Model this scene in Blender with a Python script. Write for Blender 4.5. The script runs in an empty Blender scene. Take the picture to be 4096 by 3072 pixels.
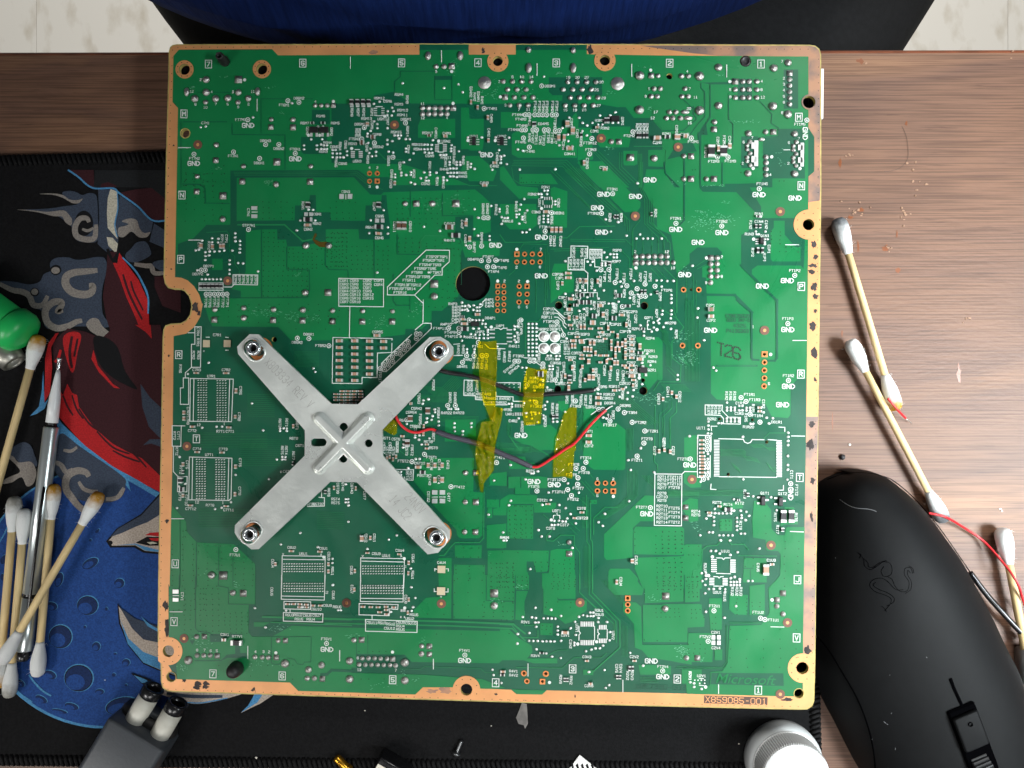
import bpy, math, random
from mathutils import Vector, Matrix, noise
from mathutils.geometry import delaunay_2d_cdt
from mathutils.bvhtree import BVHTree
random.seed(7)
scene = bpy.context.scene
COL = scene.collection
# ---------------------------------------------------------------- camera
FPX = 2980.0            # focal length in pixels of the 4096 px wide photograph
CAMZ = 0.3343
cam_d = bpy.data.cameras.new('camera'); cam_d.sensor_width = 36; cam_d.lens = 36 * FPX / 4096
cam_d.clip_start = 0.01; cam_d.clip_end = 20
cam = bpy.data.objects.new('camera', cam_d); COL.objects.link(cam); cam.location = (0, 0, CAMZ)
scene.camera = cam
# ---------------------------------------------------------------- world and lamps
world = bpy.data.worlds.new('World'); scene.world = world; world.use_nodes = True
bg = world.node_tree.nodes['Background']; bg.inputs[0].default_value = (0.93, 0.97, 1.0, 1); bg.inputs[1].default_value = 0.06

def area(name, loc, target, sx, sy, power, col, spread=180):
    d = bpy.data.lights.new(name, 'AREA'); d.shape = 'RECTANGLE'; d.size = sx; d.size_y = sy; d.energy = power; d.color = col; d.spread = math.radians(spread)
    o = bpy.data.objects.new(name, d); COL.objects.link(o); o.location = loc
    o.rotation_euler = (Vector(target) - Vector(loc)).to_track_quat('-Z', 'Y').to_euler()
    return o
area('window_light', (0.62, -0.14, 0.54), (0.185, -0.01, 0), 0.32, 0.30, 1.06, (0.90, 0.97, 1.0), 32)
area('ceiling_panel_light', (0.10, -0.74, 0.90), (0.03, -0.19, 0), 0.8, 0.28, 0.40, (1.0, 0.985, 0.96), 40)
area('ceiling_panel_light', (-0.86, -0.60, 0.92), (-0.20, -0.11, 0), 0.5, 0.3, 0.34, (1.0, 0.985, 0.96), 34)
area('ceiling_panel_light', (0.35, 1.45, 1.70), (0.1, 0.7, -0.7), 1.2, 0.4, 24, (1.0, 0.985, 0.96), 110)
vs = scene.view_settings
vs.view_transform = 'Standard'; vs.look = 'None'; vs.exposure = 0.0; vs.gamma = 1.0; vs.use_curve_mapping = False
scene.cycles.max_bounces = 5; scene.cycles.diffuse_bounces = 2; scene.cycles.glossy_bounces = 3; scene.cycles.use_adaptive_sampling = True; scene.cycles.adaptive_threshold = 0.025; scene.cycles.transparent_max_bounces = 12
scene.cycles.use_denoising = True
# ---------------------------------------------------------------- helpers
def srgb(r, g, b):
    def f(c):
        c /= 255.0
        return c / 12.92 if c <= 0.04045 else ((c + 0.055) / 1.055) ** 2.4
    return (f(r), f(g), f(b), 1)

def mat(name, col, rough=0.5, metal=0.0, spec=0.5, noise_amt=0.0, noise_scale=50.0, col2=None, bump=0.0, bump_scale=200.0, stretch=None, coat=0.0, sheen=0.0, detail=6.0, ramp=(0.35, 0.65)):
    m = bpy.data.materials.new(name); m.use_nodes = True
    nt = m.node_tree; b = nt.nodes['Principled BSDF']
    b.inputs['Base Color'].default_value = col; b.inputs['Roughness'].default_value = rough
    b.inputs['Metallic'].default_value = metal; b.inputs['Specular IOR Level'].default_value = spec
    if coat: b.inputs['Coat Weight'].default_value = coat
    if sheen: b.inputs['Sheen Weight'].default_value = sheen
    tc = nt.nodes.new('ShaderNodeTexCoord'); src = tc.outputs['Object']
    if stretch:
        mp = nt.nodes.new('ShaderNodeMapping'); mp.inputs['Scale'].default_value = stretch
        nt.links.new(src, mp.inputs['Vector']); src = mp.outputs['Vector']
    if noise_amt > 0 or col2 is not None:
        n = nt.nodes.new('ShaderNodeTexNoise'); n.inputs['Scale'].default_value = noise_scale; n.inputs['Detail'].default_value = detail
        nt.links.new(src, n.inputs['Vector'])
        r = nt.nodes.new('ShaderNodeValToRGB'); r.color_ramp.elements[0].position = ramp[0]; r.color_ramp.elements[1].position = ramp[1]
        c2 = col2 if col2 is not None else tuple(min(1, c * (1 + noise_amt)) for c in col[:3]) + (1,)
        c1 = col if col2 is not None else tuple(c * (1 - noise_amt) for c in col[:3]) + (1,)
        r.color_ramp.elements[0].color = c1; r.color_ramp.elements[1].color = c2
        nt.links.new(n.outputs['Fac'], r.inputs['Fac']); nt.links.new(r.outputs['Color'], b.inputs['Base Color'])
    if bump > 0:
        n2 = nt.nodes.new('ShaderNodeTexNoise'); n2.inputs['Scale'].default_value = bump_scale; n2.inputs['Detail'].default_value = 5
        nt.links.new(src, n2.inputs['Vector'])
        bp = nt.nodes.new('ShaderNodeBump'); bp.inputs['Strength'].default_value = bump; bp.inputs['Distance'].default_value = 0.0005
        nt.links.new(n2.outputs['Fac'], bp.inputs['Height']); nt.links.new(bp.outputs['Normal'], b.inputs['Normal'])
    return m

def link(o, parent=None, props=None):
    COL.objects.link(o)
    if parent is not None: o.parent = parent
    if props:
        for k, v in props.items(): o[k] = v
    return o

def thing(name, label, cat, loc=(0, 0, 0), group=None, mw=None):
    o = bpy.data.objects.new(name, None); COL.objects.link(o); o.empty_display_size = 0.01
    if mw is not None: o.matrix_world = mw
    else: o.location = loc
    o['label'] = label; o['category'] = cat
    if group: o['group'] = group
    return o

def mesh(name, verts, faces, mats, smooth=False, midx=None):
    me = bpy.data.meshes.new(name); me.from_pydata(verts, [], faces); 
    for m in (mats if isinstance(mats, (list, tuple)) else [mats]): me.materials.append(m)
    if midx: me.polygons.foreach_set('material_index', midx)
    if smooth: me.polygons.foreach_set('use_smooth', [True] * len(me.polygons))
    me.update()
    return me

def obj(name, me, parent=None, props=None):
    return link(bpy.data.objects.new(name, me), parent, props)

class MB:
    def __init__(s): s.v = []; s.f = []; s.mi = []
    def add(s, v, f, mi=0):
        n = len(s.v); s.v += [tuple(p) for p in v]; s.f += [tuple(i + n for i in q) for q in f]; s.mi += [mi] * len(f)
    def box(s, c, d, mi=0, rot=0.0):
        x, y, z = d[0] / 2, d[1] / 2, d[2] / 2; cr, sr = math.cos(rot), math.sin(rot)
        v = []
        for dz in (-z, z):
            for dx, dy in ((-x, -y), (x, -y), (x, y), (-x, y)):
                v.append((c[0] + dx * cr - dy * sr, c[1] + dx * sr + dy * cr, c[2] + dz))
        s.add(v, [(3, 2, 1, 0), (4, 5, 6, 7), (0, 1, 5, 4), (1, 2, 6, 5), (2, 3, 7, 6), (3, 0, 4, 7)], mi)
    def prism(s, tris, loops, z0, z1, mi=0, zf=None):
        # tris: list of 3 xy points (ccw); loops: list of closed xy loops for side walls
        for t in tris:
            s.add([(p[0], p[1], z1 + (zf(p) if zf else 0)) for p in t], [(0, 1, 2)], mi)
            if z0 is not None: s.add([(p[0], p[1], z0 + (zf(p) if zf else 0)) for p in t], [(2, 1, 0)], mi)
        if z0 is not None:
            for lp in loops:
                n = len(lp)
                v = [(p[0], p[1], z0 + (zf(p) if zf else 0)) for p in lp] + [(p[0], p[1], z1 + (zf(p) if zf else 0)) for p in lp]
                s.add(v, [(i, (i + 1) % n, n + (i + 1) % n, n + i) for i in range(n)], mi)
    def build(s, name, mats, parent=None, props=None, smooth=False):
        return obj(name, mesh(name, s.v, s.f, mats, smooth, s.mi if isinstance(mats, (list, tuple)) else None), parent, props)

def lathe(prof, seg=16, axis='z', closed=True):
    v = []; f = []
    for r, h in prof:
        for k in range(seg):
            a = 2 * math.pi * k / seg
            p = (r * math.cos(a), r * math.sin(a), h)
            v.append(p if axis == 'z' else (p[2], p[0], p[1]))
    n = len(prof)
    for i in range(n - 1):
        for k in range(seg):
            f.append((i * seg + k, i * seg + (k + 1) % seg, (i + 1) * seg + (k + 1) % seg, (i + 1) * seg + k))
    if closed:
        f.append(tuple(reversed(range(seg)))); f.append(tuple((n - 1) * seg + k for k in range(seg)))
    return v, f

def tube(pts, r, seg=8, caps=True):
    pts = [Vector(p) for p in pts]; v = []; f = []
    n = len(pts); up = Vector((0, 0, 1))
    for i, p in enumerate(pts):
        t = (pts[min(i + 1, n - 1)] - pts[max(i - 1, 0)]).normalized()
        sd = t.cross(up)
        if sd.length < 1e-4: sd = Vector((1, 0, 0))
        sd.normalize(); u2 = sd.cross(t)
        rr = r[i] if isinstance(r, (list, tuple)) else r
        for k in range(seg):
            a = 2 * math.pi * k / seg
            v.append(p + sd * (rr * math.cos(a)) + u2 * (rr * math.sin(a)))
    for i in range(n - 1):
        for k in range(seg):
            f.append((i * seg + k, (i + 1) * seg + k, (i + 1) * seg + (k + 1) % seg, i * seg + (k + 1) % seg))
    if caps:
        f.append(tuple(range(seg))); f.append(tuple((n - 1) * seg + k for k in reversed(range(seg))))
    return v, f

def smooth_path(pts, n=8):
    pts = [Vector(p) for p in pts]; out = []
    for i in range(len(pts) - 1):
        p0 = pts[max(i - 1, 0)]; p1 = pts[i]; p2 = pts[i + 1]; p3 = pts[min(i + 2, len(pts) - 1)]
        for k in range(n):
            t = k / n
            out.append(0.5 * ((2 * p1) + (p2 - p0) * t + (2 * p0 - 5 * p1 + 4 * p2 - p3) * t * t + (3 * p1 - p0 - 3 * p2 + p3) * t ** 3))
    out.append(pts[-1]); return out

def inside(p, poly):
    x, y = p; c = False; n = len(poly); j = n - 1
    for i in range(n):
        xi, yi = poly[i]; xj, yj = poly[j]
        if (yi > y) != (yj > y) and x < (xj - xi) * (y - yi) / (yj - yi) + xi: c = not c
        j = i
    return c

def circle(c, r, n=20):
    return [(c[0] + r * math.cos(2 * math.pi * k / n), c[1] + r * math.sin(2 * math.pi * k / n)) for k in range(n)]

def triangulate(outer, holes=(), extra=(), extra_edges=(), clip=None):
    """triangles covering polygon minus holes; holes may straddle the outline"""
    V = []; E = []
    for lp in [outer] + list(holes) + ([clip] if clip else []):
        n0 = len(V); V += [Vector((p[0] * 1000, p[1] * 1000)) for p in lp]; n = len(lp)
        E += [(n0 + i, n0 + (i + 1) % n) for i in range(n)]
    for a, b in extra_edges:
        n0 = len(V); V += [Vector((a[0] * 1000, a[1] * 1000)), Vector((b[0] * 1000, b[1] * 1000))]; E.append((n0, n0 + 1))
    n0 = len(V); V += [Vector((p[0] * 1000, p[1] * 1000)) for p in extra]
    vo, eo, fo, *_ = delaunay_2d_cdt(V, E, [], 0, 1e-6)
    out = []
    for f in fo:
        P = [(vo[i].x / 1000, vo[i].y / 1000) for i in f]
        c = (sum(p[0] for p in P) / 3, sum(p[1] for p in P) / 3)
        if not inside(c, outer) or any(inside(c, h) for h in holes) or (clip and not inside(c, clip)): continue
        if (P[1][0] - P[0][0]) * (P[2][1] - P[0][1]) - (P[1][1] - P[0][1]) * (P[2][0] - P[0][0]) < 0: P.reverse()
        out.append(P)
    return out

def ccw(lp):
    a = sum(lp[i][0] * lp[(i + 1) % len(lp)][1] - lp[(i + 1) % len(lp)][0] * lp[i][1] for i in range(len(lp)))
    return list(lp) if a > 0 else list(reversed(lp))

def W(px, py, z=0.0):
    """photograph pixel -> point on the horizontal plane at height z"""
    d = CAMZ - z
    return Vector(((px - 2048) / FPX * d, -(py - 1536) / FPX * d, z))

# board pose (a square board, 270 mm, slightly tipped up on its right side)
BM = Matrix.Translation((-0.01075772, 0.00535448, CAMZ - 0.30634295)) @ Matrix.Rotation(-0.01485653, 4, 'Z') @ Matrix.Rotation(-0.0322073, 4, 'Y') @ Matrix.Rotation(-0.0096478, 4, 'X')
BI = BM.inverted()
def Bz(px, py, z=0.0):
    """pixel -> board-local point on the board-parallel plane at local height z"""
    o = BI @ Vector((0, 0, CAMZ)); d = BI.to_3x3() @ Vector(((px - 2048) / FPX, -(py - 1536) / FPX, -1))
    t = (z - o.z) / d.z; p = o + d * t
    return (p.x, p.y)
REG = {}
for i, oy in enumerate((150, 650, 1200, 1750, 2300)):
    for j, ox in enumerate((600, 1300, 2000, 2650)):
        REG['ABCDEFGHIJKLMNOPQRST'[i * 4 + j]] = (ox, oy, 2.765)
REG['Z'] = (0, 0, 2212 / 4096)
def RP(reg, x, y, z=0.0):
    ox, oy, k = REG[reg]; return Bz(ox + x / k, oy + y / k, z)
U = 0.30634 / (FPX * 2.765)      # metres per zoom pixel on the board

# stroke lettering (4 x 6 grid)
FONT = {'A': '002640 1232', 'B': '00063645443303 3342413000', 'C': '4536160501103041', 'D': '00062644422000', 'E': '46060040 0333', 'F': '460600 0333',
 'G': '4536160501103041 414323', 'H': '0006 4046 0343', 'I': '2026 1636 1030', 'J': '4641301001', 'K': '0006 4603 0340', 'L': '060040', 'M': '0006234640',
 'N': '00064046', 'O': '103041453616050110', 'P': '00063645443303', 'Q': '103041453616050110 2240', 'R': '00063645443303 2340', 'S': '453616050413334241301001',
 'T': '2026 0646', 'U': '060110304146', 'V': '062046', 'W': '0610233046', 'X': '0046 0640', 'Y': '0623 4623 2320', 'Z': '06460040',
 '0': '103041453616050110', '1': '152620 1030', '2': '0516364544010040', '3': '05163645443313 334241301001', '4': '30360242', '5': '460603334241301001',
 '6': '4536160501103041423303', '7': '064610', '8': '1333444536160504133342413010010213', '9': '0110304145361605041343', '-': '1333', '+': '2125 0343', 'v': '042044', '/': '0046', ' ': ''}
def strokes(mb, cx, cy, text, pitch, h, w, z, rot=0.0, mi=0, thick=None, shear=0.0):
    cr, sr = math.cos(rot), math.sin(rot); n = len(text); gw = pitch * 0.72
    for i, ch in enumerate(text):
        x0 = (i - n / 2) * pitch + (pitch - gw) / 2
        for path in FONT.get(ch, '').split():
            pts = [(x0 + int(path[k]) / 4 * gw + shear * (int(path[k + 1]) / 6 - 0.5) * h, (int(path[k + 1]) / 6 - 0.5) * h) for k in range(0, len(path), 2)]
            pts = [(cx + a * cr - b * sr, cy + a * sr + b * cr) for a, b in pts]
            line(mb, pts, w, z, mi, thick)
_zi = [0]
def line(mb, pts, w, z, mi=0, thick=None):
    for a, b in zip(pts[:-1], pts[1:]):
        dx, dy = b[0] - a[0], b[1] - a[1]; L = math.hypot(dx, dy)
        if L < 1e-9: continue
        dx, dy = dx / L * w / 2, dy / L * w / 2
        _zi[0] = (_zi[0] + 1) % 9; zz = z + _zi[0] * 6e-7
        q = [(a[0] - dx + dy, a[1] - dy - dx), (b[0] + dx + dy, b[1] + dy - dx), (b[0] + dx - dy, b[1] + dy + dx), (a[0] - dx - dy, a[1] - dy + dx)]
        if thick:
            mb.prism([(q[0], q[1], q[2]), (q[0], q[2], q[3])], [q], zz - thick, zz, mi)
        else:
            mb.add([(p[0], p[1], zz) for p in q], [(0, 1, 2, 3)], mi)
def ring(mb, c, r0, r1, z, n=14, mi=0):
    a = circle(c, r0, n); b = circle(c, r1, n)
    mb.add([(p[0], p[1], z) for p in a + b], [(i, n + i, n + (i + 1) % n, (i + 1) % n)[::-1] for i in range(n)], mi)
    
# ================================================================ floor and desk
def wood_mat():
    m = bpy.data.materials.new('walnut_laminate'); m.use_nodes = True; nt = m.node_tree; b = nt.nodes['Principled BSDF']
    tc = nt.nodes.new('ShaderNodeTexCoord')
    def nz(scale, vec, detail=8, dist=0.0):
        mp = nt.nodes.new('ShaderNodeMapping'); mp.inputs['Scale'].default_value = vec; nt.links.new(tc.outputs['Object'], mp.inputs['Vector'])
        n = nt.nodes.new('ShaderNodeTexNoise'); n.inputs['Scale'].default_value = scale; n.inputs['Detail'].default_value = detail; n.inputs['Distortion'].default_value = dist
        nt.links.new(mp.outputs['Vector'], n.inputs['Vector']); return n.outputs['Fac']
    def ramp(fac, stops):
        r = nt.nodes.new('ShaderNodeValToRGB'); e = r.color_ramp.elements
        while len(e) < len(stops): e.new(0.5)
        for k, (p, c) in enumerate(stops): e[k].position = p; e[k].color = c
        nt.links.new(fac, r.inputs['Fac']); return r.outputs['Color']
    band = ramp(nz(1.0, (2.6, 15, 1), 4, 1.6), [(0.28, srgb(94, 68, 54)), (0.42, srgb(114, 84, 66)), (0.52, srgb(104, 77, 63)), (0.66, srgb(138, 102, 76))])
    grain = ramp(nz(1.0, (22, 1300, 1), 8), [(0.40, (0.68, 0.66, 0.65, 1)), (0.56, (1.08, 1.08, 1.08, 1))])
    pore = ramp(nz(1.0, (45, 700, 1), 4), [(0.30, (0.72, 0.70, 0.70, 1)), (0.37, (1, 1, 1, 1))])
    def mul(a, c):
        x = nt.nodes.new('ShaderNodeMix'); x.data_type = 'RGBA'; x.blend_type = 'MULTIPLY'; x.inputs[0].default_value = 1.0
        nt.links.new(a, x.inputs[6]); nt.links.new(c, x.inputs[7]); return x.outputs[2]
    nt.links.new(mul(mul(band, grain), pore), b.inputs['Base Color']); b.inputs['Roughness'].default_value = 0.48; b.inputs['Specular IOR Level'].default_value = 0.3
    bp = nt.nodes.new('ShaderNodeBump'); bp.inputs['Strength'].default_value = 0.25; bp.inputs['Distance'].default_value = 0.0004
    nt.links.new(nz(1.0, (260, 700, 1), 4), bp.inputs['Height']); nt.links.new(bp.outputs['Normal'], b.inputs['Normal'])
    return m
M_wood = wood_mat()
eL = W(-400, 228).y; eR = W(4500, 205).y
desk = thing('desk', 'brown walnut grain desk that everything lies on', 'desk')
b = MB(); P = [(-0.75, -0.62), (0.75, -0.62), (0.75, eR + 0.0006), (-0.75, eL - 0.0006)]
b.prism([(P[0], P[1], P[2]), (P[0], P[2], P[3])], [P], -0.025, 0.0); b.build('desk_top', M_wood, desk)
v, f = tube([Vector((-0.75, eL - 0.0008, -0.0022)), Vector((0.75, eR + 0.0004, -0.0022))], 0.0022, 12); 
obj('edge_band', mesh('edge_band', v, f, mat('red_brown_edge_band', srgb(116, 66, 44), 0.4, noise_amt=0.3, noise_scale=80), True), desk)
for sx in (-0.68, 0.68):
    b = MB(); b.box((sx, -0.25, -0.37), (0.05, 0.5, 0.69)); b.build('desk_leg', M_wood, desk)
def floor_mat():
    m = mat('beige_vinyl', srgb(232, 228, 218), 0.4, col2=srgb(206, 198, 182), noise_scale=1.0, stretch=(34, 18, 1), detail=9, ramp=(0.52, 0.72))
    return m
b = MB(); M_floor = floor_mat()
b.add([(-3, -3, -0.7204), (3, -3, -0.7204), (3, 3, -0.7204), (-3, 3, -0.7204)], [(0, 1, 2, 3)])
fl = b.build('floor', mat('grout', srgb(196, 189, 175), 0.7), None, {'kind': 'structure'})
tx0 = W(147, 200, -0.72).x; tv = MB(); tv.box((0, 0, 0), (0.4575, 0.4575, 0.002)); tme = mesh('floor_tile', tv.v, tv.f, M_floor)
for i in range(-3, 4):
    for j in range(0, 4):
        o = obj('floor_tile', tme, fl); o.location = (tx0 + 0.229 + 0.458 * i, 0.20 + 0.458 * j, -0.721 + 0.0005 + (i * 4 + j) % 5 * 2e-5)
# ================================================================ mouse mat with printed artwork
ZM = 0.003
M_mat = mat('black_mat_fabric', srgb(20, 20, 21), 0.9, spec=0.12, noise_amt=0.25, noise_scale=900, bump=0.25, bump_scale=2500)
mm = thing('mouse_mat', 'large black cloth mouse mat printed with a fox, clouds and a blue moon', 'mouse mat')
mpx = [(-500, 634), (3228, 548), (3287, 3096), (-500, 3056)]
P = [W(x, y, ZM).xy for x, y in mpx]; P = ccw([tuple(p) for p in P])
b = MB(); b.prism([(P[0], P[1], P[2]), (P[0], P[2], P[3])], [P], 0.0002, ZM); b.build('pad', M_mat, mm)
M_thread = mat('black_thread', srgb(15, 15, 16), 0.75, spec=0.2)
b = MB()
for i in range(4):
    p, q = W(*mpx[i], ZM), W(*mpx[(i + 1) % 4], ZM); L = (q - p).length; n = int(L / 0.0022); d = (q - p) / L; nn = Vector((d.y, -d.x, 0))
    cc = (W(1400, 1800, ZM) - p); 
    if nn.dot(cc) < 0: nn = -nn
    for k in range(n):
        c = p + d * (L * k / n)
        if abs(c.x) > 0.26 or abs(c.y) > 0.20: continue
        v, f = tube([c + nn * 0.0002 + Vector((0, 0, -0.0006)), c + nn * 0.0006 + Vector((0, 0, 0.0004)), c + nn * 0.0034 + d * 0.0009 + Vector((0, 0, 0.0005)), c + nn * 0.0046 + d * 0.0012 + Vector((0, 0, -0.0002))], 0.00085, 5); b.add(v, f)
b.build('stitched_edge', M_thread, mm, {'kind': 'stuff'}, smooth=True)
def U5(x, y): return (x / 2.2114, 600 + y / 2.2114)
def U6(x, y): return (x / 2.2114, 1300 + y / 2.2114)
def U7(x, y): return (x / 1.8429, 1950 + y / 1.8429)
def U2(x, y): return (200 + x / 2.458, 2650 + y / 2.458)
def U8(x, y): return (3250 + x / 1.383, 700 + y / 1.383)
def U9(x, y): return (3200 + x / 1.357, 1850 + y / 1.357)
def closed_spline(P, n=5):
    out = []; m = len(P); P = [Vector(p) for p in P]
    for i in range(m):
        p0, p1, p2, p3 = P[i - 1], P[i], P[(i + 1) % m], P[(i + 2) % m]
        for k in range(n):
            t = k / n; out.append(tuple(0.5 * ((2 * p1) + (p2 - p0) * t + (2 * p0 - 5 * p1 + 4 * p2 - p3) * t * t + (3 * p1 - p0 - 3 * p2 + p3) * t ** 3)))
    return out
PRINT = {}
def pcol(nm, c): PRINT[nm] = [mat('print_' + nm, srgb(*c), 0.85, spec=0.25, noise_amt=0.22, noise_scale=1500, bump=0.2, bump_scale=2500), MB()]
for nm, c in dict(slate=(56, 65, 80), light=(132, 125, 118), cream=(184, 178, 160), maroon=(54, 22, 27), red=(172, 30, 33), blue=(72, 132, 176), moon=(30, 66, 128), moondark=(21, 41, 82), charcoal=(25, 27, 29), ink=(11, 11, 14), fur=(170, 158, 146)).items(): pcol(nm, c)
za = [ZM + 2e-5]
def art(nm, P, sp=True, conv=U5):
    P = [conv(*p) for p in P]
    if sp: P = closed_spline(P, 4)
    q = ccw([tuple(W(x, y, ZM).xy) for x, y in P]); za[0] += 2e-6
    PRINT[nm][1].prism(triangulate(q), [], None, za[0])
def rib(nm, P, w, conv=U5, taper=True):
    P = smooth_path([Vector((*conv(*p), 0)) for p in P], 6); n = len(P); Lf = []; Rt = []
    for i, p in enumerate(P):
        t = (P[min(i + 1, n - 1)] - P[max(i - 1, 0)]).normalized(); s = Vector((-t.y, t.x, 0)); ww = w * (0.35 + 0.65 * math.sin(math.pi * min(1, max(0, (i + 2) / (n + 3)))) ** 0.5 if taper else 1) / 2
        Lf.append(p + s * ww); Rt.append(p - s * ww)
    za[0] += 2e-6; V = []
    for a_, c_ in zip(Lf, Rt): V += [(*W(a_.x, a_.y, ZM).xy, za[0]), (*W(c_.x, c_.y, ZM).xy, za[0])]
    PRINT[nm][1].add(V, [(2 * i, 2 * i + 1, 2 * i + 3, 2 * i + 2) for i in range(n - 1)])
def ell(nm, cx, cy, rx, ry, rot=0.0, conv=U7, n=26):
    cr, sr = math.cos(rot), math.sin(rot)
    art(nm, [(cx + rx * math.cos(a) * cr - ry * math.sin(a) * sr, cy + rx * math.cos(a) * sr + ry * math.sin(a) * cr) for a in [2 * math.pi * k / n for k in range(n)]], False, conv)
IDP = lambda x, y: (x, y)
# moon
ell('blue', 420, 2390, 524, 524, 0, IDP, 80); ell('moon', 422, 2388, 516, 516, 0, IDP, 80)
for cx, cy, rx, ry, r in ((665, 560, 62, 34, -0.5), (435, 680, 28, 52, 0.3), (645, 870, 76, 68, 0), (880, 705, 36, 34, 0), (380, 875, 42, 30, 0.2), (445, 1100, 84, 84, 0), (710, 1172, 30, 32, 0), (580, 1405, 104, 96, 0), (930, 1290, 28, 26, 0), (370, 1380, 46, 28, 0.4), (735, 1505, 32, 20, 0), (305, 1560, 46, 22, 0.5), (530, 1612, 50, 22, 0.3), (440, 1648, 56, 13, 0.2), (785, 895, 11, 13, 0), (668, 388, 11, 10, 0), (720, 320, 20, 10, -0.7), (850, 1225, 12, 8, 0), (840, 1380, 15, 13, 0), (627, 1027, 10, 10, 0), (930, 1455, 10, 8, 0), (30, 530, 22, 34, 0.4), (20, 660, 14, 24, 0), (900, 1610, 120, 62, -0.2), (150, 1440, 38, 22, 0.6)):
    ell('blue', cx + 3, cy - 3, rx * 1.07, ry * 1.08, r); ell('ink', cx, cy, rx * 1.01, ry * 1.02, r); ell('moondark', cx, cy, rx * 0.95, ry * 0.95, r)
    if rx > 25: ell('moon', cx - rx * 0.22, cy + ry * 0.30, rx * 0.66, ry * 0.60, r)
rib('blue', [(215, 1380), (260, 1440), (320, 1500), (380, 1535)], 8, U7); rib('blue', [(60, 1380), (130, 1500), (240, 1580)], 7, U7); rib('blue', [(0, 400), (40, 330), (60, 280)], 6, U7)
# cloth, tail and clouds at the top
art('maroon', [(610, 178), (830, 178), (838, 330), (812, 338)], False); art('charcoal', [(840, 180), (1600, 180), (1600, 520), (1460, 430), (1330, 335), (1050, 330), (832, 338)], False)
art('maroon', [(900, 300), (960, 285), (1040, 320), (1000, 335), (890, 335)], False); art('maroon', [(1050, 380), (1200, 350), (1340, 335), (1460, 430), (1600, 500), (1600, 600), (1380, 630)], False)
art('slate', [(870, 350), (1042, 350), (1052, 780), (1040, 870), (950, 905), (905, 870), (866, 830), (880, 600)], False)
art('cream', [(980, 345), (1040, 370), (1045, 480), (1022, 655), (1035, 730), (1042, 790), (955, 690), (948, 560), (955, 430)], False); rib('blue', [(1040, 380), (1044, 520), (1018, 660), (1040, 770)], 5); art('cream', [(945, 770), (1000, 778), (1045, 832), (1030, 915), (962, 850)], False)
art('slate', [(560, 372), (620, 362), (680, 375), (730, 400), (790, 382), (850, 398), (866, 480), (870, 640), (866, 800), (760, 818), (670, 790), (640, 690), (590, 640), (520, 590), (400, 550), (200, 530), (420, 520), (560, 500), (690, 478), (600, 440), (560, 400)])
art('light', [(350, 390), (470, 385), (560, 400), (620, 440), (690, 445), (735, 430), (700, 470), (640, 470), (560, 425), (470, 398)]); art('light', [(150, 528), (300, 535), (420, 548), (560, 535), (610, 570), (640, 620), (630, 668), (580, 640), (550, 590), (470, 585), (330, 550)])
ell('ink', 745, 650, 82, 112, 0, U5); rib('light', [(790, 640), (770, 605), (710, 610), (668, 680), (680, 760), (760, 792), (835, 780), (850, 700), (850, 660)], 24, U5); rib('light', [(730, 700), (780, 715), (830, 690)], 12)
art('slate', [(1060, 400), (1200, 500), (1355, 640), (1340, 730), (1250, 768), (1160, 720), (1060, 762), (1040, 700)], False); art('light', [(1080, 632), (1140, 608), (1210, 620), (1240, 700), (1280, 735), (1330, 728), (1300, 772), (1230, 772), (1165, 722), (1100, 770), (1050, 760), (1050, 690), (1100, 675), (1140, 655)])
art('slate', [(1365, 650), (1600, 800), (1600, 900), (1450, 865), (1325, 812)], False); art('slate', [(1165, 870), (1210, 820), (1290, 812), (1330, 880), (1330, 935), (1220, 990), (1140, 985), (1110, 930)]); rib('light', [(1190, 1010), (1290, 1025), (1340, 1030), (1370, 1090), (1480, 1085)], 20); art('slate', [(1350, 1010), (1420, 975), (1600, 980), (1600, 1080), (1440, 1075)])
art('maroon', [(1370, 1120), (1600, 1120), (1600, 1440), (1440, 1380), (1370, 1210)], False)
art('slate', [(455, 985), (500, 955), (600, 950), (680, 972), (760, 965), (850, 948), (930, 960), (946, 1060), (905, 1250), (912, 1450), (975, 1565), (700, 1560), (420, 1580), (380, 1430), (280, 1390), (240, 1290), (90, 1215), (0, 1165), (120, 1165), (260, 1190), (355, 1165), (390, 1100), (450, 1070), (445, 1020)])
rib('light', [(865, 1065), (760, 1075), (660, 1085), (592, 1120), (585, 1190), (640, 1255), (740, 1280), (810, 1260), (825, 1205), (790, 1200)], 32); rib('light', [(0, 1185), (110, 1238), (200, 1255), (262, 1290), (300, 1370), (380, 1370), (425, 1290)], 24); rib('light', [(560, 1420), (510, 1430), (545, 1380), (540, 1345), (470, 1350), (405, 1420), (420, 1520), (500, 1575), (600, 1560), (680, 1520), (730, 1510)], 28)
art('light', [(765, 1540), (810, 1490), (870, 1495), (910, 1560), (1000, 1640), (990, 1690), (920, 1690), (860, 1640), (800, 1600)]); ell('ink', 310, 1258, 40, 38, 0, U5); ell('light', 310, 1255, 30, 28, 0, U5); ell('ink', 497, 1062, 50, 46, 0, U5); ell('light', 495, 1066, 38, 30, 0, U5)
art('maroon', [(955, 900), (1060, 900), (1110, 990), (1230, 1150), (1310, 1330), (1330, 1659), (1340, 1760), (1060, 1760), (1000, 1659), (945, 1500), (912, 1300), (945, 1050)], False)
art('red', [(1055, 905), (1110, 990), (1230, 1150), (1310, 1330), (1330, 1659), (1345, 1740), (1270, 1690), (1210, 1500), (1120, 1300), (1060, 1130), (970, 930), (1040, 1010)], False); rib('maroon', [(1090, 1100), (1150, 1280), (1260, 1500)], 10); rib('maroon', [(1160, 1160), (1190, 1260), (1270, 1420)], 8)
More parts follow.
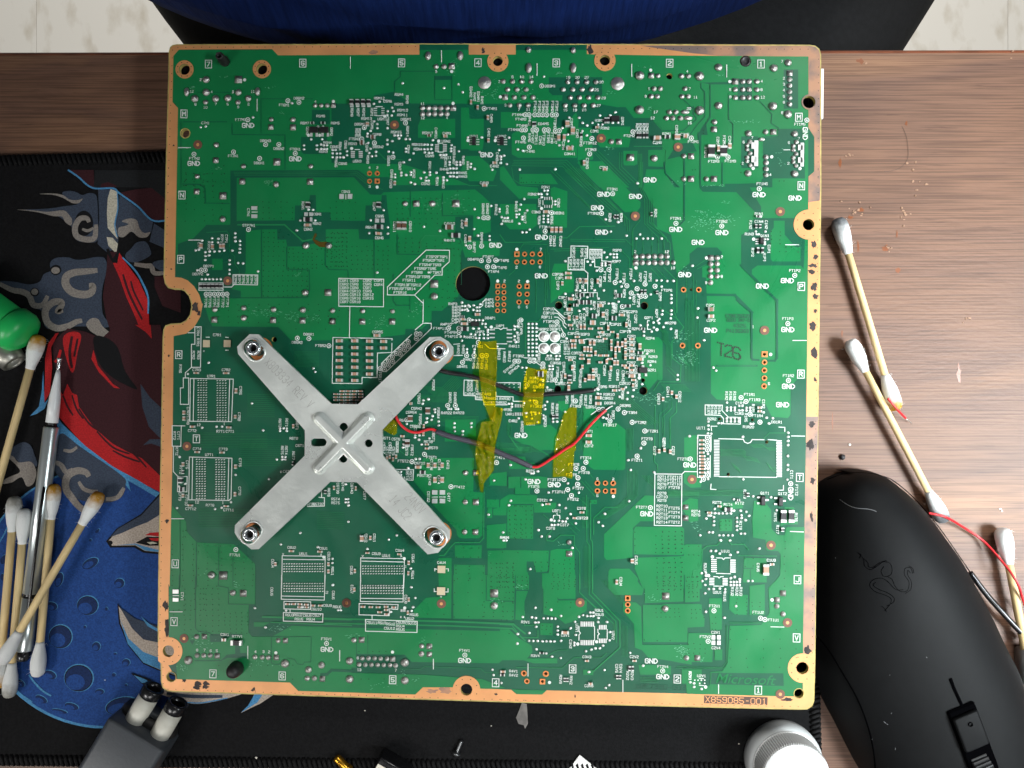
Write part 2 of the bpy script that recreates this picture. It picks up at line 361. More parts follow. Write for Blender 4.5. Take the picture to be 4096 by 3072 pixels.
rib('blue', [(1085, 950), (1200, 1068), (1265, 1180), (1312, 1300), (1312, 1450)], 8); art('ink', [(940, 880), (965, 870), (1000, 960), (1035, 910), (1045, 870), (1060, 900), (1040, 1000), (1000, 1000), (965, 940)], False); rib('blue', [(605, 178), (690, 235), (820, 336), (1000, 340), (1060, 385), (1220, 500), (1370, 630), (1600, 590)], 7, U5, False)
# big tail
art('maroon', [(1030, 0), (1420, 0), (1500, 400), (1500, 1400), (1250, 1250), (1000, 1100), (800, 900), (560, 600), (480, 330), (470, 150), (600, 30), (760, 60), (900, 120)], False, U6)
art('ink', [(830, 110), (960, 120), (1050, 210), (1100, 380), (1150, 470), (1215, 570), (1020, 480), (880, 340)], True, U6)
art('red', [(560, 120), (640, 60), (720, 90), (690, 240), (650, 420), (600, 330)], True, U6); rib('maroon', [(640, 100), (620, 250), (640, 380)], 12, U6); rib('maroon', [(690, 120), (660, 280)], 9, U6); art('red', [(495, 75), (522, 70), (455, 200), (465, 380), (445, 600), (388, 700), (402, 500), (402, 300), (432, 160)], False, U6); art('red', [(510, 540), (560, 620), (600, 520), (640, 600), (685, 620), (700, 720), (800, 860), (860, 930), (1000, 1050), (1130, 1120), (1260, 1180), (1415, 1330), (1500, 1400), (1500, 1540), (1415, 1475), (1200, 1370), (1000, 1270), (760, 1080), (600, 900), (500, 780)], False, U6)
for q in (((560, 620), (600, 720), (650, 800)), ((640, 620), (680, 740), (740, 830)), ((700, 740), (800, 880), (930, 960)), ((860, 940), (1000, 1080), (1150, 1140)), ((1120, 1090), (1200, 1150), (1300, 1260)), ((1000, 1110), (1120, 1170), (1240, 1210))): rib('maroon', q, 8, U6)
art('red', [(830, 220), (870, 360), (1000, 520), (1065, 562), (1010, 555), (880, 420), (812, 300)], False, U6); rib('red', [(540, 220), (520, 290), (490, 330)], 12, U6); art('red', [(1200, 0), (1335, 0), (1345, 120), (1290, 60)], False, U6)
art('blue', [(386, 400), (398, 690), (432, 655), (398, 740), (330, 785), (268, 806), (348, 722), (374, 580)], False, U6); art('blue', [(500, 800), (560, 880), (760, 1070), (1000, 1250), (1220, 1370), (1420, 1490), (1400, 1530), (1250, 1440), (1135, 1375), (1160, 1472), (1060, 1345), (760, 1135), (560, 965), (535, 1010), (488, 1110), (512, 950)], False, U6)
art('slate', [(1245, 520), (1330, 640), (1500, 800), (1500, 1040), (1420, 1000), (1320, 900), (1262, 720)], False, U6); art('slate', [(1270, 1062), (1330, 1010), (1500, 1010), (1500, 1100), (1420, 1075), (1340, 1048)], False, U6)
art('slate', [(540, 960), (620, 1000), (720, 1080), (1080, 1330), (1112, 1420), (1080, 1520), (960, 1570), (760, 1560), (620, 1500), (560, 1390), (470, 1250), (480, 1080)], True, U6)
rib('light', [(470, 1210), (540, 1235), (590, 1300), (650, 1275)], 20, U6); rib('light', [(790, 1340), (760, 1300), (680, 1290), (600, 1340), (585, 1440), (640, 1530), (720, 1620), (830, 1690)], 30, U6); rib('light', [(940, 1540), (1040, 1525), (1100, 1440)], 18, U6); rib('light', [(700, 1385), (740, 1445), (800, 1470), (870, 1470)], 16, U6); rib('light', [(565, 1105), (630, 1115), (685, 1080)], 13, U6)
art('slate', [(80, 1120), (190, 1040), (270, 1060), (310, 1150), (330, 1250), (200, 1230), (130, 1170)], True, U6); art('light', [(50, 1150), (120, 1160), (170, 1215), (280, 1210), (325, 1300), (300, 1400), (240, 1425), (195, 1345), (100, 1395), (0, 1400), (80, 1345), (180, 1300), (140, 1230)], True, U6)
# fox head and chest fur beside the board
art('ink', [(785, 395), (860, 305), (1040, 195), (1100, 130), (1180, 40), (1300, 40), (1300, 500), (1170, 490), (1060, 480), (990, 440), (815, 442)], False, U7)
art('fur', [(800, 395), (870, 320), (1050, 230), (1170, 170), (1300, 160), (1300, 485), (1170, 475), (1070, 465), (1000, 425), (830, 428)], False, U7); art('slate', [(1300, 60), (1180, 60), (1100, 145), (1045, 205), (870, 305), (815, 365), (900, 335), (1010, 285), (1090, 255), (1180, 200), (1300, 190)], False, U7)
art('blue', [(850, 424), (1000, 420), (1070, 462), (1170, 474), (1300, 480), (1300, 462), (1150, 455), (1060, 430), (1000, 412)], False, U7); ell('ink', 814, 406, 20, 17); art('ink', [(1002, 406), (1085, 362), (1180, 362), (1300, 380), (1300, 425), (1100, 428)], False, U7); art('red', [(1072, 350), (1110, 332), (1180, 328), (1300, 345), (1300, 372), (1160, 358), (1100, 352)], False, U7); art('red', [(1100, 372), (1180, 372), (1180, 396), (1120, 388)], False, U7); art('cream', [(1085, 402), (1130, 398), (1165, 410), (1110, 418)], False, U7)
art('ink', [(868, 850), (930, 930), (1040, 1000), (1160, 1040), (1320, 1050), (1320, 1400), (1180, 1350), (1060, 1300), (945, 1160), (880, 1000)], False, U7); art('fur', [(878, 875), (935, 945), (1040, 1010), (1160, 1050), (1320, 1060), (1320, 1390), (1180, 1340), (1065, 1290), (955, 1150), (892, 1000)], False, U7)
art('slate', [(885, 880), (1000, 965), (1165, 1020), (1320, 1040), (1320, 1180), (1165, 1140), (1060, 1118), (980, 1040)], False, U7); art('blue', [(885, 960), (950, 1110), (1060, 1210), (1180, 1255), (1320, 1290), (1320, 1385), (1180, 1338), (1060, 1288), (945, 1150)], False, U7); art('ink', [(965, 1362), (1080, 1400), (1160, 1440), (1060, 1455)], False, U7); art('blue', [(990, 1380), (1070, 1410), (1100, 1430), (1050, 1440)], False, U7); art('blue', [(1040, 945), (1100, 1000), (1165, 1040), (1165, 1060), (1090, 1020)], False, U7)
art('fur', [(1060, 270), (1400, 250), (1900, 280), (1760, 345), (1500, 400), (1350, 392), (1150, 330)], True, U2); rib('slate', [(1150, 300), (1400, 330), (1700, 330)], 14, U2); rib('blue', [(1350, 388), (1500, 392), (1750, 345)], 5, U2); art('fur', [(2020, 290), (2220, 300), (2070, 400), (1985, 440), (1880, 492), (1960, 420)], False, U2); art('blue', [(2020, 300), (2100, 300), (2040, 390), (1960, 440), (1880, 490), (1950, 420)], False, U2)
for nm, (m, b) in PRINT.items():
    if b.v: b.build('printed_artwork', m, mm, {'kind': 'stuff'})
b = MB(); q = ccw([tuple(W(1100 + x / 2.011, 2750 + y / 2.011, ZM).xy) for x, y in ((1985, 120), (2025, 130), (2030, 200), (2035, 285), (2012, 330), (2000, 300), (1960, 290), (1938, 240), (1960, 190))]); b.prism(triangulate(q), [], None, za[0] + 4e-6); b.build('grey_smear', mat('grey_smear', srgb(120, 116, 112), 0.8, noise_amt=0.3, noise_scale=200), mm)
DATA = '''
@Z
z 372,108 1746,108 1746,224 372,224
z 380,224 716,224 716,352 870,355 1020,400 1060,440 1060,500 1000,520 990,640 900,720 756,735 629,735 601,707 459,705 451,690 440,650 435,600 380,560 378,300
z 1290,224 1746,224 1744,818 1724,818 1708,834 1708,895 1702,903 1667,900 1654,873 1548,863 1535,851 1535,720 1527,648 1525,600 1462,591 1450,507 1420,494 1418,455 1388,408 1388,300 1365,255 1330,231
@A
kk 1790,800 1990,800 1990,960 1790,960
kk 1670,1100 1960,1100 1960,1290 1700,1290 1670,1260
kk 2080,880 2212,880 2212,1110 2080,1110
x 8 370,935 850,935
x 8 910,950 910,1075 1495,1080 1495,1460
x 6 1230,680 1230,1060
x 6 1230,680 1800,680
x 6 345,930 345,1659
x 6 530,608 980,608
b 650,298,7 1692,287,6 380,848,M
n 565,470,2 465,600,12 685,605,4 922,605,3 1140,600,11 508,742,8 615,775,10 732,740,7 862,740,5 978,772,9 1092,740,2 1832,712,4 1487,750,FT6M1 1650,675,DB6M2 1890,872,R6M6 1715,950,R6M7 2050,950,R6M5 1005,912,FT7M1 618,948,C7M1 1280,1145,DB6N3 1428,1232,DB6N2 1610,1238,FT6N1 1965,1165,R6N4 1920,1265,R6N3 495,1340,FT7N2 925,1312,FT7N1 1212,1390,DB6N1 2040,1212,C6N5 2135,1397,C6N6
r 1743,1035,Q6M3 2010,1045,Q6M2 2105,1205,R6N4 2165,1190,C6N6 2060,1390,R6N5
G 1088,975 488,1395 1610,1345
o 1528,703 1650,720 1085,912 1282,1188 1428,1186 490,1294 928,1268 1215,1340 1610,1285
s 625,470,40 500,680,42 618,720,28 730,680,40 865,675,40 975,720,28 1090,678,36 980,610,36 625,610,40 1830,755,26 1895,755,26 1962,755,26 1345,910,26 1585,912,30 737,1192,32 1037,1427,28 525,1540,28 1780,1427,28 1398,1628,34
O 410,605,30,50 1193,600,30,48
q 983,470,40 2030,755,26 1340,995,28 1585,998,32 732,1362,30 1407,1380,38 1025,1595,32 1775,1598,34
d 1050,472 2030,710 1757,1085 1880,1085
v 1142,885 1572,728 565,995 620,985 1785,1128 1907,1128 1706,1195 1706,1238 1848,1195 1848,1238 1895,1185 1925,1195 1960,1195 1895,1235 1928,1235 1958,1235 1860,987 1915,987 2022,1245 2055,1245 2022,1283 2068,1285 2105,1285 2022,1325 2068,1327 2105,1327 2142,1327
i 1815,1028,95,60 1928,1028,105,60
p 1788,1080,24,40 1848,1080,24,40 1912,1080,24,40 1972,1080,24,40
e 1800,952,40,24 1920,952,50,24
H 385,355,62 1240,352,62 392,1062,48
f 532,1188
l 1188,685 1188,815
l 318,1221 452,1221
w 820,440,60,14,8 1330,560,60,14,8 450,560,60,20,8 760,1440,50,20,5 1480,820,40,40,6
u 640,1420,820,1600,3,3 400,1500,560,1640,3,3 380,1600,700,1640,4,2
@B
kk 75,1150 180,1010 180,900 270,900 270,690 540,700 540,640 760,600 950,730 1010,730 2230,740 2230,1660 1660,1660 990,1400 930,1385 75,1385
z 1060,900 1440,900 1440,1110 1030,1110 1030,980
z 1505,775 1590,775 1600,900 1755,900 1755,1160 1740,1250 1600,1250 1590,1235 1505,1235
x 8 835,435 835,375 1225,375
x 8 835,435 770,490 770,600
x 6 1215,425 1215,690 1405,690 1405,425
kk 1215,425 1405,425 1405,470 1215,470
z 1560,1310 1700,1310 1900,1480 1860,1590 1600,1590 1500,1480
y 8 560,1240 670,1350 860,1355
y 7 860,1120 930,1200 1000,1250
y 6 1410,1560 1600,1640 1900,1640
b 848,285,5 1692,283,4
l 283,222 283,345
l 1290,150 1290,275
O 1142,205,34,50 1498,205,34,52
s 1230,325,30 1318,325,30 1765,503,72 1080,782,30 1148,782,30 1215,782,30 1282,782,30 1350,782,30 1080,848,30 1148,848,30 1215,848,30 1282,848,30 1350,848,30
q 1402,322,32 1420,785,30
d 1402,380 1418,732 662,873 297,1230 1258,1148 1582,1142 1885,1142
n 1230,382,3 1930,492,2 1080,735,11 1080,892,12 1350,892,4 820,635,R5M4 602,675,R5M12 695,708,C5M6 818,742,R5M3 860,808,R5M10 858,860,R5M11 462,900,R5M13 630,905,U5M1 898,908,DB5M1 388,962,DB5M3 790,1050,R5M15 1137,1060,R5M17 1350,1062,C4M1 577,1075,C5M8 327,1125,FT5N3 308,1178,R5N3 590,1212,DB5N2 1340,1150,U5N2 1022,1187,R5N16 1030,1238,R5N4 1160,1312,C5N9 1340,1330,R4N11 358,1370,U5N3 1320,1460,R4N8 1525,1500,R4N5 1525,1540,R4N3 1115,1620,C5N2 1650,1095,U4N1 1957,1095,U4N2 1848,790,FT4M1 1875,1425,C4N2 1762,1610,C4N8 495,1442,4 580,1442,2
r 300,830,R5M8 368,830,R5M7 430,830,R5M2 520,830,R5M1 910,690,R5M9 695,925,C5M7 522,970,C5M9 350,1055,R5M5 383,1055,R5M6 915,1040,R5M14 925,1240,C5N4 475,1350,R5N9 465,1220,C5N6 705,1370,DB5N1 830,1425,C5N7 1160,1420,R5N1 740,1510,C5N8 985,1510,R5N2 730,1620,C5N3 1615,605,EG4M2 1655,660,R4M2 1697,660,EG4M1 1738,700,R4M1 1840,895,C4M9 1812,1055,C4M2 1430,1255,R4N9 1425,1360,R4N7 1335,1390,C4N1 1530,1360,R4N2 1580,1420,R4N4 1905,1320,C4N9 1240,1600,C5N1 1310,1610,R4N10 1228,1060,C4M10
o 437,1000 892,948 410,1125 548,1168 752,1327 1760,788
G 1790,1300
v 542,737 605,712 745,780 695,818 760,818 690,860 740,866 545,930 580,960 580,1005 692,1005 505,1035 472,1065 470,1095 690,1135 745,1148 690,1183 820,1118 895,1125 938,1125 480,1168 505,1232 565,1267 565,1310 705,1263 755,1275 490,1280 520,1315 245,1260 245,1303 895,1230 895,1265 980,1283 1105,1273 1150,1278 1185,1278 938,1355 870,1382 1180,1190 1175,1235 1100,1187 1135,1187 1100,1238 1135,1238 1195,1138 1400,1193 1395,1230 1395,1260 1482,1260 1275,1300 1310,1300 1340,1300 1378,1380 1378,1410 1455,1380 1495,1380 1455,1410 1495,1410 1385,1450 1420,1450 1455,1450 1355,1498 1390,1498 1425,1498 1458,1498 1385,1537 1420,1537 1458,1545 1615,1400 1610,1435 1655,1455 845,1497 845,1528 898,1522 950,1490 950,1520 1097,1493 1160,1490 1160,1520 1232,1497 1060,1558 1120,1550 1115,1585 1145,1585 1245,1555 1310,1548 1310,1580 1348,1580 950,1605 995,1622 775,1515 775,1548 1580,1107 1735,1107 1888,1107 1710,1268 1925,1247 1945,1320 1945,1350 1943,1388 1850,1465 860,508 1475,520 1318,560 1523,608 770,1085 805,1085 840,1085
e 300,725,40,55 365,725,40,55 428,725,40,55 490,725,40,55
p 300,765,40,16 365,765,40,16 428,765,40,16 490,765,40,16
c 475,965,32,36 1335,1098,40,28 1803,893,26,40 1810,1145,26,40 1880,1392,46,24 775,1615,24,40 1768,1640,50,26 1617,720,22,46 1690,780,22,40
k 535,1110,50,40 415,1170,45,45 1155,1090,40,26
m 560,787,560,862,4,36,12 643,787,643,862,4,36,12 310,1265,310,1325,4,45,14 397,1265,397,1325,4,45,14 1240,1190,1240,1258,4,45,14 1327,1190,1327,1258,4,45,14
m 1690,1130,1690,1185,3,36,12 1612,1130,1612,1185,3,28,12 1997,1130,1997,1185,3,36,12 1920,1130,1920,1185,3,28,12
l 565,768 635,768
l 565,868 635,868
l 335,1242 385,1242
l 1250,1172 1305,1172
l 1250,1270 1310,1270
i 1650,1150,40,90 1957,1150,40,90
h 495,1505,28 580,1505,28 495,1592,28 580,1592,28,1
f 770,970
H 1912,265,55
w 1430,310,90,90,26 1870,590,110,110,40
@C
kk 0,740 690,700 690,640 860,640 870,820 1250,790 1270,770 1390,770 1480,890 1680,890 1700,930 1790,1030 1800,1350 1840,1490 1990,1659 0,1659
kk 540,440 1130,440 1130,640 580,640 540,600
z 10,825 330,825 370,760 620,760 620,990 700,990 840,830 870,900 850,1330 200,1330 130,1290 130,1070 250,1000 10,1000
z 860,1000 1010,1000 1030,1350 860,1360
z 1090,990 1440,985 1440,1130 1425,1215 1110,1215 1080,1180
z 1365,1255 1520,1255 1520,1400 1490,1415 1380,1415 1365,1400
z 1640,1245 1810,1245 1805,1430 1640,1425
z 215,1510 560,1510 640,1620 215,1620
z 860,1370 1130,1370 1430,1659 1100,1659 900,1460
z 1600,1560 1620,1460 1820,1460 1830,1510 1930,1659 1590,1659
y 7 1480,1205 1800,1205 1835,1240 1830,1490 1985,1650
y 5 1320,1275 1320,1450 1500,1620
y 5 1345,1275 1345,1430 1520,1600
y 6 1535,1290 1535,1659
y 6 1550,1290 1550,1659
y 6 1566,1290 1566,1659
y 5 1060,1270 1420,1630
y 5 1035,1270 1400,1650
y 5 1080,1250 1440,1610
y 5 140,1400 560,1400 700,1400 950,1659
y 5 150,1380 720,1380 980,1640
y 5 150,1360 740,1360 1010,1640
y 5 130,1420 690,1425 920,1659
y 6 1690,790 1690,880 1720,940 1790,990 1790,1030 2030,1030 2100,960
b 622,285,3 1875,288,2
l 410,295 410,425
l 1456,300 1456,435
O 318,140,30,36 810,145,30,36 318,340,34,58 810,340,34,58
s 37,490,28 140,490,28 242,490,28 345,490,28 85,578,28 188,578,28 290,578,28 160,665,28 265,665,28 365,665,28 110,752,28 212,752,28 312,752,28 752,495,28 855,495,28 960,495,28 1062,495,28 700,578,28 805,578,28 908,578,28 1012,578,28 778,668,28 880,668,28 982,668,28 1083,668,28 722,755,28 827,755,28 930,755,28 1032,755,28 1300,512,74 1545,425,50 1543,803,50 1748,428,26 1705,570,28 1775,570,28 1672,655,30 1740,655,28 1230,1155,30 1705,1340,38
q 1672,425,30 58,665,30 1315,1155,30 1440,1330,38
d 1667,365 5,660
n 138,440,8 242,440,10 345,440,14 752,445,18 855,445,20 960,445,27 1120,497,30 1068,583,26 1145,672,28 1090,757,27 722,805,15 827,805,19 930,805,23 210,800,7 312,800,11 62,752,3 555,540,DB3M1 195,857,FT4M4 232,907,FT4M3 245,978,FT4M8 150,1022,FT4M9 230,1160,FT4M5 325,1263,FT4M6 480,957,EG4M5 1098,920,R3M7 1160,1005,R3M2 1045,1038,C3M1 995,1170,FT3M12 1003,1243,FT3N3 772,1290,C3N41 1430,1090,FT2M2 1648,570,5 1608,655,8 1720,828,17 1685,893,12 1150,1440,C3N1 1738,1165,C2M6
r 387,765,FT4M2 435,765,FT3M5 478,765,FT3M4 518,765,FT3M3 580,765,FT3M2 628,765,FT3M1 328,930,R4M3 608,950,FT3M6 790,945,C3M3 855,1065,C3M2 325,1110,R4M6 360,1115,FT4M7 400,1120,FT3M11 445,1140,C3M6 485,1125,FT3M10 535,1110,FT3M9 575,1115,FT3M8 615,1120,FT3M7 700,1200,C3M4 895,1160,R3M6 965,1395,C3N40 1355,930,Q3M1 1515,1000,R2M2 1550,1000,R2M3 1590,1000,R2M5 1625,1000,R2M6
o 460,540 280,858 320,858 385,858 428,858 472,858 515,858 577,858 622,858 240,1025 280,1025 365,1025 405,1025 490,1025 533,1025 612,1035 655,1035 260,1115 325,1215 1015,1120 990,1290 1470,1047
v 486,435 765,888 875,890 912,947 962,975 1022,945 1105,865 1218,863 1275,830 750,1075 755,1148 655,1195 750,1207 800,1207 960,1085 910,1037 198,1240 252,1255 5,1315 45,1308 10,1390 75,1402 218,1462 610,1460 1085,965 1130,965 1245,945 1305,945 690,1003 1520,1613 100,1110
c 745,965,45,60 805,1040,45,70 650,1115,35,60 710,1115,35,60 770,1235,70,36 1735,1120,70,40 930,1395,28,50 1160,1465,46,26 1075,1000,40,24
e 1165,925,26,60 1195,925,26,60 900,1085,26,50 380,970,45,50 1520,1090,24,60 1550,1090,24,60 1590,1090,24,60 1625,1090,24,60
i 1270,905,100,55
f 1118,1118
H 1160,255,58
w 200,630,240,90,50 680,400,70,20,12 1230,610,60,20,10 1640,800,50,60,12 1210,1240,60,60,16 1590,330,60,20,8
@D
kk 1340,355 1500,355 1500,788 1340,788
kk 770,455 990,455 990,700 830,700 830,520 530,520 430,500 770,490
kk 870,1095 1060,1095 1060,1445 870,1445
kk 1110,1110 1285,1095 1285,1010 1530,1010 1575,1130 1575,1560 1215,1560 1215,1659 690,1659 690,1625 1040,1610 1110,1560
kk 430,1000 480,930 500,1080 640,1090 640,1440 630,1659 420,1659 420,1250 400,1060
z 430,1080 640,1080 800,1100 800,1180 860,1110 870,1445 1095,1445 1095,1600 690,1600 680,1390 640,1380 640,1640 425,1640
z 300,1280 360,1250 375,1270 375,1370 300,1380
kk 50,1350 160,1180 330,1160 380,1260 300,1270 180,1320
x 10 425,505 425,560 465,600 465,880 390,960 300,1080
x 12 527,515 527,880 480,960 480,1000 395,1060 400,1170
x 10 730,640 730,910 780,960 775,1190
x 10 340,770 340,850 370,890 370,910 230,1030 0,1030
x 10 230,690 340,790
x 8 1070,700 1180,820 1210,850 1200,950 1280,1000 1280,1095 1110,1100
x 14 240,1350 240,1659
x 10 415,1180 415,1659
x 14 660,1390 660,1640
b 1087,297,1 1505,885,M
l 708,308 708,440
s 620,335,42 1230,342,42 1388,282,38 410,430,50 210,430,30 285,430,28 250,570,28 215,655,28 285,655,28 77,828,28 148,828,28 45,895,28 112,895,28 200,895,28 410,812,50 620,757,42 1220,762,46 1385,852,44 575,937,30 950,1062,36 1140,1048,28 1460,1068,36 945,1505,38 1460,1510,38 485,1567,28 235,1315,28 235,1567,28
s 887,490,28 957,490,28 1042,490,28 803,580,28 887,580,28 957,580,28 1042,580,28 803,668,28 887,668,28 957,668,28 1042,668,28 1405,468,28 1405,535,28 1405,605,28 1405,672,28 1405,740,28
s 965,1155,26 935,1195,24 935,1240,24 968,1285,24 935,1328,24 935,1370,24 970,1415,24 1480,1160,26 1445,1203,24 1445,1247,24 1478,1290,24 1445,1332,24 1445,1378,24 1475,1420,24 1145,1325,28 1145,1388,28 1145,1457,28 1145,1522,28
q 803,490,32 1405,400,30 1225,1048,30 570,1020,30 315,1315,32 315,1567,32 568,1567,32
O 250,828,46,24 285,895,46,24 1095,1130,34,22
p 1032,1285,42,280 1010,1200,60,70 1010,1350,60,70 1540,1300,36,260 1520,1220,50,60 1520,1360,50,60
H 77,430,34 1620,717,68 917,262,62
n 272,378,4 300,570,7 362,663,11 290,790,20 298,948,16 1095,487,4 1092,580,8 1105,665,12 748,580,5 748,660,9 1340,455,2 1340,520,3 1340,585,4 1340,655,5 1340,720,6 1320,268,7 1320,835,8 1515,962,FT1M5 340,1155,FT2M1 565,1373,FT2M3 748,1370,FT1M9 895,1160,6 990,1110,7 885,1395,2 1395,1165,6 1505,1120,7 1390,1395,2 1190,1520,4 1100,1620,FT1N6 45,1068,R2M1 245,1075,C2M5
r 155,1020,C2M3 475,1275,RT2M1 610,1150,C2M7 680,1145,RT2M2 740,1140,C1M1
GR 1575,1065
o 317,1115 605,1325 722,1325 1593,917
d 743,490 1205,1322 1000,1450 1517,1452
l 1340,1245 1405,1245
e 535,1265,75,130 670,1265,75,110 50,1108,60,36
c 615,1235,32,60 737,1210,36,50 250,1100,45,36 145,1108,30,50 175,1108,30,50
f 172,1215
w 900,935,180,20,24 620,410,40,40,10 1290,1350,60,140,14 180,1600,120,40,12 600,1640,120,10,14 1390,260,50,30,10
u 450,1030,460,1060,1,2 330,1465,360,1465,2,1 860,1400,860,1500,1,2 1290,1590,1340,1590,2,1
@E
kk 890,90 2212,85 2212,165 960,170 960,690 890,690
y 5 930,110 2212,105
y 5 935,125 2212,122
y 5 940,142 2212,140
kk 310,900 480,840 625,690 880,690 975,645 1600,640 1605,475 1760,475 1770,360 1835,360 1840,550 1995,550 2000,640 2212,645 2212,735 1945,740 1945,860 1690,930 1520,930 1505,855 1410,855 1405,740 1240,740 1060,760 1060,1200 1050,1240 900,1400 1005,1420 1005,1500 590,1500 560,1400 500,1300 310,1270
z 690,1065 805,1065 805,1190 690,1190
y 16 975,690 1490,690 1690,870 1800,850 1830,790
y 6 630,775 850,760 880,800 880,980 940,1040 940,1120 990,1190 990,1240
x 8 1235,740 1235,1500
x 8 1515,935 1515,1180 1765,1190 1765,1400 1740,1495 870,1500
x 8 1940,860 1940,1140 1980,1185 2190,1190 2195,1280
x 8 360,240 560,245 610,290 615,450 880,455
b 358,363,N 343,1072,P
s 808,630,34 1728,922,38 1980,922,36 1720,1440,36
q 520,325,30 812,372,38 1972,1440,36
p 1158,507,65,40 1158,597,65,40 1730,575,40,40 1785,575,40,40
l 1130,550 1190,550
r 1092,555,C7N1 1695,480,R6N1
e 1755,475,45,60 1755,637,90,45 575,1372,35,50 620,1372,35,50 665,1372,35,50 710,1372,35,50 755,1372,35,50 795,1372,30,50
c 1750,697,70,30 575,925,30,55 700,935,26,50 790,930,26,45 820,930,26,50
n 1855,573,C6N1 1850,677,R6N2 1752,740,C6N2 1097,697,STP7N1 653,1147,DB7P1 532,1235,DB7P2
o 1093,743 572,1192 615,1192 625,1457 668,1457 715,1457 760,1457 808,1457 855,1457
r 620,1545,FT7P6 665,1545,FT7P5 715,1545,FT7P4 755,1545,FT7P3 810,1545,FT7P2 860,1545,FT7P1 800,845,R7P1 848,845,C7P1 655,920,R7P2 545,930,C7P2
v 580,865 690,838 690,883 760,845 755,885 945,783 945,828 948,870 998,870 998,912 997,955 995,997 915,975 825,975 770,982 715,985 662,985 615,993 657,1027 615,1035 615,1078 508,972 545,965 883,1082 882,1125 978,1112 1032,1117 882,1188 882,1232 528,1192 640,1240 577,1291 618,1291 660,1291 700,1291 743,1291 785,1291 1198,1205 1625,752 1665,642 1830,642 1805,525 1755,522
f 862,1310
l 545,1333 812,1333 812,1413 545,1413 545,1333
l 812,1378 905,1378 935,1350 1192,1355 1195,1245 922,1242 922,1360
l 430,860 565,860
r 948,1295,R7P8 990,1295,R7P7 1035,1295,R7P6 1080,1295,R7P5 1125,1295,R7P4 1170,1295,R7P3
u 1260,780,1480,1140,5,8 1540,960,1900,1170,8,6 1260,1200,1740,1480,10,6 1960,790,2180,1150,6,9 400,130,800,650,5,9 1250,440,1580,620,6,4
w 1320,220,80,30,20 1780,250,70,20,12 1640,1240,40,40,8
@F
kk 0,85 370,85 480,165 700,160 800,250 1640,250 1745,330 1835,440 1660,300 650,330 620,360 500,355 320,165 0,165
y 5 0,105 360,105 560,270 640,300
y 5 0,122 350,122 540,280
y 5 0,140 340,140 520,290
kk 450,475 620,470 630,360 680,360 690,500 720,680 715,850 500,855 380,850 370,740 0,735 0,550 60,555 60,645 445,645
y 12 1060,960 1060,870 1110,810 1410,815 1500,840 1540,930
kk 1440,600 1640,595 1640,900 1520,950 1490,860 1440,850
z 1500,870 1550,1050 1930,1030 1935,880 1600,860
x 8 945,300 945,600
x 8 1300,345 1300,590 1635,590
x 8 800,790 800,1015 1090,1020
x 8 545,870 545,1280
x 8 755,1235 755,1530 790,1580 940,1580
x 6 940,1480 940,1659
x 6 1510,980 1510,1350
s 890,457,30 1190,457,36 1210,1482,40
q 1012,457,34 1450,457,38 1210,1345,42
n 232,325,C6N3 607,595,C5N5 500,718,R5N8 602,835,C5N6 1378,677,C4N10 1378,862,R4N15 1415,1565,R4P3 1820,1518,R4P1 1820,1555,R4P2 1820,1590,C4P4 1240,1045,FT5P2FT5P1 1205,1085,FT5R2FT5R1 1165,1133,FT5R4FT5R3 1110,1175,FT5R6FT5R5 1020,1217,FT5R8 1225,1217,FT5R7 1030,1265,FT5R10FT5R9 932,1303,FT5R11 920,1355,FT5R13FT5R12 858,1397,FT5R15FT5R14 832,1440,FT5R16
n 215,1308,C6R1 325,1308,C5R3 470,1308,C5R2 592,1308,C5R1 215,1347,C6R2 325,1347,C5R6 470,1347,C5R5 592,1352,C5R4 215,1387,C6R3 325,1387,C5R8 470,1387,C5R7 215,1424,C6R4 335,1424,C5R10 470,1424,C5R9 215,1463,C6R5 335,1463,C5R13 480,1463,C5R12 215,1502,C6R6 335,1502,C5R16 480,1502,C5R15 215,1542,C6R7 335,1542,C5R18
l 155,1282 650,1292 648,1597 155,1590 155,1282
l 1120,970 1378,972 1375,1100 1297,1170 1297,1247 1215,1247 992,1467 692,1465 692,1378 1120,970
l 992,1467 1088,1560 1088,1659
n 1640,1072,DB4P8 1805,1045,FT4P7 1975,1087,FT4P5 1950,1165,FT4P6 1865,1208,FT4P4 495,268,3
r 545,490,R5N7 770,715,C5N11 945,710,C5N10 1517,685,C4N7 1555,845,C4N9 1650,940,DB4P7 1733,835,DB4P6 1750,515,DB4N3 1798,515,DB4N2 1893,525,R4N12
o 1757,613 1803,613 1600,937 1733,925 1730,1087 1812,1087 1890,1082 1797,1155 1865,1155
G 1887,917
v 650,528 507,640 697,718 490,782 697,788 1095,712 1272,757 1655,517 1695,612 1650,737 1565,630 1558,917 1692,810 1820,815 1820,857 580,1217 1148,1215 1838,482 1930,515 1930,545
p 187,378,50,55 280,378,50,55 580,645,45,45 640,645,40,45
l 233,355 233,405
e 600,475,48,60 602,718,90,45 1450,812,95,50
k 825,705,50,85 880,705,50,85 1378,720,85,50
c 1562,680,32,55 1602,850,32,55 598,790,60,30
d 578,275 1910,1312
h 1912,1368,26,1 1910,1435,26 1908,1503,26 1908,1572,26 1908,1640,26
H 1637,1340,192
v 1515,1550 1585,1580 1645,1580 1718,1568 1515,1588 1548,1588 1600,1595 1570,1620 1515,1630 1545,1630 1580,1640 1640,1630 1680,1603 1705,1600 1680,1640 1710,1640
l 1770,1520 1745,1545 1745,1580 1715,1605
w 1190,460,110,80,30 1450,450,120,90,40 1020,1590,80,80,14
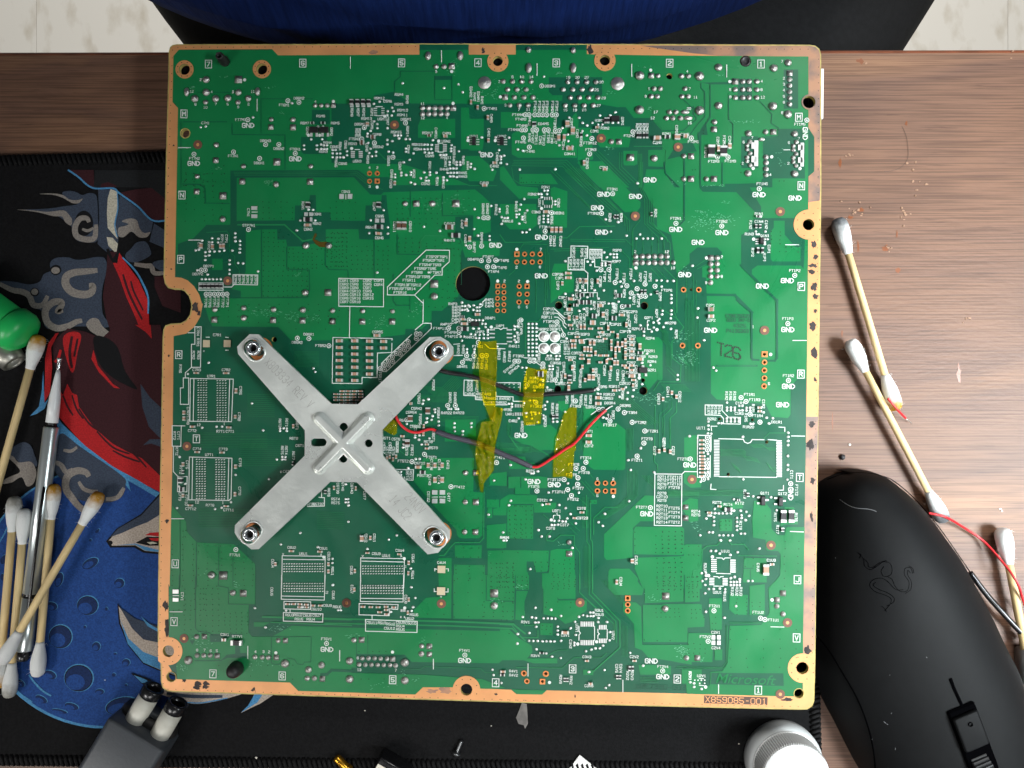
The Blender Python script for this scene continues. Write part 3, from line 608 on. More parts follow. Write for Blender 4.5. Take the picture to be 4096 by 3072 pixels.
u 800,400,1240,680,8,6 1400,320,1590,560,4,4 820,840,1040,990,4,4 1130,860,1480,960,5,4 1360,880,1500,1500,3,9 60,440,340,620,5,4 30,780,240,1150,5,8 300,930,700,1180,8,6 1150,1300,1450,1600,5,4
'''
DATA += '''
@G
z 850,0 1130,0 1330,220 1555,440 1550,500 1510,545 1380,550 1270,440
z 600,270 745,320 740,720 560,720 560,290
z 0,460 400,460 410,690 350,740 110,740 0,620
z 215,130 560,130 640,240 215,240
z 0,60 40,40 190,260 420,280 430,400 210,400 0,190
z 600,1120 790,1120 790,1200 820,1300 810,1430 690,1450 560,1560 560,1250
y 5 130,60 150,190 240,250 430,260
y 8 0,800 60,885 440,880 540,830 740,835 880,710 1270,705
y 5 780,850 1390,855 1460,920
y 5 780,870 1380,878
y 5 1270,440 1330,490
y 5 560,90 1200,700
y 5 590,80 1140,640 1168,630
y 5 720,90 1210,560
y 5 740,80 1240,540
y 5 760,70 1270,530
y 5 780,60 1300,520
y 5 800,50 1370,600 1380,700
y 5 840,60 1400,620 1410,760
y 5 870,70 1430,640 1432,760
y 6 1535,0 1540,260 1600,420 1600,680 1750,830 1755,1000
y 6 1555,0 1560,270 1625,410 1625,680 1810,820 1815,1000
y 6 1575,0 1580,280 1650,410 1650,660 1840,830 1850,880
y 6 1670,410 1675,660 1880,890 1890,1200
y 6 1690,410 1700,680 1730,720
y 5 1505,850 1500,1030
y 5 1580,850 1580,1030
y 5 1680,780 1680,1030
y 5 1460,760 1465,1150 1550,1260
y 5 1550,640 1470,740 1470,1200
y 5 1250,1110 1480,1380
y 5 1350,980 1430,1060 1430,1200
y 5 1670,1170 1790,1300
y 5 1720,1160 1840,1290
y 5 560,960 1200,940
y 5 540,1000 550,1400
y 5 520,930 520,1500
y 5 600,980 900,975
y 5 100,1250 180,1180 190,1000 260,900 520,910
y 5 400,1290 400,1659
y 5 500,960 500,1600
y 6 1810,1160 1950,1300 1950,1659
h 187,1015,30,1 272,1015,28 358,1015,28 445,1015,30 185,1102,28 270,1102,28 357,1102,28 443,1102,28 213,1370,28 300,1370,28,1 213,1457,28 300,1457,28 210,1545,28 297,1545,28 43,1368,26 43,1436,26 43,1503,26 43,1572,26 43,1640,26
H 650,1580,42 1597,1585,42 770,1580,20
d 187,962 305,1318 460,510 1502,1167
n 452,962,7 183,1160,2 443,1157,8 210,1312,2 50,1312,2 210,1600,6 297,1600,5 507,275,R3N1 357,353,R3N2 400,550,C3N3 655,560,DB3N1 497,716,FT3N4 1032,565,FT3N2 1243,297,FT3N1 1295,973,R3P8 1287,1097,R3P7 640,1238,C3P36 660,1280,C3P1 695,1495,C3P4 1120,1553,C3P5 540,1620,C3P10 1495,988,2
r 437,450,U3N1 648,450,C3N2 433,640,R3N4 572,640,R3N5 1215,610,R3N6 1340,610,R3N8 1720,565,R2N1 560,870,C3N44 600,870,C3N43 670,875,C3N42 815,1000,R3P10 905,1000,R3P5 950,1000,R3P9 80,525,C4N5 180,490,R4N16 275,615,R4N17 855,1340,C3P38 915,1340,C3P33 1015,1345,C3P34 1110,1320,C3P35 1155,1265,FT3P1 1210,1265,FT3P2 1293,1235,FT3P8 1370,1285,FT3P6 1445,1235,FT2P4 1550,1270,R2P2 1605,1265,FT2P5 1660,1275,R2P1 640,1360,C3P3 1275,1460,R3P5 1375,1450,R3P4 1480,1520,DB2P1 1530,1540,FT2P3 1770,1485,R2P9 720,1560,C3P6 845,1470,FT3P1 1260,1600,R3P3
n 85,650,R4N18
l 785,925 970,928 968,1060 935,1060 930,1190 752,1188 755,1055 785,1050 785,925
r 780,1130,R3P14 820,1130,R3P16 860,1130,R3P17 905,1130,R3P18 1015,1015,R3P1 1045,1015,R3P2 1075,1015,R3P3 1105,1015,R3P4
l 993,962 1128,965 1125,1090 1228,1095 1222,1165
l 993,962 993,1068 1045,1070 1048,1155 1100,1158
l 930,1190 970,1225 968,1440 900,1440 890,1510 865,1520 862,1590
l 968,1440 1075,1440 1075,1490
o 570,557 1245,348 1123,565 500,762 1115,1187 1205,1185 1273,1328 1402,1365 1515,1397 1603,1345 1713,1370 1450,1445 1560,1480 1605,1480 1353,1595
G 1145,353 1497,377 1077,503 1123,772 1658,195 458,828 456,1255
v 218,78 612,75 520,350 425,350 455,350 490,312 525,312 462,385 268,405 230,467 215,523 210,573 300,530 182,575 182,605 245,600 245,630 18,605 50,615 82,615 212,677 18,680 328,742 247,773 290,773 480,590 530,590 480,625 530,630 480,660 530,660 610,430 610,465 1168,630 1305,660 1265,605 1225,765 1397,810 1548,797 1507,842 1580,842 1632,842 1685,842 1785,842 1520,230 1150,995 1220,1015 1255,1015 1290,1015 1180,1050 1255,1050 1290,1050 722,1092 967,1097 1022,1097 1000,1135 1068,1197 1125,1115 1165,1115 1125,1140 1165,1140 1730,1305 1783,1305 1328,1318 1343,1372 1480,1310 1785,1372 885,1420 935,1413 1045,1413 1147,1415 840,1413 722,1452 1795,1640 1665,1460 1520,1460 1088,1505 965,1490 805,1470 1435,1498 1310,1540
s 1500,1040,30 1572,1040,30 1640,1040,30 1708,1040,30 1780,1040,30 1572,1110,30 1640,1110,30 1708,1110,30 1780,1110,30
q 1500,1110,30
m 495,400,572,400,4,12,32 495,488,572,488,4,12,32
l 475,420 475,470
l 580,420 580,470
c 575,750,35,55 622,750,35,55 672,750,35,55 755,1228,65,28 755,1278,65,28 690,1340,25,40 785,1512,60,30 770,1630,60,30 1108,1585,60,32 885,1310,22,50 950,1315,35,50 1080,1315,25,50 510,550,60,30
e 1270,605,20,45 1300,605,20,45 1675,575,20,40 1210,1120,30,40 1565,1430,22,40 1605,1430,22,40 1735,1440,24,34 905,1470,50,40 1010,1470,40,40 900,1550,55,45 980,1550,60,45 1320,1475,50,40 1410,1590,60,30 830,1580,40,30
f 1495,595
u 240,170,260,220,2,2 300,220,480,225,5,1
@H
kk 870,800 950,760 1010,620 1130,615 1460,615 1575,850 1560,1175 1530,1140 1050,1140 990,1185 985,1250 870,1155
z 1230,645 1350,645 1350,800 1470,935 1525,935 1525,1095 1215,1095 1195,1070 1195,770 1230,720
x 26 870,1140 1265,1530 1265,1659
x 26 455,1462 800,1468 990,1659
kk 300,1010 385,940 605,940 655,990 655,1060 440,1160 440,1450 480,1470 480,1659 0,1659 0,800 90,800 100,1200 160,1230 300,1110
y 5 350,1160 480,1075
y 5 380,1180 500,1120
y 6 160,1230 160,1659
y 4 265,1240 265,1659
y 4 340,1240 340,1659
y 4 370,1300 370,1659
x 18 240,0 240,640 190,690
kk 415,265 850,270 960,270 1090,490 1090,560 1030,555 815,330 445,325 415,290
kk 690,235 1030,235 1215,240 1215,265 960,275 690,265
x 14 20,0 30,120 180,270
G 145,742 655,777 1065,358 1462,395 392,885 245,1242 1378,1308 1102,1368
b 1532,260,N 1532,1372,P
n 147,620,FT2N1 655,653,FT2N2 1065,570,R1N1 1065,655,C1N4 957,793,R1N3 1130,812,Q1N1 1460,1197,FT1P2 530,1580,C2P1 45,988,12 112,1167,13 655,1045,2 652,1260,8 480,1330,9 45,1415,FT2P6
r 972,690,R1N2 1145,690,C1N2 1175,960,C1P1 995,995,R1P2 1125,1050,R1P1
o 147,675 653,705 1068,293 1460,1250
s 603,1055,30 530,1125,30 603,1122,30 530,1192,30 603,1192,30 530,1260,30 603,1260,26 530,1330,30 50,1040,30 50,1110,30 120,1110,26
q 532,1055,30
d 485,1057 1005,850
v 330,1143 50,1312 120,1310 95,1465 95,1505 95,1553 95,1640 390,1612 1030,765 1135,765 1128,850 1158,850 1128,880 1128,905 1060,600 1085,600 1060,795 1035,795
e 1030,710,24,40 1075,710,24,40 1050,600,40,24 1050,975,26,60 1100,975,26,60
i 1090,870,36,70
m 1045,850,1045,900,3,36,10
c 530,1625,55,36
h 232,1408,30 400,1408,30
H 315,1408,14 1613,688,62
f 1300,545
l 1357,912 1502,912
w 540,640,280,90,150 700,440,50,20,10 430,570,60,60,14 230,1180,60,60,14
u 1200,770,1300,900,2,4 1290,940,1500,990,4,2
@I
x 6 600,300 590,600
kk 650,245 690,292 1420,300 1560,445 2212,445 2212,1000 1500,1659 600,1659 590,300
b 322,605,R 517,1535,T
s 720,105,32 1040,90,30 1370,105,32 1695,112,34 2023,117,28 1040,200,34
q 715,220,32 1365,225,32 1690,230,32 2022,235,32
n 747,387,C7R1 520,773,C7R3 845,773,C7R2 683,843,U7R1 1760,380,DB6R1 1630,470,DB6R2 1890,505,FT6R2 470,1445,C7T2 785,1452,R7T1 888,1452,C7T1 540,1380,12 825,1370,1 1593,1530,R6T8 1660,1610,C6T1 600,565,+
r 340,760,R7R6 1005,1000,C7R5 990,1290,C7R8 425,1230,C7R7 425,1330,C7R8 1440,1360,R6T2 1515,1355,R6T1 1630,1390,R6T1 535,350,C7R4 535,470,R7R1 485,610,R7R2 540,610,R7R3 275,1500,R7T2 320,1500,C7T1
l 500,297 570,297 562,745 462,745 462,490 500,490 500,297
l 425,363 498,363
l 462,745 395,805 395,860
l 372,862 432,862 430,1155 340,1152 340,973 372,970 372,862
l 450,868 925,875 905,1345 445,1340 450,868
l 490,870 482,1340
l 885,875 872,1342
l 250,1390 390,1392
l 250,1390 250,1615 345,1618 350,1390
grid 538,888,625,1325,4,17 748,892,838,1328,4,17
o 1632,423 1760,427 1982,507
pg 630,483,75,80 860,483,78,80
l 625,412 660,412
l 840,412 870,416
l 840,555 870,555
v 653,693 423,818 1808,755 1828,795 1130,1143 1253,1440 580,1412 740,1400 800,1400 1440,1420 1440,1447 1515,1420 1515,1447 1480,1418
c 520,808,50,20 850,810,60,20 960,1005,26,50 952,1290,26,36 385,1245,26,40 385,1310,26,40 480,1400,50,24 880,1408,50,22 1590,1395,20,40
f 412,1617
H 1375,437,30
Y 12 0,15 3 1600,570 1870,575
Y 12 0,22 3 1080,1040 1380,1050
Y 10 0,18 3 560,1470 1300,1475
w 1250,130,260,60,50 1700,200,300,50,50
u 760,50,2200,250,14,4 1620,320,2100,330,4,1
@J
kk 890,320 1180,320 1180,480 1000,480 880,500
kk 1180,120 1460,120 1470,0 2230,0 2230,1659 640,1659 640,1440 1180,800 1420,600 1180,420
z 1330,1320 1670,1320 1670,1510 1330,1510
z 1325,1515 1500,1515 1500,1565 1325,1565
Y 8 14,12 4 1090,960 1300,965 1430,830
Y 6 0,14 4 1010,1050 1400,1060
Y 5 0,14 4 950,1360 1080,1365 1290,1280 1700,1290
Y 7 0,13 4 1900,1580 2212,1590
c 165,453,65,34 165,527,65,34 165,598,65,34 165,670,65,34 165,743,65,34 165,815,65,34 165,887,65,34 335,453,65,34 335,528,65,34 335,600,65,34 335,672,65,34 335,745,65,34 335,817,65,34 335,890,65,34 498,457,65,34 498,530,65,34 498,602,65,34 498,675,65,34 498,747,65,34 498,820,65,34 653,460,65,34 653,532,65,34 580,395,65,32
l 90,415 745,427 742,445
l 742,480 740,580 582,587 578,857 412,857 412,925 82,920 90,415
l 277,75 272,410
l 1088,0 1085,258 1175,258 1178,315 680,792 640,790 620,760 628,700 960,380
l 1085,258 1000,330
n 583,355,C5R65 1340,270,R4P10 1270,315,FT4P11 1385,360,FT4P9 1400,405,FT4P10 1455,80,R4P6 1455,112,R4P4 1455,145,R4P5 1455,180,R4P9 1450,218,C4P6 1450,250,C4P7 1830,200,DB4P1 1940,287,U4P1 1715,353,U4P2 1605,413,R4R7 1690,515,FT4R1 2095,512,R4R11 1580,660,R4R2 1520,737,DB4R1 1690,1040,C4R4C4R5C4R3 1735,1080,R4R34 1860,1090,R4R31 1990,1092,R4R30 1815,1135,R4R33 1950,1135,R4R32 1345,1248,R4R22 1480,1248,R4R23 1015,1200,C5R42 955,1243,C5R54 850,1330,R5 1000,1397,C5R66 1142,1567,R5T8 1200,1635,R5T9 785,1538,C5T6 680,1528,R5T1 2005,1213,R4R35
r 612,840,FT5R17 1200,940,FB5R2 1385,1080,DB4R2 1440,1080,DB4R3 1040,1090,FB5R3 1255,1250,FB5R4 1055,1320,FB5R5 1000,1470,C5R44 1200,1510,DB5T1 650,1620,C5T2 720,1620,C5T4 800,1620,C5T20 1475,560,R4R21 1530,545,R4R3 1925,600,R4R13 1985,630,R4R10 2040,625,R4R12 1645,700,FT4R5 1690,700,FT4R2 1735,700,FT4R3 1785,710,FT4R6 1585,950,R4R28 1620,950,R4R29 1680,960,R4R27
D 2035,755,STP4D5 2090,770,STP4D4
o 612,760 660,768 658,717 703,720 703,675 750,680 747,632 790,592 835,600 832,548 880,550 878,507 925,512 922,462 1010,425 1012,375 1052,378 1368,313 1482,315 1482,360 1595,222 1567,615 1650,615 1695,470 1522,690 1358,1167 1442,1167 905,1325 1738,615 1785,615
i 1662,268,95,50
c 1690,162,55,30 1545,265,70,30 1530,215,50,24 955,1145,30,30 1095,1395,20,40 1090,1480,24,40 860,1505,40,24
e 1550,322,80,45 1530,185,30,24
k 1142,1225,50,70 947,1310,50,70 915,1575,50,70
v 1630,222 1668,225 1705,222 1745,225 1740,262 1775,300 1775,265 1640,315 1700,315 1800,330 1800,355 1612,377 1660,383 1710,385 1757,382 1800,385 1668,420 1705,422 1755,422 1800,422 1515,450 1570,545 1570,578 1655,545 1650,575 1500,405 1540,405 1905,512 1365,1205 1395,1205 1445,1205 1470,1205 1115,1355 1145,1097 1190,1283 1127,1308 1180,1325 1127,1350 1258,1343 1258,1387 1432,1363 1432,1407 1437,1450 1525,1450 1620,1362 1618,1405 1522,1490 1045,1495 1070,1597 1155,1530 1040,1545 905,1370 870,1545 865,1630 995,1520 1215,1210 1218,1240 1088,1110 1082,1147
m 1850,330,1850,415,3,60,14 2040,330,2040,460,4,60,14
l 1870,312 1920,312 1945,328 1970,312 2015,312
grid 1935,932,2140,965,5,2
d 1840,300
l 1700,890 1540,885 1535,1055 1665,1060 1665,1100 1755,1105 1757,1158 2015,1160
l 1850,915 2160,915 2158,1010
l 1890,1020 1890,1065 2080,1070 2080,1120 2212,1122
l 1490,485 1425,490
l 1425,615 1520,612
l 1900,485 2010,485
l 1770,490 1820,535 1990,540
c 195,1008,50,18 262,1008,50,18 330,1008,50,18 395,1008,50,18 125,1042,50,18 190,1042,50,18 258,1042,50,18 325,1042,50,18 400,1042,50,18 125,1075,50,18 190,1075,50,18 258,1075,50,18 325,1075,50,18 400,1075,50,18 125,1108,50,18 190,1108,50,18 258,1108,50,18 325,1108,50,18 390,1108,50,18 190,1140,50,18 258,1140,50,18 325,1140,50,18
w 620,250,120,80,40 960,130,50,60,10
s 87,120,28 420,122,28 750,125,26
q 85,238,32 415,240,32 745,240,32
@K
z 1500,410 1750,410 1830,490 1830,850 1780,890 1740,880 1640,1000 1560,850 1560,600
z 260,1390 560,1380 630,1440 620,1659 420,1659 300,1550
z 640,1120 740,1115 760,1180 730,1260 640,1200
z 920,1180 1030,1180 1120,1360 1290,1360 1390,1440 1390,1659 920,1659
y 7 300,240 420,240 450,210
y 6 280,260 280,640
y 7 1760,80 1960,210 2030,300 1950,420 1900,460 1905,640 2000,720 1990,905 1760,905 1700,1000
y 6 1700,700 1750,760 1750,880
y 5 1870,740 1960,830
y 5 1850,765 1960,880
Y 5 14,0 4 1760,320 1800,360 1800,450 1840,500 1835,740
Y 8 22,-6 4 1240,1090 1600,1400
Y 6 12,14 4 1780,930 2050,940
Y 5 14,10 4 1950,600 2040,690
y 7 1715,1170 1710,1659
y 5 1760,1659 1760,1270 1855,1185 1855,1150
y 5 1815,1659 1815,1280 1900,1190 1900,1120
y 5 1885,1659 1885,1300 1950,1240 1950,1140
Y 6 14,0 4 860,1200 860,1659
Y 6 14,0 4 1400,1420 1400,1659
Y 4 14,14 4 80,1330 80,1480 180,1620 420,1640
H 640,985,38 1585,1005,44 1583,888,22
BP 485,405 605,405 485,535 605,535
grid2 315,265,402,612,3,9
o 232,222 630,245 700,388 165,677 205,677 330,677 375,677 475,708 475,750 610,885 300,940 395,1130 835,1117 1092,1210 1137,1210 1305,1205 1375,1245 1215,1337 1460,1352 1600,1448 1590,1582
n 540,145,C3P16 520,190,R3P11 540,240,FT3P3 605,288,DB3P3 478,325,DB3P2 612,325,DB3P1 755,150,C3P7 205,620,FT3R2 550,652,C3R1 615,697,C3R56 715,460,C3R4 850,588,C3R26 780,637,C3R32 672,925,C3R50 550,1000,U3R1 1100,452,C3R3 810,372,C3P24 930,380,FB3P3 1160,385,C3P23 1165,260,C3P13 1285,270,C3P21 1385,350,C3P19 1455,402,C2R1 1450,470,C2R2 1450,540,C2R4 1450,607,C2R5 1450,695,C2R7 1440,805,C2R6 1380,922,C2R10 1560,625,C2R8 1690,627,R2R3 1680,682,R2R4 1655,563,FB2R1 1680,775,Q2R1 1645,197,Q2P1 1505,320,R2P6 1660,425,R2P4 1135,960,R3R6 1265,957,R3R11 1205,1045,R3R10 1190,1087,C3R53 1215,1140,DB3R4 1385,1168,DB3R5 1455,1245,FT3R4 835,1175,FT3R3 1010,1183,C3R51 1215,1383,FT3R17 1555,1355,FT2R2 1690,1450,FT2R1 1625,1535,FT2T9 982,1452,C3T1 982,1612,C3T2 1420,130,C2P5C2P3 425,962,C3R55 378,865,R3R5 370,905,R3R17 340,1370,Q3R1 410,1175,FT3R16 460,795,FT4R9 110,1262,U4R1 145,1337,C4R2
r 205,265,C4P8 235,320,FT4P8 200,425,R4P8 720,545,C3R13 760,545,C3R15 655,545,DB3R1 430,630,DB3R2 705,745,C3R46 820,740,C3R44 680,850,C3R49 635,800,FT3R6 820,850,R3R4 895,800,R3R2 885,910,C3R40 1060,800,R3R9 1155,780,C3R34 1215,840,C3R41 1090,880,C3R47 1300,830,C3R43 1360,840,C3R42 1505,770,C2R9 1505,940,R2R1 1355,1050,R3R8 1250,1270,R3R7 740,1090,C3R51 800,1100,DB3R1 895,1100,FB3R2 945,1110,R3R12 1000,1100,R3R3 580,1200,R3R19 630,1210,R3R18 500,1340,R3R20 1755,1095,C2R13 1815,1570,C2T1 245,1400,R4R20 280,850,FT4R1 530,850,R3R14 570,850,R3R15 1730,150,R2P7 1500,210,C2P2 1415,180,C3P2 1430,290,C3P14 1085,130,C3P8 1180,165,C3P12 960,130,R3P9 1040,60,R3P2 820,220,C3P9 855,300,C3P11 890,210,C3P15 930,210,C3P17 1250,90,R3P13 1280,90,R3P3
GN 232,1497
c 765,105,60,30 765,200,30,50 780,280,50,24 895,300,24,50 935,300,24,50 1025,240,55,24 1025,265,55,24 1140,165,32,55 1345,168,60,26 1395,275,24,50 1195,310,24,50 1105,315,50,22 1000,320,50,22 1130,358,40,22 1240,355,40,22 810,452,65,30 900,448,55,24 905,472,55,24 855,410,50,20 795,510,24,50 830,510,24,50 995,475,28,50 1040,475,28,50 1230,465,24,50 1300,400,24,50 1300,490,24,55 1350,490,24,55 1385,455,26,50 1230,535,24,50 935,545,26,55 970,545,26,55 1005,550,26,55 1275,548,24,55 1318,548,24,55 1385,520,26,40 1055,590,26,50 1110,615,50,22 1175,615,50,22 985,615,60,24 1275,620,26,50 1385,580,26,40 1385,640,26,40 905,650,55,22 980,680,36,52 1110,690,40,22 1215,652,55,22 1265,695,26,50 1300,695,26,50 1455,435,50,24 1455,500,50,24 1455,570,50,24 1455,640,50,24 1455,725,50,24 1455,775,50,24 1370,725,50,22 1400,750,50,22 1455,840,65,36 1545,515,32,60 1545,655,65,34 985,855,36,60 1030,855,36,60 1225,755,26,50 1180,680,26,50 760,970,30,55 1265,1000,50,26 1085,1080,60,36 1085,1145,60,36 980,1497,60,34 980,1570,60,34 850,200,26,40 720,840,26,50 800,750,26,50 910,740,26,40 770,915,50,20 940,885,26,40 1030,780,26,40 1355,985,40,26 1470,945,24,40 1800,1095,26,40 1475,885,50,24 1160,430,45,20 1090,410,45,20 905,610,45,20 780,665,45,20
e 1550,585,60,30 770,860,40,60 1260,205,50,50 1040,180,50,50 790,320,40,24 1580,320,40,24 450,820,60,60 590,1290,30,40 630,1290,30,40 1210,1290,30,30
i 1580,775,95,60
p 1540,828,26,30 1612,828,26,30 1580,735,26,26
l 1650,230 1630,230 1630,260
l 1665,325 1630,325 1630,295
l 360,1240 400,1240
l 350,1240 352,1280
v 875,120 925,100 1005,100 1200,40 1240,40 1550,280 1590,350 1675,350 1590,395 1760,210 1695,250 1790,160 1755,255 1740,230 1700,305 1630,275 735,425 525,615 560,615 620,620 660,620 620,655 645,655 545,730 580,730 545,765 580,765 245,748 290,748 1090,360 1085,990 1080,1035 1110,1040 1320,995 1390,965 1410,1025 1320,1070 1465,1065 1405,1095 1475,995 1570,930 1625,595 1570,695 1660,720 1575,735 720,1237 685,1335 495,1163 497,1207 520,1125 520,965 130,1147 97,1147 130,1180 205,1308 480,1275 480,1308 1555,1640 1140,1300 1175,1310 1195,1270 585,1345 630,1345 585,1310 160,290 190,290 160,325 190,360 160,400 160,440 175,465
v 340,1240 390,1260 430,1250 350,1310 290,1250 290,1290 420,1350 380,1000 280,975 330,1110 370,1110 265,1140 440,935 470,935 450,880 475,885
l 605,100 715,200 740,200
l 605,145 640,150 710,225 715,255 740,275
l 605,190 640,192 695,240 700,280 730,310
l 930,440 960,432 1040,435 1060,450
l 675,310 700,360
l 270,640 395,645 400,690 450,725
l 1010,1265 1060,1230
m 170,1170,245,1170,5,10,36 170,1262,245,1262,5,10,36
d 1735,328 1540,862
u 1085,480,1180,600,5,6 930,1540,1030,1545,4,1
w 1690,1090,200,70,90 2030,640,110,80,50 1980,430,80,60,24 1100,980,60,40,10
@L
kk 0,0 490,0 490,360 535,380 535,1035 600,1100 480,1110 0,1110
y 7 110,80 160,215 235,300 150,420 105,460 105,640 205,720 195,905 0,905
Y 6 16,0 4 250,0 250,900
Y 5 16,0 4 340,100 340,900
kk 0,1100 600,1100 1140,1150 1205,1290 1220,1305 1385,1305 1420,1265 1420,950 1500,870 1590,870 1585,1659 0,1659
z 240,1659 270,1500 385,1495 385,1659
x 22 820,0 985,140 985,640 1000,660 1060,665
x 22 1265,0 1265,640 1240,672 1160,672
x 18 600,728 1040,728
y 5 610,728 1030,728
y 5 0,1470 0,1300 100,1200 105,1130
y 5 80,1659 80,1310 155,1240 155,1130
y 6 1120,1530 1180,1470 1380,1470
G 530,335 1383,328 1390,955 1325,1158
b 1527,820,R
n 535,225,C2P2 1383,207,FT1P3 1390,837,FT1R2 960,1045,FT1R1 1017,1103,FT1R3 855,1140,C1R1 845,1255,C1R3 1048,1280,FT1R4 545,1315,R2R2 948,1403,R1R20 1262,1350,DB1R1 425,1415,U1T1 1175,925,5 1000,297,1 100,255,R2P8
r 1115,1150,C1R2 1000,1200,R1R1 920,1300,R1R5 705,1060,R1R2 750,1060,R1R6 795,1060,R1R9 505,1215,R1R7 545,1215,R1R8 585,1215,R1R6 625,1215,R1R4 60,1020,C2R11 190,1070,C2R12 150,380,R2P5
c 530,108,55,36 530,183,55,36 1068,1190,40,24 1068,1230,40,24 100,1025,26,40 150,1070,26,40
h 220,505,30 390,505,30 1127,600,32,1 1127,690,30 1125,778,30 1125,865,30 1122,953,30
H 630,1317,16 993,1325,16 1150,1570,18
f 1127,337
o 1383,262 1390,890 867,1080 922,1122 965,1262 1075,1350
v 390,93 383,195 457,445 560,748 590,780 165,830 165,880 710,1135 1115,1243 1148,1302 1218,1307 1175,1365 505,1345 505,1388 505,1430 500,1475 537,1478 885,1513 1387,1467 1387,1513 1387,1557 1387,1602 617,1362 650,1362 970,1368 1000,1368 297,1505 90,203 95,30 95,117 95,160 90,320 845,1170 880,1170 845,1220 880,1220 35,255 10,300
grid2 710,1190,795,1220,3,2 925,1192,965,1222,2,2 708,1310,840,1342,4,2
l 470,1160 660,1163 655,1220 725,1295 860,1298 858,1372 672,1368 672,1310 640,1275 470,1270 470,1160
l 1440,448 1588,448
l 1423,1503 1570,1505
l 600,1395 535,1395 540,1445
l 1285,1405 1350,1408 1350,1455
l 620,1533 890,1540 905,1570 940,1585 970,1575 990,1543 1120,1545
l 1165,1543 1260,1550
l 535,1659 535,1500 390,1495 385,1659
d 1193,602
w 300,640,120,110,60 250,400,100,60,20
'''
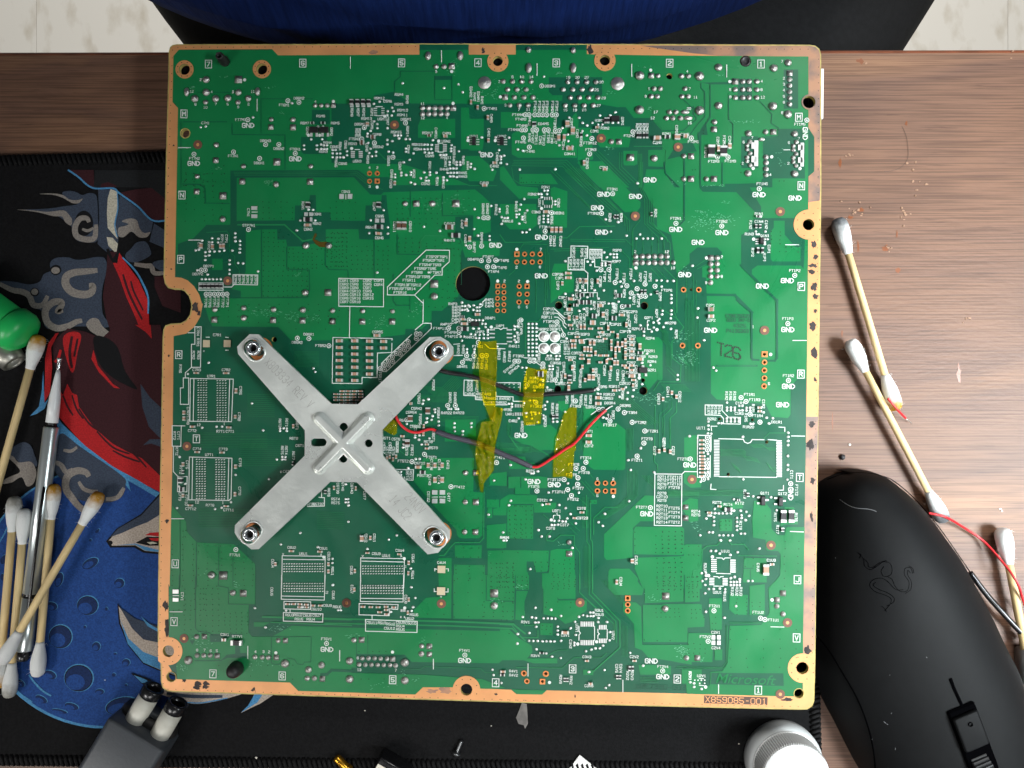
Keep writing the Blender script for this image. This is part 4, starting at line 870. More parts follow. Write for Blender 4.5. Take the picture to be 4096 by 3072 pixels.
DATA += '''
@M
z 245,750 330,850 400,930 410,1040 520,1160 930,1180 1165,1400 1165,1659 220,1659 225,900
x 6 335,900 335,1659
x 8 515,1165 515,1659
x 6 765,1180 760,1620
x 6 920,1290 920,1640
Y 14 0,22 3 1000,20 1450,25
Y 12 0,18 3 540,790 1150,795
Y 10 0,20 3 1850,820 2150,830
b 283,1395,U
n 525,125,C7T4 813,128,C7T3 660,190,U7T1 455,787,C7T12 668,747,R7T6 873,800,C7T11 523,715,12 810,720,1 945,1297,FT7U1 1570,1215,C6U2 1922,1225,C6U1 1700,1283,U6U1 1510,375,C6T 2055,680,R5T4 2055,722,R5T5 1770,735,C5T38 1865,735,C5T37 1475,1283,v 1895,1293,A
r 300,150,R7T2 415,300,C7T5 345,355,R7T2 1000,275,C7T6 995,590,C7T8 335,650,C7T9 405,690,C7T10 1465,140,R6T5 1510,140,R6T4 1590,200,R6T7 1980,605,R6T6 2080,560,C6T39 2135,530,C6T46 1360,1390,C6U4 1980,1310,C6U3 2020,1475,R6U1
l 440,215 910,228 900,675 875,695 432,688 440,215
l 475,220 468,685
l 875,230 865,690
grid 520,240,610,672,4,17 735,245,825,678,4,17
l 265,95 262,375 312,430 415,430 412,600 308,597 312,430
c 375,295,24,40 955,320,26,40 950,625,26,40 375,640,24,36 455,748,50,18 850,757,50,18 805,165,50,20 530,160,50,20 1570,1252,50,20 1885,1258,50,20 1395,1395,24,36 1980,1395,24,36 1980,1475,24,36
e 350,470,50,60 365,570,50,50 1585,285,20,40 1945,600,26,40 375,380,20,40
v 330,213 950,412 303,778 722,790 795,775 900,712 323,540 393,512 1405,240 1465,212 1500,212 1465,242 1500,242 1453,378 1318,458 1665,1053 1450,1180 1858,1210 2195,750 2195,930 2020,1340 2020,1385 2022,1630 2165,680 2192,680 2165,715 2192,715 2165,515
o 953,1238
s 685,1522,42
q 815,1525,44
l 243,897 377,897
l 1745,760 1930,757 1932,665 1870,660
l 1900,590 1900,660
l 1935,1659 1940,1312 1465,1305 1460,1659
l 1478,1345 1940,1350
d 1925,1322
grid 1485,1395,1910,1480,16,4 1485,1612,1910,1640,16,2
u 250,1180,480,1640,3,9 540,1200,740,1640,3,8 790,1200,900,1480,2,5 940,1320,1140,1640,3,6 370,960,400,1100,2,3
w 650,1510,50,40,10 960,1620,40,30,8
@N
z 1090,225 1650,225 1640,600 1750,610 1740,1080 1700,1115 1490,1115 1460,1080 1450,1020 1200,750 980,480
z 1790,685 1925,685 1925,775 1790,775
z 1860,790 2010,750 2010,830 1990,860 1860,860
z 1800,780 1850,780 1850,890 1790,890
z 1790,970 2005,950 2000,1130 1975,1225 1790,1225
z 1435,1190 1735,1190 1730,1335 1440,1330
z 1255,1330 1400,1330 1400,1670 1260,1670
z 1430,1405 1770,1410 1765,1670 1420,1670
z 1800,1250 2230,1245 2230,1670 1800,1670
z 1820,400 2010,380 2010,535 1820,530
y 12 1760,600 1755,1110 1710,1160 1440,1160 1400,1200 1320,1300 1270,1305
y 5 850,110 940,190 1010,195 1030,230
y 5 820,140 920,215 1000,215
n 1180,218,FT5T1 865,260,FT5T2 1050,285,C5T13 1082,420,FB5T3 1485,547,FT4T2 568,1283,C5U3 680,1305,U5U1 830,1248,C5U4 1290,1382,C4U4 1985,1105,R4U4 1930,222,FT4T3 420,1305,v 845,1310,A 895,1425,1
r 655,130,C5T2 690,150,C5T3 725,130,C5T4 760,150,C5T5 800,110,C5T20 905,150,C5T9 965,140,FB5T2 1180,300,C5T35 1265,300,C5T34 1360,300,C4T3 1160,465,C5T43 1260,465,C4T4 1145,655,C5T62 1370,660,C4T7 300,560,C6T40 440,640,C6T7 455,1110,C5U2 548,1110,C5U1 975,1335,C5U5 295,1465,C5U6 970,1520,R5U1 910,415,R5T3 950,415,R5T2
o 1102,185 963,265 1393,543 1898,277
k 915,65,48,70
c 1145,305,32,50 1220,305,32,50 1300,305,32,50 1220,465,36,55 1300,465,36,55 1035,325,60,32 415,1110,40,60 505,1105,24,40 475,1272,40,20 825,1287,40,20 930,1380,24,40 335,1470,22,40 925,1495,20,40 105,555,20,40 345,560,20,40 690,230,20,40 755,240,20,40 720,210,20,40 790,210,20,40 1130,75,40,20 1130,120,40,20
e 1085,382,60,36
p 1215,605,60,50 1300,605,60,50 1215,700,60,50 1300,700,60,50
l 1185,657 1245,657
l 1270,657 1330,657
pg 1290,1455,85,80
l 1240,1455 1215,1450 1215,1475
l 1340,1450 1365,1450 1365,1475
l 785,352 980,355 975,472 880,468 880,435
v 870,75 920,338 1005,237 1047,237 2052,303 1870,475 2055,700 2035,747 1810,852 262,930 265,747 795,1080 707,1127 470,1230 950,1445 805,380 838,380 838,412
s 1555,390,30 1552,713,30 1545,1043,30
q 1668,390,30 1670,715,32 1665,1045,30
l 395,1659 397,1330 865,1338 880,1360 872,1659
l 410,1365 870,1375
grid 420,1420,855,1505,16,4 415,1638,855,1659,16,2
d 878,1338
u 1445,1420,1750,1500,3,3 2045,760,2180,1120,3,8 1840,1390,2080,1650,5,6 1450,1220,1700,1320,4,2 1400,500,1700,1000,3,4 1460,1560,1740,1570,3,1
w 1830,1290,40,20,3
@O
z 0,0 300,0 350,70 600,230 600,0 620,0 620,100 590,260 500,180 340,90 250,70 120,0
z 920,0 1390,0 1385,340 1360,360 1040,355 1000,330 920,240
z 90,435 440,430 525,440 525,560 330,560 330,630 410,640 415,720 620,720 620,770 560,830 380,830 370,735 80,735 70,860 0,860 0,690 95,630 160,630 160,560 90,560
z 80,745 370,748 365,1120 80,1115
z 0,955 70,955 70,1220 0,1220
z 100,210 280,210 290,270 380,280 440,350 100,345
z 1600,640 1710,645 1710,925 1550,925 1470,1000 1465,1330 1180,1355 1150,1320 1150,1070
z 1500,985 2010,990 2035,1010 2035,1280 2010,1300 1480,1290 1475,1030
z 30,1245 540,1250 530,1480 400,1490 370,1370 170,1370 160,1670 0,1670 0,1300
z 560,1250 630,1230 820,1235 835,1670 470,1670 465,1500 540,1500
z 180,1485 310,1490 315,1659 185,1659
z 1500,1330 2040,1310 2080,1180 2230,1180 2230,1670 1580,1670 1490,1450
z 1220,1450 1430,1450 1530,1560 1500,1670 1195,1670 1200,1480
z 1000,690 1070,690 1070,735 1000,735
x 7 165,555 165,632 325,632
x 8 90,435 90,560
x 7 230,440 230,555
y 11 1000,700 1000,1120 1020,1150 1025,1670
y 9 955,640 960,1150 985,1190 985,1670
y 9 820,1080 820,1190 880,1270 885,1670
y 9 1035,1070 1035,890 1160,770 1300,772
y 9 820,1080 670,1078 590,1145 520,1140 515,1090 570,1030
y 8 1710,0 1705,265 1740,300 1745,390
y 6 480,850 560,920
y 6 900,480 1050,650
y 5 750,560 950,740
y 5 940,480 1060,620
y 5 960,350 1030,450
y 5 780,940 880,1030
y 5 770,990 850,1070
Y 6 14,0 3 910,660 910,1000
Y 8 16,0 3 1410,360 1410,640 1330,730 1050,900
Y 6 0,12 4 0,120 150,120 350,100
Y 5 20,0 4 1570,420 1700,560
Y 5 0,14 4 1860,600 2200,605
Y 6 14,0 3 930,1200 930,1659
u 105,760,350,1100,5,8 1720,1045,2010,1270,5,6 590,1350,830,1640,5,7 0,1390,150,1640,3,7 390,1380,530,1475,3,3 1740,1335,2000,1640,5,7 1490,1050,1490,1270,1,4 1010,712,1050,712,2,1 30,1270,520,1275,4,1
n 1790,435,R2T1 1790,470,R2T2 1790,515,R2T6 1790,557,R2T7 1790,615,R2T8 1790,655,C2T10 1790,695,R2T9 1790,757,R2T10 1790,800,R2T11 1790,845,R2T12 1790,888,R2T13 1790,935,R2T14 1925,437,FT2T12 1925,472,FT2T11 1925,512,FT2T10 1925,553,FT2T8 1925,780,FT2T5 1925,827,FT2T4 1925,877,FT2T3 1925,935,FT2T2
l 1712,402 2010,405 2005,975 1705,970 1712,402
l 2010,405 2040,375 2180,378
n 950,225,FT3T4 815,297,FT3T5 930,388,FT3T8 790,413,FT3T6 600,465,FT3T10 865,560,FT3T7 650,600,FT3T11 808,682,FT3T2 373,542,FT3T9 337,370,R3T5 470,692,C3T21 627,810,U3T1 900,782,C3T6 910,890,C3T23 712,965,C3T7 560,1002,C3T8 1515,250,FT2T1 1565,770,FT2T7 55,1105,R4U4 1077,457,6 1252,457,2 1077,640,5
G 375,487 600,520 1622,843
o 1515,205 950,273 840,342 920,342 862,445 708,465 857,517 748,575 790,640 408,590 1662,775
h 1077,503,30 1165,503,28 1252,505,30 1077,590,30 1165,592,28 1252,593,30,1
d 1252,650 568,910
v 1557,115 1418,250 1445,358 1705,385 1427,703 1160,842 1090,935 1135,975 118,303 418,373 282,462 750,507 872,608 537,607 122,698 97,747 560,690 467,743 655,745 725,780 780,845 742,893 838,948 425,1022 460,1093 547,1093 35,1048 800,1218 335,1453 600,920 650,918 690,925 725,928 570,965 600,965 640,962 345,395 370,395 40,1137 68,1137
s 765,1158,28
q 765,1285,32
c 530,733,50,20 905,825,46,22 825,888,40,20 1755,150,28,40 1815,135,26,40 1880,155,26,40 1460,1358,34,40 1290,1590,28,40
r 1710,145,C2T2 1810,60,C2T1 1915,145,C2T3 1505,1355,C2U5 1335,1590,C2U4
l 610,858 590,860 590,895
l 640,858 660,860 662,895
l 630,835 630,855
w 700,1180,60,30,12
@P
z 240,0 385,0 385,380 430,480 425,550 310,555 235,500
z 1010,700 1120,700 1200,800 1205,1010 1270,1080 1350,1080 1370,990 1575,990 1562,1670 1160,1670 1300,1530 1305,1290 1280,1255 1160,1250 1140,1225 1140,1130 1000,1105 990,920
z 900,1330 1150,1335 1150,1600 890,1600
z 190,740 300,670 390,680 395,920 300,935 250,840
z 630,900 770,900 770,1035 630,1035
z 260,1180 415,1180 415,1350 300,1360 240,1420 230,1200
z 250,1525 410,1525 410,1670 250,1670
z 1350,770 1450,770 1500,960 1350,960 1300,980
z 640,720 890,720 890,780 640,800
x 8 895,1445 1000,1445
x 7 970,1460 970,1600
y 9 650,1140 600,1190 490,1200 440,1240 430,1420 400,1430 400,1400
y 9 710,1120 760,1180 900,1180 950,1240
y 8 840,1305 1260,1310
y 8 410,1460 340,1470 335,1520
Y 5 0,14 4 60,580 880,585
Y 6 0,14 4 640,130 890,135 920,160
Y 4 14,10 4 960,80 1100,75 1140,110 1250,110
Y 4 10,14 4 900,210 960,210 1050,240
Y 4 10,16 4 1150,280 1200,330 1255,330
Y 4 12,18 4 760,280 840,340
l 385,0 385,438 430,442
l 530,0 530,155
l 525,200 525,440
l 625,432 1260,440
l 535,515 530,570 590,575
l 1335,530 1335,580 1280,582
c 430,30,50,20 430,75,50,20 430,120,50,20 430,165,50,20 435,205,60,20 435,240,60,20 435,275,60,20 435,310,60,20 435,345,60,20 435,385,60,20 430,425,50,20 1135,1455,60,100 1205,1397,40,24 515,828,50,20 625,757,40,22
m 597,30,597,425,24,60,9 1287,35,1287,430,24,60,9
o 495,0 495,45 495,90 495,135 495,280 495,325 495,415 452,460 1415,510 305,237
v 500,180 500,235 500,345 500,380 502,457 420,487 890,460 1385,38 1385,83 1383,203 1383,303 1383,355 1378,465 1000,650 1198,660 787,682 575,788 578,835 620,838 663,838 707,838 753,838 787,808 862,808 925,820 955,865 870,858 820,888 820,932 820,978 820,1022 870,888 915,912 865,1062 907,1062 565,880 567,925 565,968 480,895 505,862 530,862 512,1047 553,1047 413,1080 625,1080 670,1080 722,1080 770,1080 640,1135 743,1137 533,1253 587,1253 630,1282 747,1297 828,1267 1068,1227 430,1498 477,1495 477,1525 755,1552 795,1543 850,1567 945,1585 992,1585 1260,803
n 225,237,FT2T6 600,717,R2T3 723,740,R1T4 850,725,R1T2 1130,615,Q1T1 1325,620,Q1T2 367,815,R2T4 367,855,R2T5 695,1255,U1U1 1200,1355,C1U3
r 908,625,R1T3 1425,410,C1T1 1480,580,FT1T2 1245,880,R1T5 1475,880,R1T6 1270,1015,R1T7 862,970,R1T8 470,1435,R2U3 1055,1435,C1U5
GR 1415,620
G 300,303
i 1105,695,45,100 1298,705,45,95
p 1060,660,36,18 1060,725,36,18 1150,690,36,18 1250,668,36,18 1250,735,36,18 1340,698,36,18
e 1328,865,60,130 1415,865,60,130 720,792,80,45 940,630,28,40 835,690,28,24 1320,1015,30,40
f 325,463 1198,1190
b 1515,440,T 1490,1570,J
l 1412,1037 1555,1043
H 727,407,18 1150,50,18
q 255,770,28 255,890,28
d 550,1318 507,1525
m 567,1350,567,1480,7,60,12 777,1355,777,1485,7,60,12 543,1555,543,1625,5,55,10 690,1558,690,1628,5,55,10
l 595,1330 655,1330 672,1348 690,1330 750,1330
l 595,1500 750,1505
l 565,1535 610,1538 625,1552 640,1538 670,1535
u 645,925,745,1010,3,3 290,1200,400,1300,3,2 270,1540,390,1640,3,3 1350,1150,1500,1640,2,7 910,1340,1000,1420,2,2 0,1040,210,1270,4,6 20,1380,210,1640,4,6 1140,770,1140,1060,1,4
w 380,980,60,60,16
@Q
z 213,0 1165,0 1165,320 1095,330 1090,650 500,650 480,680 440,650 215,650 205,400
z 210,650 440,640 480,690 520,640 650,620 700,680 830,700 1100,640 1130,680 1350,680 1570,560 2230,580 2230,1298 1640,1280 1550,1190 310,1160 290,1000 360,850 210,700
kk 440,720 500,720 470,770
kk 660,660 790,670 800,740 670,740
kk 940,770 995,770 1000,860 1070,860 1070,915 860,915 800,940 850,880 945,870
x 8 505,20 505,590 540,620 660,640 700,680
x 7 325,0 325,200 210,226
x 7 760,20 760,120 870,140 870,320 1160,325
x 7 1345,690 1345,970 1380,985 1450,985
x 6 1350,680 1785,680 1780,960 1710,960 1690,990 1630,980 1600,930 1520,915
x 9 500,945 790,945 850,890
x 30 1900,1100 1960,1095 2010,1050 2230,1060
y 20 1250,460 2230,490
y 12 1340,520 2230,555
z 1150,520 1330,520 1250,570 1150,570
b 270,513,V 700,1090,7 1465,1113,6
n 832,655,C3V1 970,678,RT7V1 525,828,8 607,828,7 675,835,6 743,835,5 1170,845,4 1258,845,3 1320,848,2 1955,705,FT6V1 1545,440,R6U3 1640,440,R6U2 1742,445,C6U8 1847,445,C6U7 1650,485,R6U5 1780,487,R6U4 1840,375,C6U10 1965,335,C6U9 2072,350,R6U6 1950,190,12
r 360,235,C7V1 1350,180,C6U5 2030,220,C6U6
d 1395,858
o 1955,755
G 1960,820
p 290,180,65,45 290,270,65,40
l 260,226 320,226
s 520,680,28 428,942,48 525,887,28 598,887,28 670,887,28 1165,905,28 1245,908,28 1312,910,28 1422,722,28 1497,977,46 1755,1045,38 1900,995,38 1742,1140,30 1820,1140,30 920,195,34
q 605,678,28 747,892,28 1400,910,28 1502,722,28 1910,1145,30 1035,200,36
e 968,740,120,55
c 828,708,40,30
l 225,405 360,405
l 1085,785 1085,920
l 2100,832 2100,948
l 1458,0 1455,265 1930,275 1940,0
l 1465,230 1925,238
grid 1485,92,1910,178,16,4
l 1485,288 1780,295 1775,378 1485,372 1485,288
l 1552,375 1552,415
l 1478,412 1915,427 1912,517 1478,507 1478,412
c 1530,315,45,20 1595,315,45,20 1665,318,45,20 1735,322,45,20 1810,332,45,20 1890,332,45,20 1660,352,40,18 1740,352,40,18
v 2023,110 1163,363 1280,577 1508,392 2083,387 2112,387 1645,350 1690,352
f 380,700 2175,308
u 390,150,600,380,3,5 260,280,450,600,4,7 560,150,760,620,4,9 830,420,1080,640,5,6 1580,1000,1620,1150,1,3 760,1000,1300,1110,4,2
H 207,840,65 238,1125,52
w 370,1010,50,50,24 560,720,130,90,40 1250,980,160,60,20 1400,590,110,30,30 960,120,40,40,6
@R
kk 0,420 450,430 1000,470 1395,490 2090,520 2090,0 2230,0 2230,720 2130,750 2040,625 0,580
z 1255,0 1400,0 1395,480 1000,470 980,390 1120,250 1350,230 1350,140 1260,110
z 1420,0 2100,0 2090,490 1420,480
z 0,575 2040,622 2130,740 2150,920 1960,940 1920,975 960,960 880,880 350,870 350,1020 60,1030 0,1100
z 0,1080 60,1075 1080,1100 1740,1150 2000,1250 1730,1260 1400,1245 1085,1240 1000,1322 0,1298
y 18 0,478 1390,512 2080,540 2212,645
y 16 0,530 1400,560 2070,590 2212,720
x 6 350,660 350,1020
x 6 475,660 475,860
x 8 1785,10 1785,280 2100,290
y 4 830,1035 1060,1040 1100,1010 1720,1030 1770,1075 1940,1080
b 750,1155,5 1888,1188,4
n 520,525,C5U11 632,527,R5U3 730,540,R5U2 835,522,C5U9 950,530,C5U10 835,562,R5U4 715,587,C5U12 835,600,R5U5 985,437,R5U6 940,480,U5U2 365,915,6 380,1045,13 785,1050,7 1545,832,FT4V1 2085,1060,R4V1 2085,1105,R4V2 1285,238,+
r 300,155,C5U7 895,265,C5U8
o 1548,883
G 1545,943
s 322,718,30 1072,785,30 1068,870,32 415,918,26 483,918,26 550,918,26 618,922,26 688,925,26 380,987,26 448,990,26 515,990,26 583,992,26 652,993,26 720,995,26 782,998,28 275,948,42 885,967,46 275,1150,44 885,1165,44 1873,338,42
q 407,715,30 1155,787,30 1155,875,28 750,928,28 1873,200,42
d 748,850 883,362
l 450,490 1022,510 1018,633 450,618 450,490
l 523,450 523,488
l 380,312 810,325 805,378 710,372 715,415 712,447 378,437 380,312
l 165,835 165,945
l 1200,928 1200,1035
l 397,0 393,290 865,295 872,0
l 400,255 868,260
grid 415,115,855,200,16,4
c 425,345,45,22 512,348,40,20 592,350,45,20 680,345,45,20 765,352,45,20 610,405,45,20 680,380,40,20 685,428,45,20 930,265,22,40 920,410,22,40 330,155,22,40 1970,1060,50,24
e 1965,1098,50,24
pg 1285,175,90,85
l 1240,180 1210,180 1210,150
l 1330,185 1362,185 1362,150
v 90,108 955,133 1000,252 975,353 960,395 730,405 2130,648 2128,755 1853,1045 1865,1103 1952,1190
m 845,390,885,390,3,12,28 840,462,880,462,2,12,20
f 240,308 1288,315
H 1565,1265,65
u 1430,60,1740,460,3,4 1840,10,2080,250,4,5 1760,300,2080,460,4,4 400,1150,660,1155,4,1 1240,650,2040,680,4,1 380,845,670,850,5,1 1130,430,1310,440,2,1
w 320,680,90,40,24 1090,720,60,30,10 870,1080,30,60,10 1000,1150,60,30,8 1890,270,60,60,16 600,1220,180,30,14
@S
z 0,0 165,0 155,265 0,265
z 0,290 155,290 155,500 0,490
z 175,0 320,0 320,160 175,160
z 180,175 310,175 270,290 270,450 240,500 170,490
z 470,0 835,0 835,260 650,265 610,220 465,120
z 480,135 605,145 640,280 960,280 960,390 900,430 850,500 720,540 640,470 480,430
z 445,530 585,535 580,665 445,660
z 1195,0 1500,0 1520,70 1590,160 1570,220 1270,220 1200,150
z 1580,0 2030,0 2030,290 1600,310 1600,150
z 1580,330 2230,325 2230,570 2070,580 2065,740 1580,740
z 1360,300 1500,300 1560,350 1570,770 2070,770 2100,850 2110,950 1970,960 1640,910 1570,830 1490,800 1480,540 1360,400
z 1530,990 1890,1000 1890,1100 1550,1100
z 920,1045 1035,1050 1030,1105 920,1100
z 2010,1040 2230,1040 2230,1300 2060,1290 2060,1200 2010,1200
z 0,600 100,600 200,690 350,780 360,850 300,920 630,920 635,975 370,975 260,940 0,940
z 130,1262 515,1275 465,1320 180,1315
y 10 0,545 130,550 240,690 420,690 420,610
y 8 270,400 275,560 430,545
y 10 880,0 880,190 1060,365
y 12 1020,0 1020,190 1325,505 1325,800 1030,1065
y 10 985,0 985,210 1280,510 1285,740
y 7 890,200 1260,540 1265,700
Y 5 14,0 3 1130,60 1330,300
y 6 180,1020 690,1025 820,910 1120,912 1180,860
y 6 520,890 640,830 750,825
Y 5 15,0 3 1350,560 1350,900
Y 4 0,16 4 1550,1130 1750,1135
x 8 2040,0 2040,300
b 803,1035,3 1960,1147,2
n 1097,388,R3U1 1097,435,R3U3 282,518,R3V1 722,663,C3V1 390,890,R3V4 960,903,C3V3 983,1222,C3V6 1483,902,C2V2 1800,1010,FT2V4
r 850,585,U3V1 1250,665,U3V2 780,760,C3V2 670,1150,R3V8 785,1160,R3V2 1290,1030,C3V5 1335,1030,C3V4 1410,1110,R2V2 1460,1110,R2V3 2100,1110,R2V1 1335,70,C2U4
G 1672,948 1798,1122
o 1798,1058
q 1833,232,38
s 1828,370,36 2060,915,30
h 1412,255,30,1 1412,325,30 1412,393,30 265,1085,32 507,1090,34 298,1172,30 470,1175,30,1
d 547,1185 860,760 1068,735
f 885,303
v 392,360 565,382 252,462 352,465 395,473 482,477 527,477 570,478 612,480 675,450 872,460 917,442 963,450 998,412 1030,412 1000,452 1030,452 1087,472 1085,517 830,515 1182,517 400,570 195,650 325,638 192,757 390,522 423,522 638,568 638,612 638,655 780,587 838,660 322,725 367,727 417,727 470,730 513,730 557,732 600,732 675,725 403,818 512,865 575,900 672,915 950,840 1010,823 1055,808 1103,807 1138,777 1210,720 1215,628 820,745 820,775 983,1070 1155,1047 1207,1215 1168,1245 1438,858 1582,1000
m 897,540,1033,540,8,13,55 897,745,1033,745,8,13,55 1100,575,1172,575,5,12,48 1100,725,1172,725,5,12,48
l 873,565 873,620 890,640 873,660 873,718
l 1045,565 1045,720
l 1082,598 1082,630 1098,648 1082,665 1082,705
l 1185,600 1185,708
l 310,980 310,1115
l 1358,1160 1358,1290
c 720,628,70,30 960,942,40,20 1000,1195,36,28 1485,942,40,20 1290,75,26,40
e 462,857,50,20 715,1150,24,40 745,1150,24,40 1430,1025,24,50 1465,1025,24,50 1295,1120,24,40 1325,1120,24,40
u 1740,30,2000,160,5,3 2085,100,2180,240,3,4 0,20,150,250,4,5 575,0,830,150,5,4 1730,370,1980,460,6,3 465,560,560,640,3,3 190,20,300,150,3,4 1590,720,2030,730,4,1 20,310,140,490,3,3 510,300,780,350,3,2
w 1690,250,90,40,16 2000,830,60,60,30 240,120,80,40,16
@T
z 740,560 1090,550 1180,420 1170,160 1300,0 1562,0 1552,860 1390,1000 1400,1110 1562,1190 1550,1348 270,1316 265,1250 520,1220 530,1070 660,1060 720,980
z 515,255 655,255 655,600 530,610 515,420
z 740,210 945,220 935,440 800,435 735,380
z 960,120 1130,100 1130,440 960,440
z 890,0 1150,0 1150,80 890,80
z 0,320 410,320 415,390 465,470 460,570 275,580 275,740 0,740
z 285,640 560,640 550,960 320,960 275,840
z 575,820 660,820 660,940 575,940
z 0,770 265,770 320,870 320,990 150,960 0,930
z 240,20 410,20 410,290 245,300
z 0,10 225,10 225,290 0,295
kk 540,1080 1335,1085 1340,1225 530,1205
y 5 740,520 1080,520
y 5 740,535 1090,532
y 5 700,560 705,960 660,1020 160,1010
y 5 715,560 720,970 670,1035 150,1028
b 1480,693,V 1057,1270,1
n 575,340,FT2U1 605,190,U2U1 1055,410,FT1U2 1225,495,FT1U1 472,680,FT2V2 588,632,C2V1 590,803,C2V4 430,1112,U2V1
r 685,240,R1U5 770,180,R1U2 820,180,R2U2 865,180,R1U3 305,1115,R2V1
o 567,393 503,730 1082,475 1130,490
s 1262,343,28 1330,430,30
q 1330,200,30 1265,273,28 385,915,30
d 1210,273 475,1235
v 478,405 683,470 810,342 470,200 510,153 563,153 630,147 690,155 690,185 437,65 478,42 470,108 750,35 795,18 850,45 305,1183 345,1195 347,1235 430,1257
grid2 750,75,850,110,4,2
p 560,685,40,45 620,685,40,45 560,745,40,45 620,745,40,45
m 355,1160,465,1160,4,14,14 355,1195,465,1195,3,14,14
l 565,120 670,122
l 405,1215 455,1220
l 405,1140 450,1142
l 1197,570 1340,573
l 618,1210 618,1305
f 1380,525 1300,1315
u 290,20,380,240,3,5 290,760,470,860,4,3 750,605,1480,1020,5,5 0,60,200,160,4,3 990,260,1080,430,2,5 820,260,930,430,2,5 320,380,460,470,4,3 550,470,590,600,2,3
H 1545,1027,66 1507,1308,50
w 220,850,80,70,40 430,940,40,30,8
'''
# ================================================================ materials of the board
def board_mat(name, col, col2):
    m = mat(name, col, rough=0.33, spec=0.4, col2=col2, noise_scale=35, bump=0.05, bump_scale=900)
    nt = m.node_tree; tc = nt.nodes.new('ShaderNodeTexCoord'); n = nt.nodes.new('ShaderNodeTexNoise'); n.inputs['Scale'].default_value = 26; n.inputs['Detail'].default_value = 7; n.inputs['Distortion'].default_value = 1.5
    r = nt.nodes.new('ShaderNodeMapRange'); r.inputs[1].default_value = 0.35; r.inputs[2].default_value = 0.68; r.inputs[3].default_value = 0.27; r.inputs[4].default_value = 0.46
    nt.links.new(tc.outputs['Object'], n.inputs['Vector']); nt.links.new(n.outputs['Fac'], r.inputs[0]); nt.links.new(r.outputs[0], nt.nodes['Principled BSDF'].inputs['Roughness'])
    return m
M_light = board_mat('solder_mask_over_copper', (0.005, 0.156, 0.046, 1), (0.007, 0.188, 0.056, 1))
M_dark = board_mat('solder_mask', (0.004, 0.080, 0.040, 1), (0.006, 0.100, 0.050, 1))
M_trace = board_mat('solder_mask_over_trace', (0.012, 0.178, 0.058, 1), (0.016, 0.20, 0.068, 1))
M_fr4 = mat('fibreglass_edge', srgb(176, 160, 92), 0.6, noise_amt=0.25, noise_scale=300)
M_copper = mat('bare_copper', srgb(216, 152, 98), 0.45, metal=0.25, noise_amt=0.10, noise_scale=60, bump=0.05)
M_ring = mat('tinned_copper_ring', srgb(214, 132, 76), 0.4, metal=0.3, noise_amt=0.12, noise_scale=400)
M_tarn = mat('tarnished_copper', srgb(172, 128, 100), 0.5, metal=0.2, col2=srgb(120, 102, 95), noise_scale=95, bump=0.2, bump_scale=300, detail=10, ramp=(0.40, 0.60))
M_dirt = mat('burnt_residue', srgb(52, 44, 42), 0.75, noise_amt=0.4, noise_scale=400)
M_silk = mat('white_silkscreen', srgb(214, 221, 214), 0.6, spec=0.3)
M_solder = mat('solder', srgb(188, 185, 180), 0.32, metal=0.85, noise_amt=0.15, noise_scale=900, bump=0.3, bump_scale=1500)
M_tin = mat('bright_tin', srgb(222, 224, 220), 0.38, metal=0.5)
M_gold = mat('gold_flash', srgb(232, 214, 180), 0.35, metal=0.5, noise_amt=0.12, noise_scale=500)
M_capt = mat('ceramic_tan', srgb(172, 134, 110), 0.55, noise_amt=0.1, noise_scale=700)
M_capb = mat('ceramic_brown', srgb(96, 66, 50), 0.5)
M_blk = mat('black_epoxy', srgb(30, 28, 29), 0.5, noise_amt=0.2, noise_scale=800)
M_via = mat('via_pit', srgb(10, 42, 28), 0.7)
M_hole = mat('hole_shade', srgb(14, 10, 8), 0.8)
M_fid = mat('fiducial_brown', srgb(112, 74, 58), 0.6)
M_ink = mat('stamped_black_ink', srgb(26, 44, 32), 0.6)
M_flux = mat('dried_flux', srgb(120, 186, 150), 0.3)
M_etch = mat('etched_letter_mask', (0.006, 0.075, 0.040, 1), 0.45)
# ================================================================ circuit board
board = thing('circuit_board', 'large square green circuit board with copper rim lying component side down in the centre', 'circuit board', mw=BM)
outline_px = [('A', 250, 82), ('A', 300, 74), ('A', 2212, 72), ('B', 1000, 66), ('C', 500, 70), ('D', 0, 72), ('D', 1630, 80), ('D', 1690, 90), ('D', 1735, 125), ('D', 1755, 185), ('D', 1757, 1659),
 ('H', 1745, 1200), ('L', 1722, 1600), ('P', 1700, 1600), ('T', 1690, 1000), ('T', 1680, 1390), ('T', 1655, 1455), ('T', 1600, 1487), ('T', 1500, 1490), ('S', 2212, 1465), ('R', 2212, 1415), ('R', 0, 1345), ('Q', 250, 1292),
 ('Q', 190, 1285), ('Q', 140, 1250), ('Q', 120, 1190), ('Q', 115, 915), ('Q', 88, 880), ('Q', 85, 600), ('M', 90, 1500), ('I', 118, 1659), ('I', 140, 400), ('I', 147, 330), ('I', 170, 282), ('I', 230, 262), ('I', 340, 255), ('I', 400, 222),
 ('I', 440, 165), ('I', 457, 80), ('E', 455, 1560), ('E', 430, 1480), ('E', 385, 1425), ('E', 330, 1405), ('E', 260, 1404), ('E', 200, 1388), ('E', 165, 1340), ('E', 150, 1260), ('E', 175, 0), ('A', 205, 300), ('A', 208, 150), ('A', 222, 105)]
outline = ccw([RP(*p) for p in outline_px])
